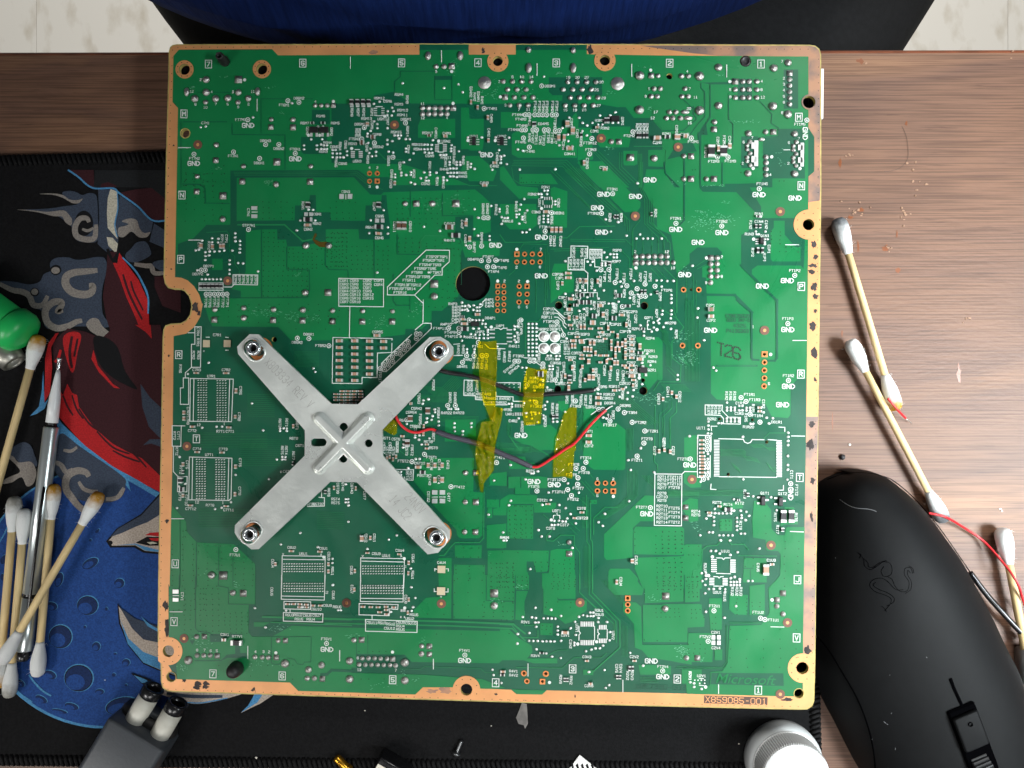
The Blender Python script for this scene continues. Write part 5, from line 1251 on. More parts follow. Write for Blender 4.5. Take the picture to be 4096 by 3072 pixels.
mask_px = [('A', 260, 205), ('A', 320, 135), ('A', 1350, 130), ('A', 1415, 198), ('B', 1045, 190), ('B', 1045, 78), ('B', 1590, 78), ('B', 1590, 190), ('C', 175, 190), ('C', 175, 82), ('C', 960, 82), ('C', 960, 185), ('D', 0, 200), ('D', 1615, 210),
 ('D', 1615, 1000), ('D', 1680, 1100), ('D', 1680, 1480), ('D', 1615, 1540), ('H', 1605, 1659), ('L', 1585, 1659), ('P', 1560, 1659), ('T', 1550, 1342), ('T', 1340, 1340), ('T', 0, 1305), ('S', 515, 1275), ('S', 465, 1320), ('S', 180, 1315), ('S', 130, 1262),
 ('R', 2110, 1315), ('R', 2060, 1268), ('R', 1725, 1255), ('R', 1400, 1240), ('R', 1085, 1240), ('R', 1000, 1320), ('R', 0, 1290), ('Q', 1640, 1280), ('Q', 1550, 1188), ('Q', 295, 1150), ('Q', 205, 1000), ('Q', 205, 100), ('M', 220, 1659), ('I', 250, 1659), ('I', 262, 400),
 ('I', 400, 372), ('I', 490, 300), ('I', 560, 180), ('I', 585, 40), ('E', 575, 1560), ('E', 545, 1460), ('E', 490, 1370), ('E', 420, 1305), ('E', 350, 1275), ('E', 277, 1268), ('E', 300, 0), ('A', 310, 780), ('A', 250, 715)]
maskpoly = ccw([RP(*p) for p in mask_px])
ITEMS = []
reg = None
for ln in DATA.strip().splitlines():
    if not ln.strip(): continue
    if ln[0] == '@': reg = ln[1]; continue
    tk = ln.split(); ITEMS.append((reg, tk[0], tk[1:]))
HOLES = []; HR = []
for reg, c, a in ITEMS:
    if c in 'Hh' and len(c) == 1:
        for t in a:
            q = t.split(','); r = float(q[2]) * U * (1.0 if c == 'H' else 0.56)
            HOLES.append((RP(reg, float(q[0]), float(q[1])), r))
hole_loops = [circle(c, r, 40 if r > 3e-3 else (24 if r > 1.5e-3 else 14)) for c, r in HOLES]
def near_holes(poly):
    x0 = min(p[0] for p in poly); x1 = max(p[0] for p in poly); y0 = min(p[1] for p in poly); y1 = max(p[1] for p in poly)
    return [l for (c, r), l in zip(HOLES, hole_loops) if x0 - r < c[0] < x1 + r and y0 - r < c[1] < y1 + r]
mb = MB(); T = triangulate(outline, hole_loops)
mb.prism(T, [outline] + [list(reversed(h)) for h in hole_loops], -0.0016, 0.0)
mb.build('substrate', M_fr4, board)
def inset(lp, d):
    n = len(lp); out = []
    for i in range(n):
        a = Vector(lp[i - 1]); b = Vector(lp[i]); c = Vector(lp[(i + 1) % n])
        n1 = Vector((-(b - a).y, (b - a).x)).normalized(); n2 = Vector((-(c - b).y, (c - b).x)).normalized()
        v = n1 + n2
        if v.length < 1e-6: v = n1
        v.normalize(); out.append(tuple(b + v * d / max(0.4, v.dot(n1))))
    return out
cop = inset(outline, 0.00045)
mb = MB(); mb.prism(triangulate(cop, hole_loops), [cop], 0, 2e-5); mb.build('copper_rim', M_copper, board)
mb = MB(); mb.prism(triangulate(maskpoly, hole_loops), [maskpoly], 0, 5e-5); mb.build('solder_mask', M_dark, board)
# tarnished copper along the right and the top right corner, laid as its own worn sheet
def sheet(name, poly, z, m, parent=board, props=None, base=0.0):
    poly = ccw(poly); b = MB(); b.prism(triangulate(poly, near_holes(poly)), [poly], base, z); return b.build(name, m, parent, props)
R_ = lambda *pts: [RP(*p) for p in pts]
sheet('tarnished_copper', R_(('D', -250, 90), ('D', 1630, 92), ('D', 1690, 105), ('D', 1728, 140), ('D', 1742, 200), ('D', 1744, 1659), ('H', 1738, 420), ('H', 1610, 440), ('H', 1612, 30), ('D', 1615, 1545), ('D', 1682, 1480), ('D', 1682, 1100), ('D', 1617, 1000), ('D', 1617, 208), ('D', 620, 203), ('D', 300, 170)), 3e-5, M_tarn, base=1e-5)
sheet('tarnished_copper', R_(('L', 1592, 1290), ('L', 1722, 1290), ('P', 1712, 200), ('P', 1690, 1600), ('T', 1682, 820), ('T', 1600, 880), ('T', 1552, 900), ('T', 1558, 0), ('P', 1562, 1600), ('P', 1587, 100)), 3e-5, M_tarn, base=1e-5)

# ---- poured copper and traces under the mask
zc = [6.0e-5]
lightMB, darkMB, traceMB = MB(), MB(), MB()
def clip_to_mask(tris):
    return tris
def pts(reg, a): return [RP(reg, *[float(v) for v in t.split(',')[:2]]) for t in a]
def polyline_fill(mbx, P, w, z):
    line(mbx, P, w, z)
for reg, c, a in ITEMS:
    if c in ('z', 'kk'):
        poly = ccw(pts(reg, a)); zc[0] += 1.2e-6
        (lightMB if c == 'z' else darkMB).prism(triangulate(poly, near_holes(poly), clip=maskpoly), [poly], None, zc[0])
for reg, c, a in ITEMS:
    if c in ('x', 'y'):
        zc[0] += 0.4e-6; line(darkMB if c == 'x' else traceMB, pts(reg, a[1:]), float(a[0]) * U, zc[0])
    elif c == 'Y':
        n = int(a[0]); dx, dy = [float(v) for v in a[1].split(',')]; w = float(a[2]) * U
        base = [tuple(float(v) for v in t.split(',')) for t in a[3:]]
        zc[0] += 0.4e-6
        for k in range(n): line(traceMB, [RP(reg, x + dx * k, y + dy * k) for x, y in base], w, zc[0])
lightMB.build('copper_pour', M_light, board)
darkMB.build('clearance_channels', M_dark, board, {'kind': 'stuff'})
traceMB.build('signal_traces', M_trace, board, {'kind': 'stuff'})
Z0 = zc[0] + 6e-6
print('top of mask', Z0)
# ---- lugs: bare copper discs round the screw holes, over the mask
def disc(name, c, r, m, z, n=40, holes=True, clipr=None):
    poly = circle(c, r, n)
    if clipr: poly = [p if inside(p, clipr) else p for p in poly]
    b = MB(); b.prism(triangulate(poly, near_holes(poly) if holes else ()), [poly], 0, z); return b.build(name, m, board)
viaMB = MB()
def dot(mbx, c, r, z, n=7): mbx.add([(p[0], p[1], z) for p in circle(c, r, n)], [tuple(range(n))])
for rg, x, y, r, clip in (('A', 385, 355, 100, 0), ('A', 1240, 352, 100, 0), ('B', 1912, 265, 117, 0), ('C', 1160, 255, 118, 0), ('H', 1613, 688, 165, 1745), ('Q', 207, 840, 155, 0), ('R', 1565, 1265, 152, 0), ('T', 1545, 1027, 162, 1690), ('D', 1620, 717, 84, 0)):
    c = RP(rg, x, y)
    poly = []
    for k in range(48):
        an = 2 * math.pi * k / 48; px, py = x + r * math.cos(an), y + r * math.sin(an)
        if rg in 'HT': px = min(px, 1738 if rg == 'H' else 1680)
        if rg == 'Q': px = max(px, 93)
        if rg == 'R': py = min(py, 1372)
        poly.append(RP(rg, px, py))
    sheet('copper_lug', poly, Z0, M_copper if rg != 'D' else M_tarn)
    for k in range(8):
        an = math.pi * (2 * k + 1) / 8; px, py = x + 0.8 * r * math.cos(an), y + 0.8 * r * math.sin(an)
        if rg != 'D': dot(viaMB, RP(rg, px, py), 6 * U, Z0 + 2e-6)
for rg, x, y, r in (('A', 392, 1062, 58), ('Q', 238, 1125, 58), ('T', 1507, 1308, 58)):
    c = RP(rg, x, y); poly = circle(c, r * U, 30); b = MB(); b.prism(triangulate(poly, near_holes(poly)), [poly], 0, Z0); b.build('hole_rim', M_fr4, board)
# rim via dots
def dots_along(p, q, step=31.2):
    p = Vector(p); q = Vector(q); n = int((q - p).length / step)
    for k in range(n + 1):
        s = p + (q - p) * (k / n); c = Bz(s.x, s.y)
        if not any(math.hypot(c[0] - h[0][0], c[1] - h[0][1]) < h[1] for h in HOLES): dot(viaMB, c, 5 * U, 8e-5)
def P_(rg, x, y):
    ox, oy, k = REG[rg]; return (ox + x / k, oy + y / k)
for a_, b_ in ((('A', 310, 110), ('B', 1000, 100)), (('C', 1130, 122), ('D', 1610, 130)), (('D', 1725, 240), ('D', 1720, 1640)), (('H', 1722, 70), ('L', 1700, 1260)), (('L', 1695, 1340), ('P', 1680, 1640)), (('T', 1665, 60), ('T', 1655, 860)),
               (('T', 1500, 1456), ('S', 20, 1380)), (('R', 2200, 1385), ('R', 1760, 1370)), (('R', 1250, 1358), ('Q', 200, 1262)), (('Q', 120, 90), ('Q', 110, 700)), (('I', 165, 410), ('M', 120, 1640)), (('E', 205, 60), ('E', 178, 1250)), (('A', 250, 140), ('A', 202, 1620)), (('Q', 145, 1020), ('Q', 147, 1200))):
    dots_along(P_(*a_), P_(*b_))
for rg, x, y in (('E', 270, 1375), ('E', 372, 1398), ('E', 442, 1460), ('I', 440, 205), ('I', 365, 268), ('I', 258, 294)): dot(viaMB, RP(rg, x, y), 6 * U, 8e-5)
# ---- the small things on the board
silk = MB(); padMB = MB(); fluxMB = MB()
LISTS = {}
def put(kind, x, y, sx, sy=None, rot=0.0, sz=None): LISTS.setdefault(kind, []).append((x, y, sx, sy if sy is not None else sx, sz if sz is not None else sx, rot))
ZS = Z0 + 1.2e-5
rotT = -math.pi / 2
for reg, c, a in ITEMS:
    F = lambda t: [float(v) if not i or v.replace('.', '').replace('-', '').isdigit() else v for i, v in enumerate(t.split(','))]
    if c in ('n', 'r', 'D'):
        for t in a:
            x, y, s = t.split(',', 2); p = RP(reg, float(x), float(y))
            strokes(silk, p[0], p[1], s, 24.5 * U, 25.5 * U, 4.3 * U, ZS, {'n': 0, 'r': rotT, 'D': 0.70}[c])
    elif c in ('G', 'GN', 'GR'):
        for t in a:
            x, y = t.split(','); p = RP(reg, float(x), float(y)); strokes(silk, p[0], p[1], 'GND', 48 * U, 46 * U, 9.8 * U, ZS, rotT if c == 'GR' else 0)
    elif c == 'b':
        for t in a:
            x, y, s = t.split(','); p = RP(reg, float(x), float(y)); strokes(silk, p[0], p[1], s, 46 * U, 46 * U, 9 * U, ZS)
            X, Y = 36 * U, 44 * U; line(silk, [(p[0] + i * X, p[1] + j * Y) for i, j in ((-1, -1), (1, -1), (1, 1), (-1, 1), (-1, -1))], 8 * U, ZS)
    elif c == 'l':
        line(silk, pts(reg, a), 8.5 * U, ZS)
    elif c == 'o':
        for t in a:
            p = RP(reg, *F(t)); ring(silk, p, 18.5 * U, 27 * U, ZS + 6e-6); put('test_pad', p[0], p[1], 9.5 * U)
    elif c == 'd':
        for t in a: dot(silk, RP(reg, *F(t)), 18 * U, ZS + 7e-6, 12)
    elif c == 'v':
        for t in a: p = RP(reg, *F(t)); put('solder_dot', p[0], p[1], random.uniform(14, 17.5) * U, random.uniform(13, 15) * U, random.uniform(-0.5, 0.5), 13 * U)
    elif c == 's':
        for t in a:
            x, y, r = F(t); p = RP(reg, x, y); put('solder_joint', p[0], p[1], r * U, r * U * 1.02, random.uniform(0, 6), 30 * U if r > 60 else r * U)
    elif c == 'q':
        for t in a: x, y, r = F(t); p = RP(reg, x, y); put('square_solder_joint', p[0], p[1], r * U, r * U, 0, r * U)
    elif c == 'O':
        for t in a: x, y, w, h = F(t); p = RP(reg, x, y); put('long_solder_joint', p[0], p[1], w * U, h * U, 0, min(w, h) * U)
    elif c in ('c', 'k', 'e'):
        for t in a:
            x, y, w, h = F(t); p = RP(reg, x, y); L, S = max(w, h), min(w, h)
            if c == 'c' and L > 34: L *= 1.12
            put({'c': 'chip_capacitor', 'k': 'brown_capacitor', 'e': 'chip_resistor'}[c], p[0], p[1], L * U, S * U, 0 if w >= h else math.pi / 2, min(S * 0.85, 34) * U)
    elif c == 'i':
        for t in a: x, y, w, h = F(t); p = RP(reg, x, y); put('transistor', p[0], p[1], w * U, h * U, 0, 34 * U)
    elif c in ('p', 'pg'):
        for t in a: x, y, w, h = F(t); p = RP(reg, x, y); put('solder_pad' if c == 'p' else 'gold_pad', p[0], p[1], w * U, h * U, 0, 8 * U)
    elif c == 'h':
        for t in a:
            q = F(t); p = RP(reg, q[0], q[1]); put('square_copper_ring' if len(q) > 3 else 'copper_ring', p[0], p[1], q[2] * U)
    elif c == 'f':
        for t in a: p = RP(reg, *F(t)); put('fiducial_mark', p[0], p[1], 50 * U)
    elif c == 'BP':
        for t in a: p = RP(reg, *F(t)); ring(silk, p, 50 * U, 62 * U, ZS, 24); put('big_pad', p[0], p[1], 50 * U)
    elif c == 'm':
        for t in a:
            x0, y0, x1, y1, n, w, h = F(t)
            for k in range(int(n)):
                q = k / (n - 1); p = RP(reg, x0 + (x1 - x0) * q, y0 + (y1 - y0) * q); padMB.box((p[0], p[1], Z0 + 1e-5), (w * U, h * U, 6e-5))
    elif c in ('grid', 'grid2', 'u'):
        for t in a:
            x0, y0, x1, y1, nx, ny = F(t); nx, ny = int(nx), int(ny)
            for i in range(nx):
                for j in range(ny):
                    x = x0 + (x1 - x0) * (i / max(1, nx - 1)); y = y0 + (y1 - y0) * (j / max(1, ny - 1))
                    if c == 'u':
                        if random.random() < 0.12: continue
                        x += random.uniform(-7, 7); y += random.uniform(-5, 5)
                    elif c == 'grid': x += (j % 2) * 3
                    p = RP(reg, x, y)
                    if c == 'u': dot(viaMB, p, 5.5 * U, Z0 + 3e-6)
                    elif c == 'grid': padMB.box((p[0], p[1], Z0 + 1e-5), (17 * U, 9 * U, 5e-5), rot=0.25)
                    else: put('solder_dot', p[0], p[1], 15 * U, 15 * U, 0, 12 * U)
    elif c == 'w':
        for t in a:
            x, y, rx, ry, n = F(t)
            for k in range(int(n * 0.8)):
                p = RP(reg, x + random.gauss(0, 0.5) * rx, y + random.gauss(0, 0.5) * ry); L = random.uniform(3, 10) * U; an = random.uniform(-0.7, 0.7)
                line(fluxMB, [(p[0] - L * math.cos(an), p[1] - L * math.sin(an)), (p[0] + L * math.cos(an), p[1] + L * math.sin(an) + random.uniform(-2, 2) * U)], random.uniform(1.6, 3.6) * U, Z0 + 8e-6)
silk.build('silkscreen_print', M_silk, board, {'kind': 'stuff'})
padMB.build('chip_footprint_pads', M_tin, board, {'kind': 'stuff'})
viaMB.build('via_pits', M_via, board, {'kind': 'stuff'})
fluxMB.build('flux_residue', M_flux, board, {'kind': 'stuff'})
# unit shapes
def dome(seg, rings, hgt, nub=False):
    prof = [(math.cos(math.pi / 2 * k / rings), hgt * math.sin(math.pi / 2 * k / rings)) for k in range(rings)]
    if nub: prof += [(0.36, hgt * 0.90), (0.33, hgt * 1.25), (0.2, hgt * 1.35)]
    else: prof += [(0.12, hgt)]
    v, f = lathe(prof, seg); return v, f[:-2] + [f[-1]]
def umesh(name, vf, mats, smooth=True, mi=None): return mesh(name, vf[0], vf[1], mats, smooth, mi)
def chip(body):
    b = MB(); b.box((0, 0, 0.5), (0.62, 0.94, 1.0), 0)
    b.box((-0.40, 0, 0.5), (0.22, 1.0, 1.04), 1); b.box((0.40, 0, 0.5), (0.22, 1.0, 1.04), 1)
    return mesh('chip', b.v, b.f, [body, M_tin], False, b.mi)
def sqjoint():
    b = MB(); b.box((0, 0, 0.06), (2, 2, 0.12)); v, f = dome(10, 3, 0.55, True); b.add([(x * 0.85, y * 0.85, z + 0.1) for x, y, z in v], f); return mesh('square_joint', b.v, b.f, M_solder, True)
def ringmesh(sq):
    n = 16; b = MB(); inner = circle((0, 0), 0.56, n)
    outer = circle((0, 0), 1.0, n) if not sq else [(x / max(abs(x), abs(y)), y / max(abs(x), abs(y))) for x, y in circle((0, 0), 1.0, n)]
    b.add([(p[0], p[1], 0.05) for p in inner + outer], [(i, n + i, n + (i + 1) % n, (i + 1) % n) for i in range(n)])
    b.add([(p[0], p[1], 0.05) for p in inner] + [(p[0], p[1], -1.6) for p in inner], [(i, (i + 1) % n, n + (i + 1) % n, n + i) for i in range(n)])
    return mesh('ring', b.v, b.f, M_ring)
def fid():
    b = MB(); v, f = lathe([(1, 0), (1, 0.02)], 24); b.add(v, f, 0); v, f = lathe([(0.36, 0.02), (0.34, 0.05)], 14); b.add(v, f, 1); return mesh('fid', b.v, b.f, [M_fid, M_copper], False, b.mi)
def icmesh():
    b = MB(); z = 0.8; X = 0.5
    v = [(sx * X * k, sy * X * k, h) for h, k in ((0, 1), (0.75, 1), (1, 0.86)) for sx, sy in ((-1, -1), (1, -1), (1, 1), (-1, 1))]
    b.add(v, [(i + 4 * r, (i + 1) % 4 + 4 * r, (i + 1) % 4 + 4 * r + 4, i + 4 * r + 4) for r in (0, 1) for i in range(4)] + [(8, 9, 10, 11)]); return mesh('ic', b.v, b.f, M_blk)
def padm(m):
    b = MB(); b.box((0, 0, 0.5), (1, 1, 1)); return mesh('pad', b.v, b.f, m)
UM = {'test_pad': umesh('pad', dome(10, 2, 0.35), M_tin), 'solder_dot': umesh('dot', dome(9, 2, 0.55), M_tin), 'solder_joint': umesh('joint', dome(12, 3, 0.6, True), M_solder),
      'square_solder_joint': sqjoint(), 'long_solder_joint': umesh('joint', dome(14, 3, 0.7), M_solder), 'chip_capacitor': chip(M_capt), 'brown_capacitor': chip(M_capb), 'chip_resistor': chip(M_blk),
      'transistor': icmesh(), 'solder_pad': padm(M_tin), 'gold_pad': padm(M_gold), 'copper_ring': ringmesh(False), 'square_copper_ring': ringmesh(True), 'fiducial_mark': fid(), 'big_pad': umesh('pad', dome(20, 3, 0.18), M_solder)}
RENAME = {'square_solder_joint': 'solder_joint', 'long_solder_joint': 'solder_joint', 'square_copper_ring': 'copper_ring', 'brown_capacitor': 'chip_capacitor', 'big_pad': 'solder_pad', 'gold_pad': 'solder_pad'}
BYNAME = {}
for kind, L in LISTS.items():
    for it in L: BYNAME.setdefault(RENAME.get(kind, kind), []).append((it[2] * it[3], kind, it))
for nm, L in BYNAME.items():
    L.sort(key=lambda t: -t[0])
    print(nm, len(L))
    for ar, kind, (x, y, sx, sy, sz, rot) in L[:300]:
        o = bpy.data.objects.new(nm, UM[kind]); COL.objects.link(o); o.parent = board
        o.location = (x, y, Z0 + 2e-6); o.rotation_euler = (0, 0, rot); o.scale = (sx, sy, sz)
    if len(L) > 300:
        b = MB(); me = None
        for ar, kind, (x, y, sx, sy, sz, rot) in L[300:]:
            me = UM[kind]; cr, sr = math.cos(rot), math.sin(rot)
            b.add([(x + v.co.x * sx * cr - v.co.y * sy * sr, y + v.co.x * sx * sr + v.co.y * sy * cr, Z0 + 2e-6 + v.co.z * sz) for v in me.vertices], [tuple(p.vertices) for p in me.polygons])
            mis = [p.material_index for p in me.polygons]; b.mi[-len(mis):] = mis
        b.build('small_' + nm + 's', list(me.materials), board, {'kind': 'stuff'}, smooth=nm not in ('chip_capacitor', 'chip_resistor'))
# ---- lettering etched in the mask and stamped with ink
def font_part(name, text, c, size, rot, m, shear=0.0, bold=0.0, z=Z0 + 9e-6, sx=1.0, parent=board):
    cu = bpy.data.curves.new(name, 'FONT'); cu.body = text; cu.size = size; cu.shear = shear; cu.offset = bold; cu.align_x = 'CENTER'; cu.align_y = 'CENTER'; cu.extrude = 3e-6; cu.resolution_u = 3
    o = bpy.data.objects.new(name, cu); COL.objects.link(o)
    dg = bpy.context.evaluated_depsgraph_get(); me = bpy.data.meshes.new_from_object(o.evaluated_get(dg)); bpy.data.objects.remove(o)
    me.materials.clear(); me.materials.append(m)
    p = obj(name, me, parent); p.location = (c[0], c[1], z); p.rotation_euler = (0, 0, rot); p.scale = (sx, 1, 1); return p
font_part('etched_lettering', 'Microsoft', RP('T', 905, 1155), 150 * U, -0.012, M_light, shear=0.28, bold=1.5e-5, sx=1.10)
b = MB(); p = RP('S', 1780, 1240); strokes(b, p[0], p[1], 'X857330-003', 50 * U, 52 * U, 5 * U, Z0 + 6e-6); b.build('etched_part_number', M_etch, board)
b = MB()
for x, y, s, pt, h in ((830, 178, 'E70NE705679', 24, 36), (835, 225, '0000 347-0', 25, 32), (850, 285, '4325', 36, 34), (828, 343, 'P4136363', 31, 36)):
    p = RP('L', x, y); strokes(b, p[0], p[1], s, pt * U, h * U, 5 * U, Z0 + 6e-6)
b.build('etched_date_code', M_etch, board)
b = MB()
for i, ch in enumerate('T26'):      # dot-matrix ink stamp
    p = RP('L', 650 + i * 85, 545 + i * 22)
    for path in FONT[ch].split():
        P = [(p[0] + (int(path[k]) / 4 - 0.5) * 82 * U, p[1] + (int(path[k + 1]) / 6 - 0.5) * 128 * U - (int(path[k]) / 4 - 0.5) * 18 * U) for k in range(0, len(path), 2)]
        for q0, q1 in zip(P[:-1], P[1:]):
            n = max(2, int(math.hypot(q1[0] - q0[0], q1[1] - q0[1]) / (17 * U)))
            for k in range(n): dot(b, (q0[0] + (q1[0] - q0[0]) * k / n + random.uniform(-2, 2) * U, q0[1] + (q1[1] - q0[1]) * k / n + random.uniform(-2, 2) * U), 9 * U, Z0 + 6e-6 + k * 3e-7, 6)
b.build('ink_stamp', M_ink, board)
sheet('number_panel', R_(('T', 460, 1332), ('T', 1163, 1352), ('T', 1160, 1437), ('T', 458, 1417)), 6e-5, mat('dark_brown_panel', srgb(82, 58, 46), 0.6))
b = MB(); p = RP('T', 812, 1387); strokes(b, p[0], p[1], 'X859085-001', 61 * U, 60 * U, 8 * U, 7e-5, -0.012); b.build('rim_part_number', M_copper, board)
# ---- burnt and dirty patches on the bare copper
def blob(cx, cy, rx, ry, n=22, rough=0.35, seed=0):
    return [(cx + rx * math.cos(a) * (1 + rough * noise.noise(Vector((math.cos(a) * 1.7 + seed, math.sin(a) * 1.7, seed)))), cy + ry * math.sin(a) * (1 + rough * noise.noise(Vector((math.cos(a) * 1.7 + seed, math.sin(a) * 1.7, seed + 5))))) for a in [2 * math.pi * k / n for k in range(n)]]
sd = 0
for rg, x, y, rx, ry in (('I', 512, 85, 40, 55), ('I', 545, 145, 22, 26), ('Q', 178, 335, 30, 52), ('Q', 190, 590, 26, 95), ('Q', 525, 1200, 36, 28), ('Q', 618, 1200, 36, 26), ('Q', 525, 1240, 38, 24), ('Q', 620, 1240, 36, 22), ('Q', 378, 1165, 20, 16), ('R', 1890, 1317, 18, 10), ('Q', 1145, 1270, 24, 18),
                         ('M', 190, 925, 22, 20), ('I', 212, 620, 10, 10), ('E', 235, 1178, 10, 10), ('A', 265, 1195, 12, 12), ('B', 540, 165, 42, 22), ('B', 1750, 145, 20, 36), ('C', 995, 140, 32, 42), ('H', 1675, 910, 30, 40), ('H', 1690, 1050, 22, 30), ('H', 1660, 1140, 40, 26), ('H', 1650, 1205, 32, 22),
                         ('H', 1680, 1375, 36, 44), ('H', 1695, 1480, 28, 30), ('H', 1690, 1640, 24, 18), ('L', 1665, 290, 40, 44), ('L', 1690, 130, 18, 12), ('L', 1680, 590, 34, 60), ('L', 1690, 880, 14, 24), ('L', 1650, 1370, 30, 30), ('L', 1640, 1600, 36, 44), ('P', 1640, 85, 36, 44), ('P', 1660, 480, 28, 40), ('P', 1650, 880, 20, 60), ('T', 1600, 830, 44, 40), ('R', 1330, 1275, 70, 40), ('R', 1180, 1280, 60, 22), ('S', 830, 1340, 8, 20), ('T', 1380, 1375, 60, 18)):
    sd += 3.7; poly = blob(x, y, rx, ry, rough=0.9, seed=sd)
    q = ccw([RP(rg, *p) for p in poly]); bb = MB(); bb.prism(triangulate(q, near_holes(q)), [], None, Z0 + 8e-6 if rg in 'IQ' and x > 150 and y < 700 and rg == 'I' else 7.5e-5 + sd * 1e-8)
    bb.build('burnt_patch', M_tarn if (rg, x) in (('R', 1330), ('R', 1180), ('B', 540)) else M_dirt, board)
b = MB(); q = ccw([RP('E', *p) for p in ((1830, 780), (1850, 800), (1820, 850), (1880, 880), (1950, 880), (1990, 905), (1950, 940), (1880, 935), (1830, 900), (1800, 850))]); b.prism(triangulate(q), [], None, Z0 + 9e-6)
b.build('flux_stain', mat('brown_flux', srgb(82, 66, 20), 0.3), board)
# ---- rubber posts and plugs that belong to the board
M_rub = mat('black_rubber', srgb(34, 32, 33), 0.5, noise_amt=0.4, noise_scale=300, bump=0.2, bump_scale=400)
def rubber(rg, x, y, prof, name):
    v, f = lathe([(r * U, h) for r, h in prof], 20); p = RP(rg, x, y); o = obj(name, mesh(name, v, f, M_rub, True), board); o.location = (p[0], p[1], Z0); return o
rubber('A', 828, 268, [(58, -0.001), (58, 0.001), (50, 0.0022), (44, 0.0052), (36, 0.0058), (26, 0.0056), (24, 0.003)], 'rubber_standoff')
rubber('Q', 960, 1030, [(84, -0.001), (84, 0.0015), (78, 0.0035), (60, 0.0050), (30, 0.0056), (4, 0.0058)], 'rubber_bumper')
rubber('D', 917, 262, [(58, -0.0012), (58, -0.0003), (40, 0.0), (36, -0.0004), (4, -0.0003)], 'plug')
# ---- unseen heat sinks, ports and a hole backing added, coloured black for shade
M_under = mat('underside_shade_black', srgb(9, 9, 10), 0.8, spec=0.1); M_alu = mat('heat_sink_aluminium', srgb(120, 120, 122), 0.4, metal=0.8)  # near-black stands in for the darkness under the board
def under(name, x0, y0, x1, y1, h, m):
    a = Bz(x0, y0); c = Bz(x1, y1); b = MB(); b.box(((a[0] + c[0]) / 2, (a[1] + c[1]) / 2, -0.0018 - h / 2), (abs(c[0] - a[0]), abs(c[1] - a[1]), h)); return b.build(name, m, board)
under('heat_sink', 1050, 1480, 1700, 2080, 0.019, M_under); under('fan_hole_backing', 1780, 1030, 2000, 1240, 0.018, M_under); under('heat_sink', 2180, 1180, 2640, 1620, 0.020, M_under)
under('port_block', 1950, 200, 2560, 520, 0.014, M_under); under('port_block', 2650, 200, 2960, 520, 0.014, M_under); under('port_block', 700, 215, 1080, 470, 0.014, M_under); under('port_block', 1120, 2650, 1640, 2730, 0.012, M_under); under('port_block', 820, 2600, 1060, 2720, 0.012, M_under)
under('under_cover', 3060, 1260, 3100, 1580, 0.006, M_under); under('port_block', 2350, 1900, 2500, 2010, 0.006, M_under)
a = RP('D', 1690, 345, -0.002); c = RP('D', 1778, 895, -0.002); b = MB(); b.box(((a[0] + c[0]) / 2, (a[1] + c[1]) / 2, -0.0045), (abs(c[0] - a[0]), abs(c[1] - a[1]), 0.005)); b.build('white_connector', mat('white_plastic', srgb(232, 232, 228), 0.45), board)
# slim board legs: electrolytic capacitors and the like that the board stands on
for x, y in ((800, 700), (800, 2300), (3080, 700), (3050, 2300), (1900, 2500)):
    p = Bz(x, y); wz = (BM @ Vector((p[0], p[1], -0.0016))).z; hh = wz - 0.0032
    v, f = lathe([(0.004, -0.0017 - hh), (0.004, -0.0017)], 20); o = obj('capacitor_can', mesh('can', v, f, M_alu, True), board); o.location = (p[0], p[1], 0)

for rg, x, y, r in (('A', 385, 355, 62), ('A', 1240, 352, 62), ('B', 1912, 265, 55), ('C', 1160, 255, 58), ('D', 1620, 717, 68), ('H', 1613, 688, 62), ('T', 1545, 1027, 66), ('T', 1507, 1308, 50), ('D', 77, 430, 34), ('G', 650, 1580, 42), ('G', 1597, 1585, 42), ('K', 640, 985, 38), ('K', 1585, 1005, 44), ('K', 1583, 888, 22), ('I', 1375, 437, 30)):  # black closed cups added under the holes so they look dark inside
    v, f = lathe([((r + 4) * U, -0.00165), ((r + 4) * U, -0.0085), (0.0001, -0.0085)], 24); p = RP(rg, x, y); o = obj('hole_shade_cup', mesh('shade_cup', v, f[:-2], M_under, True), board); o.location = (p[0], p[1], 0)
# ================================================================ cross bracket
M_steel = mat('brushed_steel', srgb(230, 233, 227), 0.30, metal=0.58, noise_amt=0.07, noise_scale=45, bump=0.22, bump_scale=420, detail=9)
nt = M_steel.node_tree; _t = nt.nodes.new('ShaderNodeTexCoord'); _n = nt.nodes.new('ShaderNodeTexNoise'); _n.inputs['Scale'].default_value = 70; _n.inputs['Detail'].default_value = 9; _r = nt.nodes.new('ShaderNodeMapRange'); _r.inputs[1].default_value = 0.3; _r.inputs[2].default_value = 0.7; _r.inputs[3].default_value = 0.24; _r.inputs[4].default_value = 0.44
nt.links.new(_t.outputs['Object'], _n.inputs['Vector']); nt.links.new(_n.outputs['Fac'], _r.inputs[0]); nt.links.new(_r.outputs[0], nt.nodes['Principled BSDF'].inputs['Roughness'])
M_chrome = mat('polished_steel', srgb(206, 210, 212), 0.24, metal=0.85)
M_steel_dk = mat('scratched_steel', srgb(196, 195, 190), 0.35, metal=0.6)
HB = 0.0036          # underside of the centre plate above the mask
def X8(x, y, z): return Bz(900 + x / 1.58, 1250 + y / 1.58, z)
brk = thing('cross_bracket', 'silver X-shaped steel spring bracket with four posts on the lower left of the board', 'bracket', mw=BM)
ZB = HB + 0.0013
oct8 = [(672, 577), (840, 580), (995, 740), (997, 905), (832, 1073), (665, 1070), (503, 905), (505, 745)]
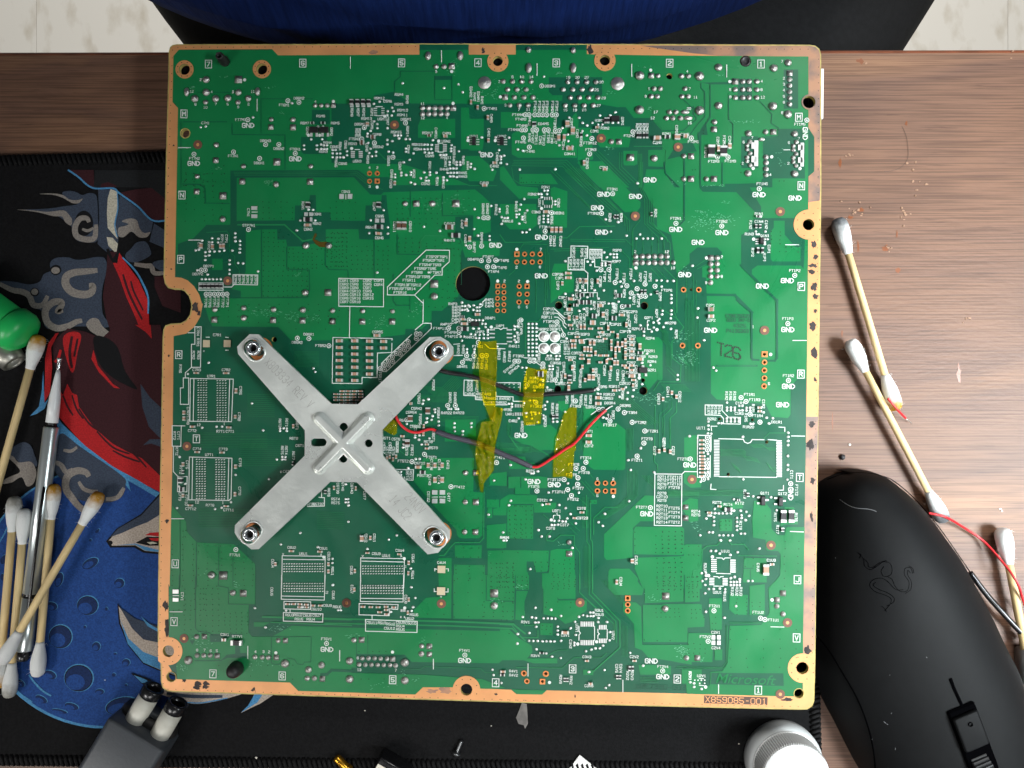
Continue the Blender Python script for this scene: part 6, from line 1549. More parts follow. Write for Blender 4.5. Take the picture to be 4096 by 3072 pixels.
out8 = [(155, 137), (213, 138), (262, 186), (672, 577), (840, 580), (1293, 156), (1362, 153), (1410, 181), (1441, 218), (1442, 262), (1413, 304), (995, 740), (997, 905), (1388, 1342), (1421, 1377), (1420, 1432), (1347, 1519), (1280, 1528), (832, 1073), (665, 1070), (212, 1496), (165, 1497), (84, 1432), (60, 1392), (62, 1345), (95, 1312), (503, 905), (505, 745), (82, 262), (76, 216), (98, 192)]
cen = Vector(X8(750, 825, ZB))
arm_dirs = [Vector(d).normalized() for d in ((-1, 1), (1, 1), (1, -1), (-1, -1))]
def arm_z(p):
    v = Vector(p) - cen; d = max(v.dot(a) for a in arm_dirs); d0 = (Vector(X8(588, 660, ZB)) - cen).length * 0.985
    return max(0.0, d - d0) * 0.065
def X8b(x, y):
    p = X8(x, y, ZB); return X8(x, y, ZB + arm_z(p))
def capsule8(x0, y0, x1, y1, r, n=28):
    a = math.atan2(y1 - y0, x1 - x0); out = []
    for k in range(n):
        t = 2 * math.pi * k / n; c = (x1, y1) if math.cos(t - a) > 0 else (x0, y0); out.append(X8b(c[0] + r * math.cos(t), c[1] + r * math.sin(t)))
    return out
ends = [(172, 222, 196, 250, 57), (1346, 233, 1324, 251, 62), (149, 1410, 178, 1376, 55), (1342, 1432, 1314, 1410, 58)]
bholes = [capsule8(*e) for e in ends] + [capsule8(748, 725, 748.1, 725, 28, 20), capsule8(907, 827, 907.1, 827, 25, 20), capsule8(746, 922, 746.1, 922, 28, 20), capsule8(566, 821, 616, 821, 25, 24)]
bout = ccw([X8b(x, y) for x, y in out8])
chords = [(X8b(*oct8[i]), X8b(*oct8[(i + 7) % 8])) for i in (0, 2, 4, 6)]
b = MB(); T = triangulate(bout, bholes, extra_edges=chords)
b.prism(T, [bout] + [ccw(h)[::-1] for h in bholes], HB, ZB, zf=arm_z)
plate = b.build('plate', M_steel, brk)
bv = plate.modifiers.new('soft_edges', 'BEVEL'); bv.width = 0.00035; bv.segments = 2; bv.limit_method = 'ANGLE'; bv.angle_limit = math.radians(50)
# rolled rims round the post openings
for h in bholes[:4]:
    hp = [Vector((p[0], p[1], ZB + arm_z(p) + 0.00005)) for p in h]; hp.append(hp[0]); v, f = tube(hp, 0.00038, 8, False); obj('opening_rim', mesh('opening_rim', v, f, M_steel, True), brk)
# pressed cross ridge
n = 96; L = 0.0145; hgt = 0.0023; segs = [((597, 668), (903, 984)), ((903, 668), (597, 982))]
S2 = [(Vector(X8(*a, ZB)), Vector(X8(*c, ZB))) for a, c in segs]
def dseg(p, a, c):
    ab = c - a; t = max(0, min(1, (p - a).dot(ab) / ab.dot(ab))); return (p - a - ab * t).length
V = []; Fh = []
for j in range(n + 1):
    for i in range(n + 1):
        p = Vector((cen.x + L * (2 * i / n - 1), cen.y + L * (2 * j / n - 1))); d = min(dseg(p, a, c) for a, c in S2)
        t = max(0.0, min(1.0, (0.0030 - d) / 0.0019)); V.append((p.x, p.y, ZB - 0.00006 + hgt * t * t * (3 - 2 * t))); Fh.append(t)
F = []
for j in range(n):
    for i in range(n):
        q = (j * (n + 1) + i, j * (n + 1) + i + 1, (j + 1) * (n + 1) + i + 1, (j + 1) * (n + 1) + i)
        if max(Fh[k] for k in q) > 0: F.append(q)
obj('pressed_ridge', mesh('pressed_ridge', V, F, M_steel, True), brk)
# struck lettering along the arms
b = MB()
def struck(text, x0, y0, x1, y1, h):
    n = len(text); p0 = Vector(X8b(x0, y0)); p1 = Vector(X8b(x1, y1)); d = (p1 - p0); ang = math.atan2(d.y, d.x)
    for k, ch in enumerate(text):
        c = p0 + d * ((k + 0.5) / n); strokes(b, c.x, c.y, ch, d.length / n * 0.95, h, 0.00016, ZB + arm_z(c) + 0.00007, ang, thick=0.0002)
struck('X803334 REV V', 262, 300, 550, 590, 0.0034); struck('24NOV', 1150, 1150, 1255, 1260, 0.0036); struck('14 JC2', 1055, 1165, 1165, 1300, 0.0036)
b.build('struck_lettering', M_steel_dk, brk)
# posts and the copper lands under them
for (x, y), e in zip(((172, 225), (1350, 245), (150, 1405), (1335, 1427)), ends):
    c = X8(x, y, 0.0098)
    v, f = lathe([(0.0029, Z0), (0.0029, 0.0040), (0.0026, 0.0044), (0.0026, 0.0070), (0.0030, 0.0072), (0.0030, 0.0092), (0.0026, 0.0098), (0.0017, 0.0098), (0.0014, 0.0090), (0.0014, 0.0050), (0.0001, 0.0050)], 24)
    o = obj('post', mesh('post', v, f, M_chrome, True), brk); o.location = (c[0], c[1], 0); o['label'] = 'threaded steel post standing in an arm opening'; v, f = lathe([(0.00135, 0.0078), (0.0001, 0.0078)], 20); obj('bore_shade', mesh('bore_shade', v, f[:-1], M_hole), o)  # black disc put inside each post in place of the hole's shade
    poly = circle(c, 0.0050, 36); q = MB(); q.prism(triangulate(poly), [poly], Z0 * 0.5, Z0 + 1.5e-6); q.build('copper_land', M_ring, board)
# ================================================================ wires on the board
M_wblk = mat('black_wire_insulation', srgb(26, 25, 27), 0.35, bump=0.05); M_wred = mat('red_wire_insulation', srgb(200, 34, 42), 0.35); M_shr = mat('grey_heat_shrink', srgb(66, 64, 74), 0.38, bump=0.08, bump_scale=300)
def wpath(lst): return [Vector((*Bz(x, y, z), z)) for x, y, z in lst]
wb = thing('black_wire', 'black wire curving from under the bracket arm to the chip cluster, held by tape', 'wire', mw=BM)
v, f = tube(smooth_path(wpath([(1735, 1470, .0014), (1790, 1490, .0020), (1870, 1502, .0022), (1951, 1525, .0019), (2020, 1552, .0014), (2085, 1577, .0013), (2140, 1581, .0012), (2230, 1575, .0014), (2320, 1569, .0015), (2376, 1562, .0010)]), 8), 0.00085, 12); obj('insulation', mesh('insulation', v, f, M_wblk, True), wb)
v, f = tube(smooth_path(wpath([(2374, 1562, .0010), (2384, 1556, .0006), (2392, 1548, .0004)]), 4), [0.0006] * 3 + [0.0004] * 6, 8); obj('soldered_tip', mesh('tip', v, f, M_solder, True), wb)
wr = thing('red_wire', 'thin red wire running through a grey heat shrink sleeve across the board', 'wire', mw=BM)
v, f = tube(smooth_path(wpath([(1578, 1650, .0012), (1588, 1676, .0016), (1607, 1703, .0018), (1636, 1724, .0016), (1669, 1730, .0014), (1701, 1721, .0015), (1727, 1717, .0016), (1756, 1730, .0018)]), 8), 0.00056, 10); obj('insulation', mesh('insulation', v, f, M_wred, True), wr)
v, f = tube(smooth_path(wpath([(1750, 1727, .0018), (1757, 1730, .0019), (1806, 1747, .0020), (1915, 1776, .0016), (2023, 1822, .0016), (2054, 1834, .0016), (2110, 1860, .0015), (2130, 1868, .0014)]), 8), [0.0008] * 2 + [0.00098] * 6 + [0.00112] * 40 + [0.00105] * 5 + [0.0008] * 4, 12); obj('heat_shrink_sleeve', mesh('sleeve', v, f, M_shr, True), wr)
v, f = tube(smooth_path(wpath([(2126, 1867, .0013), (2145, 1868, .0014), (2163, 1862, .0015), (2202, 1837, .0014), (2260, 1797, .0012), (2300, 1771, .0013), (2362, 1699, .0020), (2405, 1656, .0016), (2424, 1641, .0012)]), 8), 0.00058, 10); obj('insulation', mesh('insulation', v, f, M_wred, True), wr)
v, f = tube(smooth_path(wpath([(2420, 1643, .0011), (2436, 1630, .0006), (2450, 1624, .0003)]), 4), 0.0003, 8); obj('bare_tip', mesh('tip', v, f, M_solder, True), wr)
# ================================================================ amber tape
M_tape = bpy.data.materials.new('amber_tape'); M_tape.use_nodes = True
nt = M_tape.node_tree; nt.nodes.clear()
out = nt.nodes.new('ShaderNodeOutputMaterial'); tr = nt.nodes.new('ShaderNodeBsdfTransparent'); tr.inputs[0].default_value = (0.97, 0.84, 0.03, 1)
pb = nt.nodes.new('ShaderNodeBsdfPrincipled'); pb.inputs['Base Color'].default_value = (0.95, 0.74, 0.03, 1); pb.inputs['Roughness'].default_value = 0.12; pb.inputs['Coat Weight'].default_value = 1.0; pb.inputs['Coat Roughness'].default_value = 0.12
mx = nt.nodes.new('ShaderNodeMixShader'); mx.inputs[0].default_value = 0.15
nt.links.new(tr.outputs[0], mx.inputs[1]); nt.links.new(pb.outputs[0], mx.inputs[2]); nt.links.new(mx.outputs[0], out.inputs[0])
WIREPTS = [Vector(p) for p in wpath([(1870, 1502, .0022), (1951, 1525, .0019), (2020, 1552, .0014), (2085, 1577, .0013), (2140, 1581, .0012), (2230, 1575, .0014), (2320, 1569, .0015)])]
SHR = [Vector(p) for p in wpath([(1806, 1747, .0020), (1915, 1776, .0016), (2023, 1822, .0016), (2054, 1834, .0016)])]
def tape(label, poly, seed, crumple, ztop=True):
    t = thing('tape_strip', label, 'tape', mw=BM, group='amber tape on the board')
    poly = ccw([Bz(x, y) for x, y in poly]); x0 = min(p[0] for p in poly); x1 = max(p[0] for p in poly); y0 = min(p[1] for p in poly); y1 = max(p[1] for p in poly); st = 0.00042
    ex = [(x0 + i * st, y0 + j * st) for i in range(int((x1 - x0) / st) + 1) for j in range(int((y1 - y0) / st) + 1)]
    ex = [e for e in ex if inside(e, poly)]
    T = triangulate(poly, extra=ex); idx = {}; V = []; F = []
    def z(p):
        q = Vector(p); h = 0.00030
        for chain, r, clr in ((WIREPTS, 0.00085, 0.0031), (SHR, 0.00112, 0.0032)):
            for a, c in zip(chain[:-1], chain[1:]):
                a2, c2 = a.xy, c.xy; d = dseg(q, a2, c2)
                if d < 0.0030: h = max(h, (min(a.z, c.z) * 0.5 + max(a.z, c.z) * 0.5 + r + 0.0002) * max(0, 1 - (max(0, d - r * 0.9) / (0.0030 - r)) ** 1.3))
        nz = abs(noise.noise(Vector((q.x * 330 + seed, q.y * 210 + q.x * 160, seed)))) + 0.45 * abs(noise.noise(Vector((q.x * 800 - q.y * 300, q.y * 600 + seed, 3))))
        return h + crumple * 2.2 * nz
    for tri in T:
        ids = []
        for p in tri:
            k = (round(p[0], 8), round(p[1], 8))
            if k not in idx: idx[k] = len(V); V.append((p[0], p[1], z(p)))
            ids.append(idx[k])
        F.append(ids)
    obj('film', mesh('film', V, F, M_tape, True), t); return t
def Q(rg, x, y): ox, oy, k = REG[rg]; return (ox + x / k, oy + y / k)
tape('long amber tape strip laid over the left part of the black wire', [Q('J', 1700, 455), Q('J', 1800, 462), Q('J', 1900, 450), Q('J', 1905, 650), Q('J', 1895, 1000), Q('J', 1885, 1345), Q('J', 1830, 1325), Q('J', 1745, 1100), Q('J', 1715, 850), Q('J', 1690, 540)], 2, 0.0005)
tape('crumpled amber tape with a pointed lower end over the grey sleeve', [Q('J', 1890, 1180), Q('J', 1970, 1195), Q('J', 1950, 1340), Q('N', 1900, 20), Q('N', 1880, 150), Q('N', 1868, 360), Q('N', 1760, 500), Q('N', 1755, 602), Q('N', 1722, 598), Q('N', 1690, 400), Q('N', 1662, 180), Q('N', 1690, 40), Q('J', 1735, 1350), Q('J', 1850, 1330)], 9, 0.0016)
tape('short square amber tape piece over the middle of the black wire', [Q('K', 300, 740), Q('K', 410, 770), Q('K', 525, 765), Q('K', 490, 1000), Q('K', 470, 1150), Q('K', 450, 1370), Q('K', 270, 1385), Q('K', 250, 1260), Q('K', 260, 900)], 15, 0.0004)
tape('amber tape strip under the red wire right of the sleeve', [Q('K', 780, 1185), Q('K', 850, 1190), Q('K', 840, 1659), Q('O', 822, 150), Q('O', 798, 455), Q('O', 700, 430), Q('O', 585, 438), Q('O', 590, 250), Q('O', 620, 0), Q('K', 640, 1480), Q('K', 710, 1250)], 21, 0.0005)
tape('small amber tape scrap peeking out from under the bracket', [Q('J', 755, 1315), Q('J', 800, 1345), Q('J', 800, 1470), Q('J', 770, 1495), Q('J', 735, 1485), Q('J', 640, 1435)], 31, 0.0005)
# ================================================================ cotton swabs
def cotton_mat(name, tip, amount):
    m = bpy.data.materials.new(name); m.use_nodes = True; nt = m.node_tree; b = nt.nodes['Principled BSDF']; b.inputs['Roughness'].default_value = 0.9; b.inputs['Specular IOR Level'].default_value = 0.2
    tc = nt.nodes.new('ShaderNodeTexCoord'); sp = nt.nodes.new('ShaderNodeSeparateXYZ'); nt.links.new(tc.outputs['Object'], sp.inputs[0])
    n = nt.nodes.new('ShaderNodeTexNoise'); n.inputs['Scale'].default_value = 420; nt.links.new(tc.outputs['Object'], n.inputs['Vector'])
    ma = nt.nodes.new('ShaderNodeMath'); ma.operation = 'MULTIPLY_ADD'; ma.inputs[1].default_value = 0.006; nt.links.new(n.outputs['Fac'], ma.inputs[0]); nt.links.new(sp.outputs['X'], ma.inputs[2])
    mr = nt.nodes.new('ShaderNodeMapRange'); mr.inputs[1].default_value = 0.0045; mr.inputs[2].default_value = 0.0045 + amount; nt.links.new(ma.outputs[0], mr.inputs[0])
    r = nt.nodes.new('ShaderNodeValToRGB'); r.color_ramp.elements[0].color = tip; r.color_ramp.elements[1].color = srgb(226, 228, 226); nt.links.new(mr.outputs[0], r.inputs['Fac']); nt.links.new(r.outputs['Color'], b.inputs['Base Color'])
    bp = nt.nodes.new('ShaderNodeBump'); bp.inputs['Strength'].default_value = 0.5; bp.inputs['Distance'].default_value = 0.0004; n2 = nt.nodes.new('ShaderNodeTexNoise'); n2.inputs['Scale'].default_value = 1800; nt.links.new(tc.outputs['Object'], n2.inputs['Vector']); nt.links.new(n2.outputs['Fac'], bp.inputs['Height']); nt.links.new(bp.outputs['Normal'], b.inputs['Normal'])
    return m
COT = {'w': cotton_mat('clean_cotton', srgb(215, 216, 214), 0.002), 'y': cotton_mat('flux_stained_cotton', srgb(176, 128, 40), 0.006), 'g': cotton_mat('dirty_cotton', srgb(96, 98, 100), 0.008), 'l': cotton_mat('slightly_dirty_cotton', srgb(150, 148, 140), 0.006)}
M_stick = mat('birch_stick', srgb(222, 196, 142), 0.6, noise_amt=0.10, noise_scale=1.0, stretch=(60, 900, 900))
M_fuzz = mat('cotton_fibre', srgb(222, 224, 222), 0.9)
def swab(label, p, q, zp, zq, t0, t1, rb, rs, lb=0.0155, seed=0):
    a = W(*p, zp); c = W(*q, zq); d = c - a; L = d.length; rot = d.to_track_quat('X', 'Z')
    s = thing('cotton_swab', label, 'cotton swab', group='used cotton swabs'); s.matrix_world = Matrix.Translation(a) @ rot.to_matrix().to_4x4()
    v, f = lathe([(rs, lb * 0.7), (rs, L * 0.33), (rs * 1.03, L * 0.6), (rs, L - lb * 0.7)], 14, 'x'); obj('stick', mesh('stick', v, f, M_stick, True), s)
    for end, tp in ((0, t0), (1, t1)):
        if tp is None: continue
        prof = [(0.05, 0.0), (0.45, 0.012), (0.74, 0.05), (0.93, 0.13), (1.0, 0.26), (0.99, 0.42), (0.90, 0.60), (0.74, 0.77), (0.58, 0.92), (rs / rb * 1.12, 1.0)]
        rnd = random.Random(seed + end); v, f = lathe([(r * rb, h * lb) for r, h in prof], 20, 'x')
        v = [(x + 0.0002 * noise.noise(Vector((x * 700, y * 700, z * 700 + seed))), y * (1 + 0.10 * noise.noise(Vector((x * 350, y * 500, z * 500 + seed)))), z * (1 + 0.10 * noise.noise(Vector((x * 350 + 9, y * 500, z * 500 + seed))))) for x, y, z in v]
        o = obj('cotton_bud', mesh('bud', v, f, COT[tp], True), s)
        if end: o.location = (L, 0, 0); o.rotation_euler = (0, 0, math.pi)
        fz = MB()
        for k in range(26):
            h = rnd.uniform(0.05, 1.0); an = rnd.uniform(0, 6.28); r = rb * (1.0 - 0.5 * max(0, h - 0.4)) * 0.93; p0 = Vector((h * lb, r * math.cos(an), r * math.sin(an))); t = Vector((rnd.uniform(-1, 1), math.cos(an + rnd.uniform(-1, 1)), math.sin(an + rnd.uniform(-1, 1)))).normalized() * rnd.uniform(0.0006, 0.0018); w2 = Vector((rnd.uniform(-1, 1), rnd.uniform(-1, 1), rnd.uniform(-1, 1))) * 0.0006
            vv, ff = tube([p0, p0 + t * 0.5 + w2, p0 + t + w2 * 0.4], [0.00004, 0.00003, 0.00002], 3, False); fz.add(vv, ff)
        fo = fz.build('fibres', M_fuzz, o, {'kind': 'stuff'})
    return s
swab('cotton swab with yellow brown tip pointing at the green cap on the left', (158, 1340), (-130, 2370), .0070, .0065, 'y', 'w', .0033, .0016, seed=1)
swab('cotton swab with greyish top at the far left edge of the mat', (60, 1985), (-6, 2752), .0064, .0064, 'l', 'y', .0031, .0016, seed=3)
swab('clean topped cotton swab just left of the silver pen', (101, 2034), (36, 2790), .0066, .0066, 'w', 'l', .0030, .0016, seed=5)
swab('upright cotton swab with brownish top just right of the silver pen', (216, 1936), (149, 2706), .0066, .0066, 'y', 'w', .0031, .0016, seed=7)
swab('cotton swab lying diagonally across the others, tip yellowed', (402, 1970), (2, 2655), .0080, .0150, 'y', 'w', .0031, .0016, seed=9)
swab('long cotton swab with grey blackened top right of the board, yellow lower bud', (3350, 872), (3583, 1642), .0042, .0042, 'g', 'y', .0036, .0015, .0165, seed=11)
swab('cotton swab whose lower grey bud rests against the mouse', (3397, 1360), (3778, 2088), .0058, .0045, 'w', 'g', .0034, .0015, .0155, seed=13)
swab('cotton swab at the right picture edge beside the mouse', (4008, 2112), (4170, 2960), .0048, .0048, 'w', 'w', .0036, .0017, .0160, seed=15)
# ================================================================ silver pen
M_pen = mat('satin_silver', srgb(212, 220, 220), 0.28, metal=0.8); M_white = mat('white_plastic_gloss', srgb(228, 230, 230), 0.3); M_gloss = mat('gloss_black_plastic', srgb(22, 22, 24), 0.25)
a = W(239, 1432, .0075); c = W(92, 2640, .0062); d = c - a; L = d.length
pen = thing('precision_pen', 'slim silver pen with white cone tip among the swabs on the left', 'pen'); pen.matrix_world = Matrix.Translation(a) @ d.to_track_quat('X', 'Z').to_matrix().to_4x4()
def turn(name, prof, m, parent, seg=20):
    v, f = lathe([(r, h) for r, h in prof], seg, 'x'); return obj(name, mesh(name, v, f, m, True), parent)
turn('tip', [(0.0010, 0), (0.0011, 0.0005), (0.0009, 0.0010), (0.0007, 0.0045), (0.0008, 0.0055)], M_chrome, pen)
turn('cone', [(0.0008, 0.0054), (0.0011, 0.008), (0.0022, 0.017), (0.0024, 0.0215), (0.0025, 0.0285)], M_white, pen)
turn('ring', [(0.0024, 0.0284), (0.0021, 0.0290), (0.0021, 0.0300), (0.0030, 0.0306)], M_gloss, pen)
turn('barrel', [(0.0029, 0.0304), (0.0031, 0.0310), (0.0032, L * 0.5), (0.0033, L - 0.030)], M_pen, pen); turn('barrel_joint', [(0.0033, L - 0.0302), (0.0030, L - 0.0298), (0.0030, L - 0.0285), (0.0034, L - 0.028)], M_gloss, pen)
turn('end_cap', [(0.0034, L - 0.0282), (0.0034, L - 0.005), (0.0032, L - 0.0045)], M_pen, pen); turn('push_button', [(0.0026, L - 0.0048), (0.0027, L - 0.001), (0.0022, L)], M_gloss, pen)
v, f = tube([Vector((L * 0.42, 0.0020, 0.0032)), Vector((L * 0.5, 0.0022, 0.0040)), Vector((L * 0.82, 0.0022, 0.0040)), Vector((L * 0.84, 0.0020, 0.0034))], 0.0006, 8); obj('clip', mesh('clip', v, f, M_gloss, True), pen)
# ================================================================ green capped applicator at the left edge
grn = mat('green_plastic', srgb(34, 190, 96), 0.35, bump=0.05); grn.node_tree.nodes['Principled BSDF'].inputs['Subsurface Weight'].default_value = 0.15; grn.node_tree.nodes['Principled BSDF'].inputs['Subsurface Radius'].default_value = (0.001, 0.003, 0.001)
a = W(-170, 1150, .013); c = W(112, 1352, .0105); d = c - a; L = d.length
gc = thing('green_cap', 'bright green plastic cap at the left picture edge', 'cap'); gc.matrix_world = Matrix.Translation(a) @ d.to_track_quat('X', 'Z').to_matrix().to_4x4()
turn('cap_body', [(0.0088, 0.0), (0.0088, 0.008), (0.0084, 0.0082), (0.0084, L - 0.010), (0.0080, L - 0.0095)], grn, gc, 32); turn('cap_flange', [(0.0080, L - 0.0096), (0.0095, L - 0.0088), (0.0096, L - 0.0045), (0.0086, L - 0.002), (0.0060, L - 0.0004), (0.0004, L)], grn, gc, 32)
a = W(-75, 1300, .0085); c = W(60, 1455, .0080); d = c - a; L = d.length
tn = thing('metal_tube', 'dull silver metal tube end below the green cap', 'tube'); tn.matrix_world = Matrix.Translation(a) @ d.to_track_quat('X', 'Z').to_matrix().to_4x4()
turn('tube_wall', [(0.0058, 0), (0.0058, L - 0.004), (0.0052, L - 0.0005), (0.0040, L), (0.0036, L - 0.001), (0.0034, L - 0.006)], mat('dull_metal', srgb(170, 168, 158), 0.4, metal=0.8, noise_amt=0.3, noise_scale=200), tn, 28)
# ================================================================ dual socket plug, bottom left
M_plug = mat('dark_grey_plastic', srgb(62, 66, 71), 0.45, noise_amt=0.08, noise_scale=60, bump=0.1, bump_scale=700); M_worn = mat('worn_black_plastic', srgb(30, 29, 28), 0.55, col2=srgb(58, 56, 52), noise_scale=260, bump=0.4, bump_scale=400, ramp=(0.5, 0.75)); M_sleeve = mat('dirty_white_sleeve', srgb(214, 212, 200), 0.45, col2=srgb(196, 193, 180), noise_scale=220, bump=0.1, detail=9, ramp=(0.45, 0.8))
pl = thing('power_plug', 'dark grey plug with two white barrel pins under the board corner', 'plug')
ax = (W(*U2(1010, 250), .012) - W(*U2(870, 480), .012)).normalized(); base = W(*U2(780, 700), .012)
pl.matrix_world = Matrix.Translation(Vector((base.x, base.y, 0.0032))) @ Matrix.Rotation(math.atan2(ax.y, ax.x), 4, 'Z')
inv = pl.matrix_world.inverted()
def Lc(x, y, z): return inv @ W(*U2(x, y), z)
def rbox(name, x0, x1, y0, y1, z0, z1, r, m, parent):
    b = MB(); n = 6; cs = []
    for sy, sz, a0 in ((1, 1, 0), (-1, 1, 90), (-1, -1, 180), (1, -1, 270)):
        for k in range(n + 1):
            t = math.radians(a0 + 90 * k / n); cy = (y1 - r if sy > 0 else y0 + r); cz = (z1 - r if sz > 0 else z0 + r); cs.append((cy + r * math.cos(t), cz + r * math.sin(t)))
    N = len(cs); V = []
    for xx, sc in ((x0, 0.94), (x0 + r * 0.5, 1), (x1 - r * 0.5, 1), (x1, 0.94)):
        my, mz = (y0 + y1) / 2, (z0 + z1) / 2; V += [(xx, my + (y - my) * sc, mz + (z - mz) * sc) for y, z in cs]
    F = [(i * N + k, i * N + (k + 1) % N, (i + 1) * N + (k + 1) % N, (i + 1) * N + k) for i in range(3) for k in range(N)] + [tuple(reversed(range(N))), tuple(3 * N + k for k in range(N))]
    o = obj(name, mesh(name, V, F, m, True), parent); return o
print('plug', [tuple(round(c*1000,1) for c in Lc(x,y,.0115)) for x,y in ((880,490),(1022,255),(1115,650),(1258,400))], Lc(590,515,.019)*1000, Lc(1120,880,.019)*1000)
e0 = Lc(590, 515, .019); e1 = Lc(1120, 880, .019); yl, yr = max(e0.y, e1.y), min(e0.y, e1.y); xf = (e0.x + e1.x) / 2
rbox('housing', xf - 0.055, xf, yr, yl, 0.0, 0.017, 0.0022, M_plug, pl); rbox('worn_nose', xf - 0.001, xf + 0.0036, yr + 0.0006, yl - 0.0004, 0.0006, 0.0100, 0.0045, M_worn, pl)
rbox('collar', xf + 0.003, xf + 0.0060, yr + 0.0030, yl - 0.003, 0.0018, 0.0084, 0.0032, M_plug, pl)
for (x0, y0), (x1, y1) in (((880, 490), (1022, 255)), ((1115, 650), (1258, 400))):
    p0 = Lc(x0, y0, .0115); p1 = Lc(x1, y1, .0115); d = p1 - p0; d.z = 0
    s = bpy.data.objects.new('pin_sleeve', None); 
    v, f = lathe([(0.0041, -0.006), (0.0043, 0), (0.0043, d.length - 0.0035)], 28, 'x'); o = obj('pin_sleeve', mesh('sleeve', v, f, M_sleeve, True), pl); o.location = (p0.x, p0.y, 0.0086); o.rotation_euler = (0, 0, math.atan2(d.y, d.x))
    v, f = lathe([(0.0043, d.length - 0.0037), (0.0046, d.length - 0.0034), (0.0046, d.length + 0.0004), (0.0042, d.length + 0.0008), (0.0034, d.length + 0.0008), (0.0033, d.length - 0.002), (0.0030, d.length - 0.006), (0.0002, d.length - 0.006)], 28, 'x'); q = obj('rubber_ring', mesh('ring', v, f, M_gloss, True), o)
# ================================================================ small bits on the mat
sc = thing('small_screw', 'tiny steel screw lying on the black mat below the board', 'screw')
a = W(1100 + 1455 / 2.011, 2750 + 540 / 2.011, .0042); c = W(1100 + 1502 / 2.011, 2750 + 425 / 2.011, .0040); d = c - a; sc.matrix_world = Matrix.Translation(a) @ d.to_track_quat('X', 'Z').to_matrix().to_4x4(); L = d.length
M_scr = mat('dark_steel', srgb(120, 122, 124), 0.3, metal=0.9)
turn('head', [(0.0004, -0.0006), (0.0012, -0.0003), (0.0019, 0.0004), (0.0020, 0.0010), (0.0010, 0.0012)], M_scr, sc); turn('shank', [((0.0010 if k % 2 else 0.00078), 0.0011 + (L - 0.0014) * k / 18) for k in range(19)] + [(0.0003, L)], M_scr, sc, 14)
br = thing('brass_tube', 'short gold brass tube at the bottom picture edge', 'tube'); a = W(1100 + 492 / 2.011, 2750 + 560 / 2.011, .005); c = W(1100 + 690 / 2.011, 2750 + 760 / 2.011, .005); d = c - a; br.matrix_world = Matrix.Translation(a) @ d.to_track_quat('X', 'Z').to_matrix().to_4x4()
M_br = mat('brass', srgb(196, 144, 44), 0.25, metal=0.9); turn('tube_wall', [(0.0006, -0.0004), (0.0016, 0.0), (0.0018, 0.0006), (0.0018, d.length), (0.0012, d.length)], M_br, br); turn('collar', [(0.0019, 0.0062), (0.0022, 0.0066), (0.0022, 0.0080), (0.0019, 0.0084)], M_br, br)
bk = thing('black_block', 'black plastic block with a cream label at the bottom picture edge', 'block'); p = W(1560, 3092, .012); bk.matrix_world = Matrix.Translation((p.x, p.y, ZM)) @ Matrix.Rotation(-0.52, 4, 'Z')
rbox('housing', -0.007, 0.0075, -0.0045, 0.0045, 0, 0.010, 0.0012, M_gloss, bk); b = MB(); b.box((-0.0046, -0.0012, 0.01012), (0.0040, 0.0055, 0.0003)); b.build('cream_label', mat('cream_paper', srgb(222, 216, 200), 0.7), bk); b = MB(); strokes(b, 0.002, 0.0022, '105', 0.0012, 0.0012, 0.0002, 0.01004); b.build('marking', M_silk, bk)
pp = thing('paper_scrap', 'white paper corner poking in at the bottom picture edge', 'paper'); b = MB(); P = ccw([tuple(W(2100 + x / 1.7015, 2750 + y / 1.7015, .004).xy) for x, y in ((372, 460), (560, 610), (430, 760), (200, 690))]); b.prism([(P[0], P[1], P[2]), (P[0], P[2], P[3])], [P], 0.0036, 0.0040); b.build('sheet', mat('white_paper', srgb(226, 226, 222), 0.8), pp)
M_crumb = mat('pale_crumb', srgb(214, 208, 196), 0.7)
for k, (x, y, r, z) in enumerate(((1025, 3030, 6, ZM), (1460, 2842, 3, ZM), (1965, 2903, 3, ZM), (2955, 2975, 3, ZM), (3398, 1778, 6, 0), (420, 2720, 3, ZM), (300, 700, 3, ZM))):
    v, f = lathe([(0.2, 0), (0.9, 0.25), (1, 0.6), (0.6, 1.0), (0.1, 1.1)], 8); v = [(a * (1 + 0.3 * noise.noise(Vector((a, b_, k)))), b_ * 0.8, c_) for a, b_, c_ in v]; R = r * 0.000112
    o = obj('crumb', mesh('crumb', v, f, M_crumb, True), None, {'category': 'crumb', 'label': ['pale crumb on the mat below the left part of the board', 'tiny speck on the mat under the board left of the screw', 'tiny speck on the mat between screw and grey smear', 'tiny speck on the mat left of the white jar', 'pale crumb on the desk between board and mouse', 'tiny pale speck on the blue moon', 'tiny speck near the top seam of the mat'][k], 'group': 'crumbs'}); W0 = W(x, y, z); o.location = W0; o.scale = (R, R, R * 0.6)
v, f = lathe([(0.1, 0), (0.7, 0.1), (1, 0.5), (0.8, 0.9), (0.1, 1.1)], 12); o = obj('black_pellet', mesh('pellet', v, f, M_rub, True), None, {'category': 'pellet', 'label': 'small black pellet on the desk between board and mouse'}); o.location = W(3368, 1828, 0); o.scale = (0.0013, 0.0013, 0.0012)
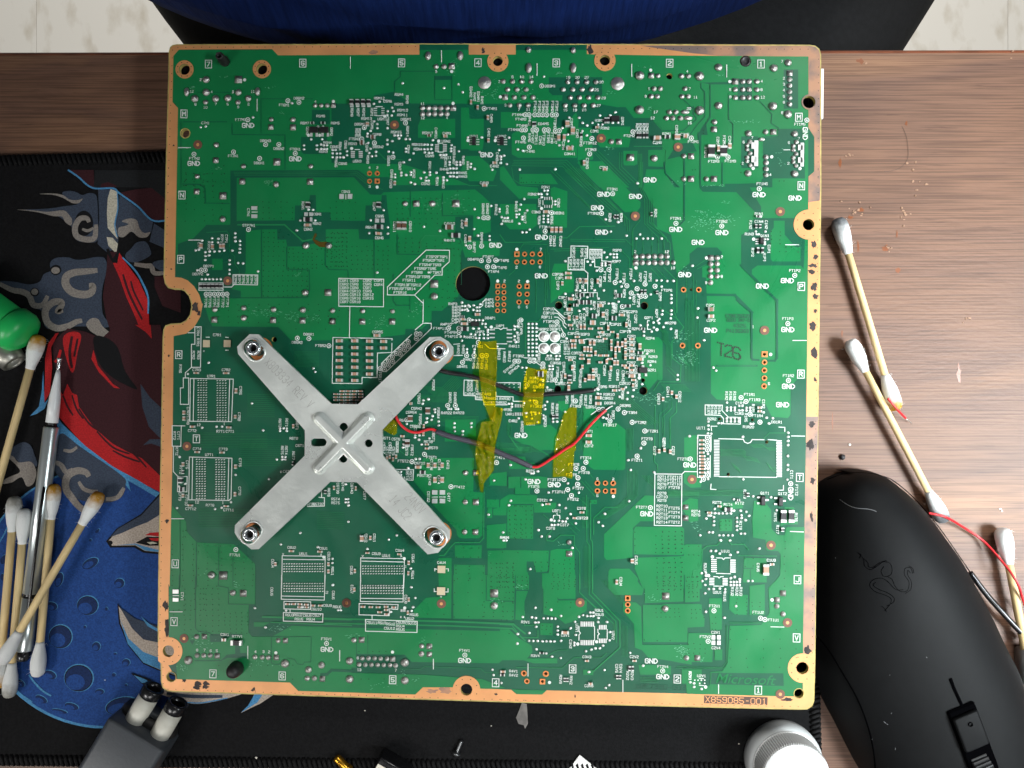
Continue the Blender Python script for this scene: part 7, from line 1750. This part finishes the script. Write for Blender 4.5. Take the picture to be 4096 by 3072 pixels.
# ================================================================ white jar, bottom right
jr = thing('white_jar', 'white plastic bottle with ribbed white cap at the bottom right, seen from above', 'bottle', loc=(W(3120, 3022, ZM).x, W(3120, 3022, ZM).y, ZM))
M_jar = mat('milky_plastic', srgb(206, 210, 210), 0.4); M_capw = mat('white_cap_plastic', srgb(236, 238, 237), 0.4)
v, f = lathe([(0.0150, 0), (0.0164, 0.0008), (0.0166, 0.004), (0.0164, 0.0065), (0.0155, 0.0085), (0.0120, 0.0098)], 64); obj('jar_body', mesh('jar_body', v, f, M_jar, True), jr)
V = []; N = 180; prof = [(0.0148, 0.0085, 0), (0.0150, 0.0094, 0), (0.0146, 0.0096, 1), (0.0143, 0.0185, 1), (0.0140, 0.0194, 0), (0.0132, 0.0199, 0), (0.0001, 0.0199, 0)]
for r, h, rb in prof:
    for k in range(N): a = 2 * math.pi * k / N; rr = r + (0.00022 * (1 if k % 2 else -1) if rb else 0); V.append((rr * math.cos(a), rr * math.sin(a), h))
F = [(i * N + k, i * N + (k + 1) % N, (i + 1) * N + (k + 1) % N, (i + 1) * N + k) for i in range(len(prof) - 1) for k in range(N)]
obj('ribbed_cap', mesh('ribbed_cap', V, F, M_capw), jr)
# ================================================================ computer mouse
M_mouse = mat('matte_black_coating', srgb(18, 19, 20), 0.6, spec=0.10, noise_amt=0.08, noise_scale=200, bump=0.06, bump_scale=2200); M_side = mat('black_side_grip', srgb(24, 25, 27), 0.55, bump=0.15, bump_scale=900)
Rpx = [(3384, 1890), (3450, 1885), (3517, 1894), (3568, 1913), (3613, 1946), (3672, 1997), (3731, 2064), (3790, 2145), (3849, 2226), (3907, 2322), (3981, 2454), (4047, 2587), (4100, 2690), (4140, 2820), (4165, 2960), (4170, 3120), (4150, 3260)]
Lpx = [(3384, 1890), (3330, 1905), (3280, 1935), (3245, 1980), (3220, 2050), (3208, 2150), (3204, 2270), (3205, 2390), (3212, 2500), (3228, 2610), (3262, 2715), (3296, 2800), (3347, 2896), (3399, 3000), (3440, 3075), (3520, 3200), (3600, 3290)]
def resample(P, n):
    P = smooth_path([Vector((*p, 0)) for p in P], 6); D = [0]
    for a, c in zip(P[:-1], P[1:]): D.append(D[-1] + (c - a).length)
    out = []; j = 0
    for k in range(n):
        t = D[-1] * k / (n - 1)
        while j < len(D) - 2 and D[j + 1] < t: j += 1
        s = (t - D[j]) / max(1e-9, D[j + 1] - D[j]); out.append(P[j].lerp(P[j + 1], s))
    return out
NR, NV = 70, 48; Lr = resample(Lpx, NR); Rr = resample(Rpx, NR); V = []
for i in range(NR):
    t = i / (NR - 1); H = 0.036 * (math.sin(math.pi * min(1, (t * 1.0 + 0.0) / 0.76 * 0.5)) ** 0.62 if t < 0.38 else 1.0) * (1 - 0.32 * max(0, (t - 0.38) / 0.62) ** 1.4)
    if t < 0.38: H = 0.036 * (1 - (1 - t / 0.38) ** 2) ** 0.55
    a = W(Lr[i].x, Lr[i].y, 0.004); c = W(Rr[i].x, Rr[i].y, 0.012)
    for j in range(NV + 1):
        w = 2 * j / NV - 1; w = math.copysign(1 - (1 - abs(w)) ** 1.6, w); p = a.lerp(c, (w + 1) / 2)
        V.append((p.x, p.y, 0.0015 + H * max(0.0, 1 - abs(w) ** 2.3) ** 0.55))
row = V[-(NV + 1):]; row0 = V[-2 * (NV + 1):-(NV + 1)]; fw = Vector((row[NV // 2][0] - row0[NV // 2][0], row[NV // 2][1] - row0[NV // 2][1], 0)).normalized(); mid = Vector(row[NV // 2])
for k in range(1, 9):
    a = math.pi / 2 * k / 8
    for p in row:
        q = Vector(p); u = Vector((q.x - mid.x, q.y - mid.y, 0)); s_ = 1 - 0.16 * (1 - math.cos(a)); e = 1 - min(1, u.length / 0.034) ** 2
        V.append((mid.x + u.x * s_ + fw.x * 0.016 * math.sin(a) * e, mid.y + u.y * s_ + fw.y * 0.016 * math.sin(a) * e, 0.001 + (q.z - 0.001) * math.cos(a) ** 0.8))
NR += 8
F = [(i * (NV + 1) + j, (i + 1) * (NV + 1) + j, (i + 1) * (NV + 1) + j + 1, i * (NV + 1) + j + 1) for i in range(NR - 1) for j in range(NV)]
ms = thing('computer_mouse', 'black computer mouse with embossed snake emblem at the lower right', 'mouse', loc=W(3600, 2600, 0))
inv = Vector(ms.location); V = [tuple(Vector(p) - inv) for p in V]
shell = obj('shell', mesh('shell', V, F, M_mouse, True), ms)
bvh = BVHTree.FromPolygons([Vector(p) + inv for p in V], F)
def onm(px, py, lift=0.0):
    o = Vector((0, 0, CAMZ)); d = (W(px, py, 0) - o).normalized(); h = bvh.ray_cast(o, d)
    if h[0] is None: return W(px, py, 0.01) - inv
    nrm = h[1] if h[1].z > 0 else -h[1]
    return h[0] + nrm * lift - inv
def mline(name, P, r, m, conv=U9, lift=0.0, n=6):
    P = smooth_path([Vector((*conv(*p), 0)) for p in P], n); v, f = tube([onm(p.x, p.y, lift) for p in P], r, 6); return obj(name, mesh(name, v, f, m, True), ms)
M_groove = mat('groove_black', srgb(4, 4, 5), 0.9, spec=0.0); M_emb = mat('emblem_gloss', srgb(16, 17, 19), 0.3)
mline('panel_seam', [(92, 945), (150, 1010), (230, 1140), (310, 1280), (365, 1420), (395, 1540), (412, 1700), (418, 1800)], 0.00035, M_groove)
mline('panel_seam', [(150, 92), (240, 62), (340, 56), (440, 72), (520, 108), (640, 215), (760, 360), (900, 560), (970, 670)], 0.00022, M_groove)
mline('button_split', [(815, 1172), (835, 1225), (865, 1290), (888, 1340)], 0.0009, M_groove, lift=-0.0003)
# snake emblem: three heads entwined, raised double lines
for S in ([(318, 493), (345, 525), (350, 560), (378, 582), (415, 565), (450, 540), (485, 545), (500, 575), (492, 610), (455, 618), (440, 590), (455, 565)], [(612, 602), (600, 572), (570, 575), (568, 610), (592, 650), (582, 695), (545, 700), (515, 670), (500, 635), (478, 622)], [(458, 805), (490, 768), (492, 738), (455, 718), (405, 700), (378, 668), (395, 638), (440, 628), (480, 650), (520, 690), (560, 690)],
          [(345, 520), (368, 545), (372, 565), (395, 570), (430, 545), (470, 532)], [(600, 600), (585, 585), (585, 610), (605, 650), (600, 690), (570, 712)], [(470, 780), (505, 760), (510, 735), (475, 708), (430, 690), (398, 668), (410, 650)], [(312, 490), (330, 500), (322, 520)], [(590, 560), (612, 575), (618, 600)], [(440, 780), (455, 790), (470, 810)]):
    mline('emblem', S, 0.00017, M_groove, lift=-0.00008)
wp = [onm(*U9(x, y)) for x, y in ((810, 1385), (950, 1330), (1065, 1640), (900, 1700))]
c0 = onm(*U9(930, 1560)); dirv = (onm(*U9(1010, 1750)) - onm(*U9(880, 1400))); dirv.z = 0; dirv.normalize(); ang = math.atan2(dirv.y, dirv.x)
b = MB(); b.box((0, 0, 0), (0.036, 0.0118, 0.0016)); o = b.build('wheel_recess', M_groove, ms); o.location = onm(*U9(945, 1530)) + Vector((0, 0, 0.0004)); o.rotation_euler = (0, 0.10, ang); o.modifiers.new('b', 'BEVEL').width = 0.0007
o = rbox('dpi_button', -0.0075, 0.0075, -0.0052, 0.0052, 0, 0.0018, 0.0009, M_mouse, ms); o.location = onm(*U9(912, 1445)) + Vector((0, 0, 0.0008)); o.rotation_euler = (0, 0.10, ang)
q = onm(*U9(903, 1405)); v, f = tube([q + Vector((0.0008 * math.cos(a), 0.0008 * math.sin(a), 0.0028)) for a in [math.pi * k / 8 for k in range(17)]], 0.0002, 6, False); obj('button_ring', mesh('button_ring', v, f, M_groove, True), ms)
V2 = []; N = 120
for h, rr in ((-0.0036, 0.0085), (-0.0032, 0.0096), (0.0032, 0.0096), (0.0036, 0.0085)):
    for k in range(N): a = 2 * math.pi * k / N; r = rr - (0.0005 if k % 3 == 0 else 0); V2.append((r * math.cos(a), h, r * math.sin(a)))
F2 = [(i * N + k, (i + 1) * N + k, (i + 1) * N + (k + 1) % N, i * N + (k + 1) % N) for i in range(3) for k in range(N)] + [tuple(range(N)), tuple(3 * N + k for k in reversed(range(N)))]
o = obj('scroll_wheel', mesh('scroll_wheel', V2, F2, M_side), ms); o.location = onm(*U9(985, 1660)) + Vector((0, 0, -0.0052)); o.rotation_euler = (0, 0, ang)
# grey wear marks on the coating
b = MB()
rn = random.Random(4)
for (x0, y0), (x1, y1), n in (((215, 200), (415, 280), 1),):
    P = [onm(*U9(x0 + (x1 - x0) * t, y0 + (y1 - y0) * t + 14 * math.sin(t * 5)), 0.00006) for t in [k / 12 for k in range(13)]]; v, f = tube(P, [0.00006 + 0.00010 * (k / 12) for k in range(13)], 4); b.add(v, f)
for x, y in ((488, 1152), (192, 516), (498, 1358), (455, 1405), (470, 1418), (685, 1055), (392, 1500), (518, 1548)):
    p = onm(*U9(x, y), 0.00006); q = onm(*U9(x + rn.uniform(-5, 12), y + rn.uniform(2, 12)), 0.00006); v, f = tube([p, q], 0.00012, 5); b.add(v, f)
b.build('scratches', mat('grey_scratch', srgb(120, 122, 124), 0.7), ms, {'kind': 'stuff'})
# ================================================================ loose wires on the right
def loose(name, label, P, r, m, cat='wire'):
    t = thing(name, label, cat, loc=W(P[0][0], P[0][1], 0)); off = Vector(t.location); v, f = tube([p - off for p in smooth_path([W(x, y, z) for x, y, z in P], 8)], r, 8); obj('insulation', mesh('insulation', v, f, m, True), t); return t
loose('thin_red_wire', 'long thin red wire curving from under the mouse to the right edge', [(3715, 2052, .010), (3745, 2058, .0105), (3789, 2071, .0100), (3863, 2115, .004), (3937, 2167, .003), (4010, 2248, .0070), (4050, 2300, .0092), (4075, 2345, .009), (4090, 2395, .007), (4120, 2480, .003)], 0.00055, M_wred)
w_ = loose('red_wire_scrap', 'tiny red wire offcut with bare end across the yellow swab bud', [(3551, 1594, .0088), (3575, 1622, .0085), (3600, 1650, .0070), (3623, 1673, .0040)], 0.00050, M_wred); off = Vector(w_.location)
v, f = tube([W(3622, 1672, .0041) - off, W(3645, 1692, .0012) - off], 0.00022, 6); obj('bare_end', mesh('bare_end', v, f, M_solder, True), w_)
loose('black_cable', 'black cable passing behind the mouse at the right edge', [(3880, 2290, .003), (3948, 2380, .004), (4010, 2450, .005), (4060, 2505, .005), (4130, 2575, .005)], 0.0013, M_gloss, 'cable')
g = thing('grey_clip', 'light grey plastic piece at the right picture edge beside the mouse', 'clip', loc=W(4110, 2650, 0)); rbox('housing', -0.006, 0.006, -0.008, 0.008, 0.0, 0.008, 0.0015, mat('light_grey_plastic', srgb(170, 172, 170), 0.5), g)
# stains, glue flakes and a hair on the desk top
b = MB(); M_stain = mat('amber_flux_drip', srgb(120, 66, 32), 0.3); rn = random.Random(11)
for x, y, rx, ry in ((3440, 245, 14, 9), (3625, 495, 5, 8), (3360, 655, 6, 14), (3400, 870, 10, 6), (3445, 840, 14, 6), (3432, 985, 4, 22), (3545, 985, 5, 8), (3588, 935, 3, 12), (3368, 1335, 4, 12), (3835, 1495, 8, 34), (3330, 1690, 3, 26), (3590, 1080, 12, 8), (3540, 995, 12, 10)):
    sd += 1.3; q = ccw([tuple(W(px, py, 0).xy) for px, py in blob(x, y, rx, ry, 14, 1.1, sd)]); b.prism(triangulate(q), [], None, 0.00006 + sd * 1e-7)
b.build('flux_drips', M_stain, desk, {'kind': 'stuff'})
b = MB()
for k in range(45):
    cx, cy, sp_ = rn.choice(((3460, 240, 25), (3400, 850, 30), (3440, 850, 28), (3640, 700, 40), (3690, 720, 30), (3660, 640, 30), (3620, 860, 25), (3860, 1290, 20), (3550, 990, 18), (3400, 620, 12), (3990, 2035, 20), (3620, 870, 60), (4040, 230, 20)))
    x = cx + rn.gauss(0, 0.6) * sp_; y = cy + rn.gauss(0, 0.6) * sp_; sd += 0.7; q = ccw([tuple(W(px, py, 0).xy) for px, py in blob(x, y, rn.uniform(2, 6), rn.uniform(2, 5), 7, 1.2, sd)]); b.prism(triangulate(q), [q], 0.0, 0.0002 + rn.uniform(0, 0.0002))
b.build('glue_flakes', mat('clear_glue_flake', srgb(160, 128, 106), 0.15), desk, {'kind': 'stuff'})
t = thing('hair_strand', 'fine dark hair curled on the desk at the upper right', 'hair', loc=W(3610, 500, 0)); off = Vector(t.location)
v, f = tube([p - off for p in smooth_path([W(x, y, .00025) for x, y in ((3608, 505), (3625, 545), (3633, 600), (3628, 640), (3600, 672), (3560, 684), (3535, 687))], 6)], 0.00005, 5); obj('strand', mesh('strand', v, f, M_rub, True), t)
# ================================================================ person at the desk
M_shirt = mat('navy_knit', srgb(18, 38, 90), 0.9, spec=0.1, noise_amt=0.18, noise_scale=1.0, stretch=(500, 30, 60), bump=0.5, bump_scale=1.2); M_trou = mat('black_trousers', srgb(17, 17, 18), 0.8, spec=0.3, noise_amt=0.3, noise_scale=300, bump=0.3, bump_scale=900)
pe = thing('person', 'seated person in a navy blue shirt and black trousers, only belly and lap in view', 'person', loc=(0, 0.3, -0.25))
off = Vector(pe.location); V = []; NX, NY = 60, 30
xl, xr = W(375 * 1.8517, 178, -0.08), W(2005 * 1.8517, 204, -0.08); xl0, xr0 = W(300 * 1.8517, 0, -0.08), W(2075 * 1.8517, 0, -0.08)
for j in range(NY + 1):
    y = 0.02 + 0.42 * j / NY; tt = (y - xl.y) / (xl0.y - xl.y); tt2 = (y - xr.y) / (xr0.y - xr.y); a = xl.x + (xl0.x - xl.x) * min(tt, 2.2); c = xr.x + (xr0.x - xr.x) * min(tt2, 2.2)
    ring_ = []
    for i in range(NX):
        th = 2 * math.pi * i / NX; u = math.cos(th); s = math.sin(th); x = (a + c) / 2 + (c - a) / 2 * math.copysign(abs(u) ** 0.75, u)
        top = 0.012 * math.cos(3.0 * math.pi * u * 0.5) * -1 if s > 0 else 0
        z = -0.155 + 0.072 * math.copysign(abs(s) ** 0.6, s) + top * abs(s) + 0.004 * noise.noise(Vector((x * 22, y * 14, 3)))
        ring_.append((x, y, z))
    V += [tuple(Vector(p) - off) for p in ring_]
F = [(j * NX + i, j * NX + (i + 1) % NX, (j + 1) * NX + (i + 1) % NX, (j + 1) * NX + i) for j in range(NY) for i in range(NX)] + [tuple(range(NX)), tuple(NY * NX + i for i in reversed(range(NX)))]
obj('trousers', mesh('trousers', V, F, M_trou, True), pe)
V = []; NZ, NA = 46, 90
for k in range(NZ + 1):
    t = k / NZ; z = -0.10 + 0.62 * t; bulge = math.exp(-((z - 0.012) / 0.10) ** 2); a = 0.215 + 0.040 * bulge - 0.03 * max(0, t - 0.6); bb = 0.110 + 0.046 * bulge; cy = 0.3085 + 0.03 * max(0, t - 0.35)
    if t > 0.85: s_ = math.sqrt(max(0, 1 - ((t - 0.85) / 0.15) ** 2)); a *= 0.35 + 0.65 * s_; bb *= 0.35 + 0.65 * s_
    for i in range(NA):
        th = 2 * math.pi * i / NA; x = -0.030 + a * math.cos(th); y = cy + bb * math.sin(th)
        fold = 0.0035 * math.sin(z * 150 + 9 * math.cos(th) * (0.6 + 0.4 * math.sin(z * 30)) + 3 * noise.noise(Vector((x * 9, y * 9, z * 12)))) * max(0, 1 - abs(z + 0.01) / 0.12)
        V.append(tuple(Vector((x, y + (fold if math.sin(th) < 0.3 else 0), z + fold * 0.8)) - off))
F = [(k * NA + i, k * NA + (i + 1) % NA, (k + 1) * NA + (i + 1) % NA, (k + 1) * NA + i) for k in range(NZ) for i in range(NA)] + [tuple(reversed(range(NA))), tuple(NZ * NA + i for i in range(NA))]
obj('shirt', mesh('shirt', V, F, M_shirt, True), pe)
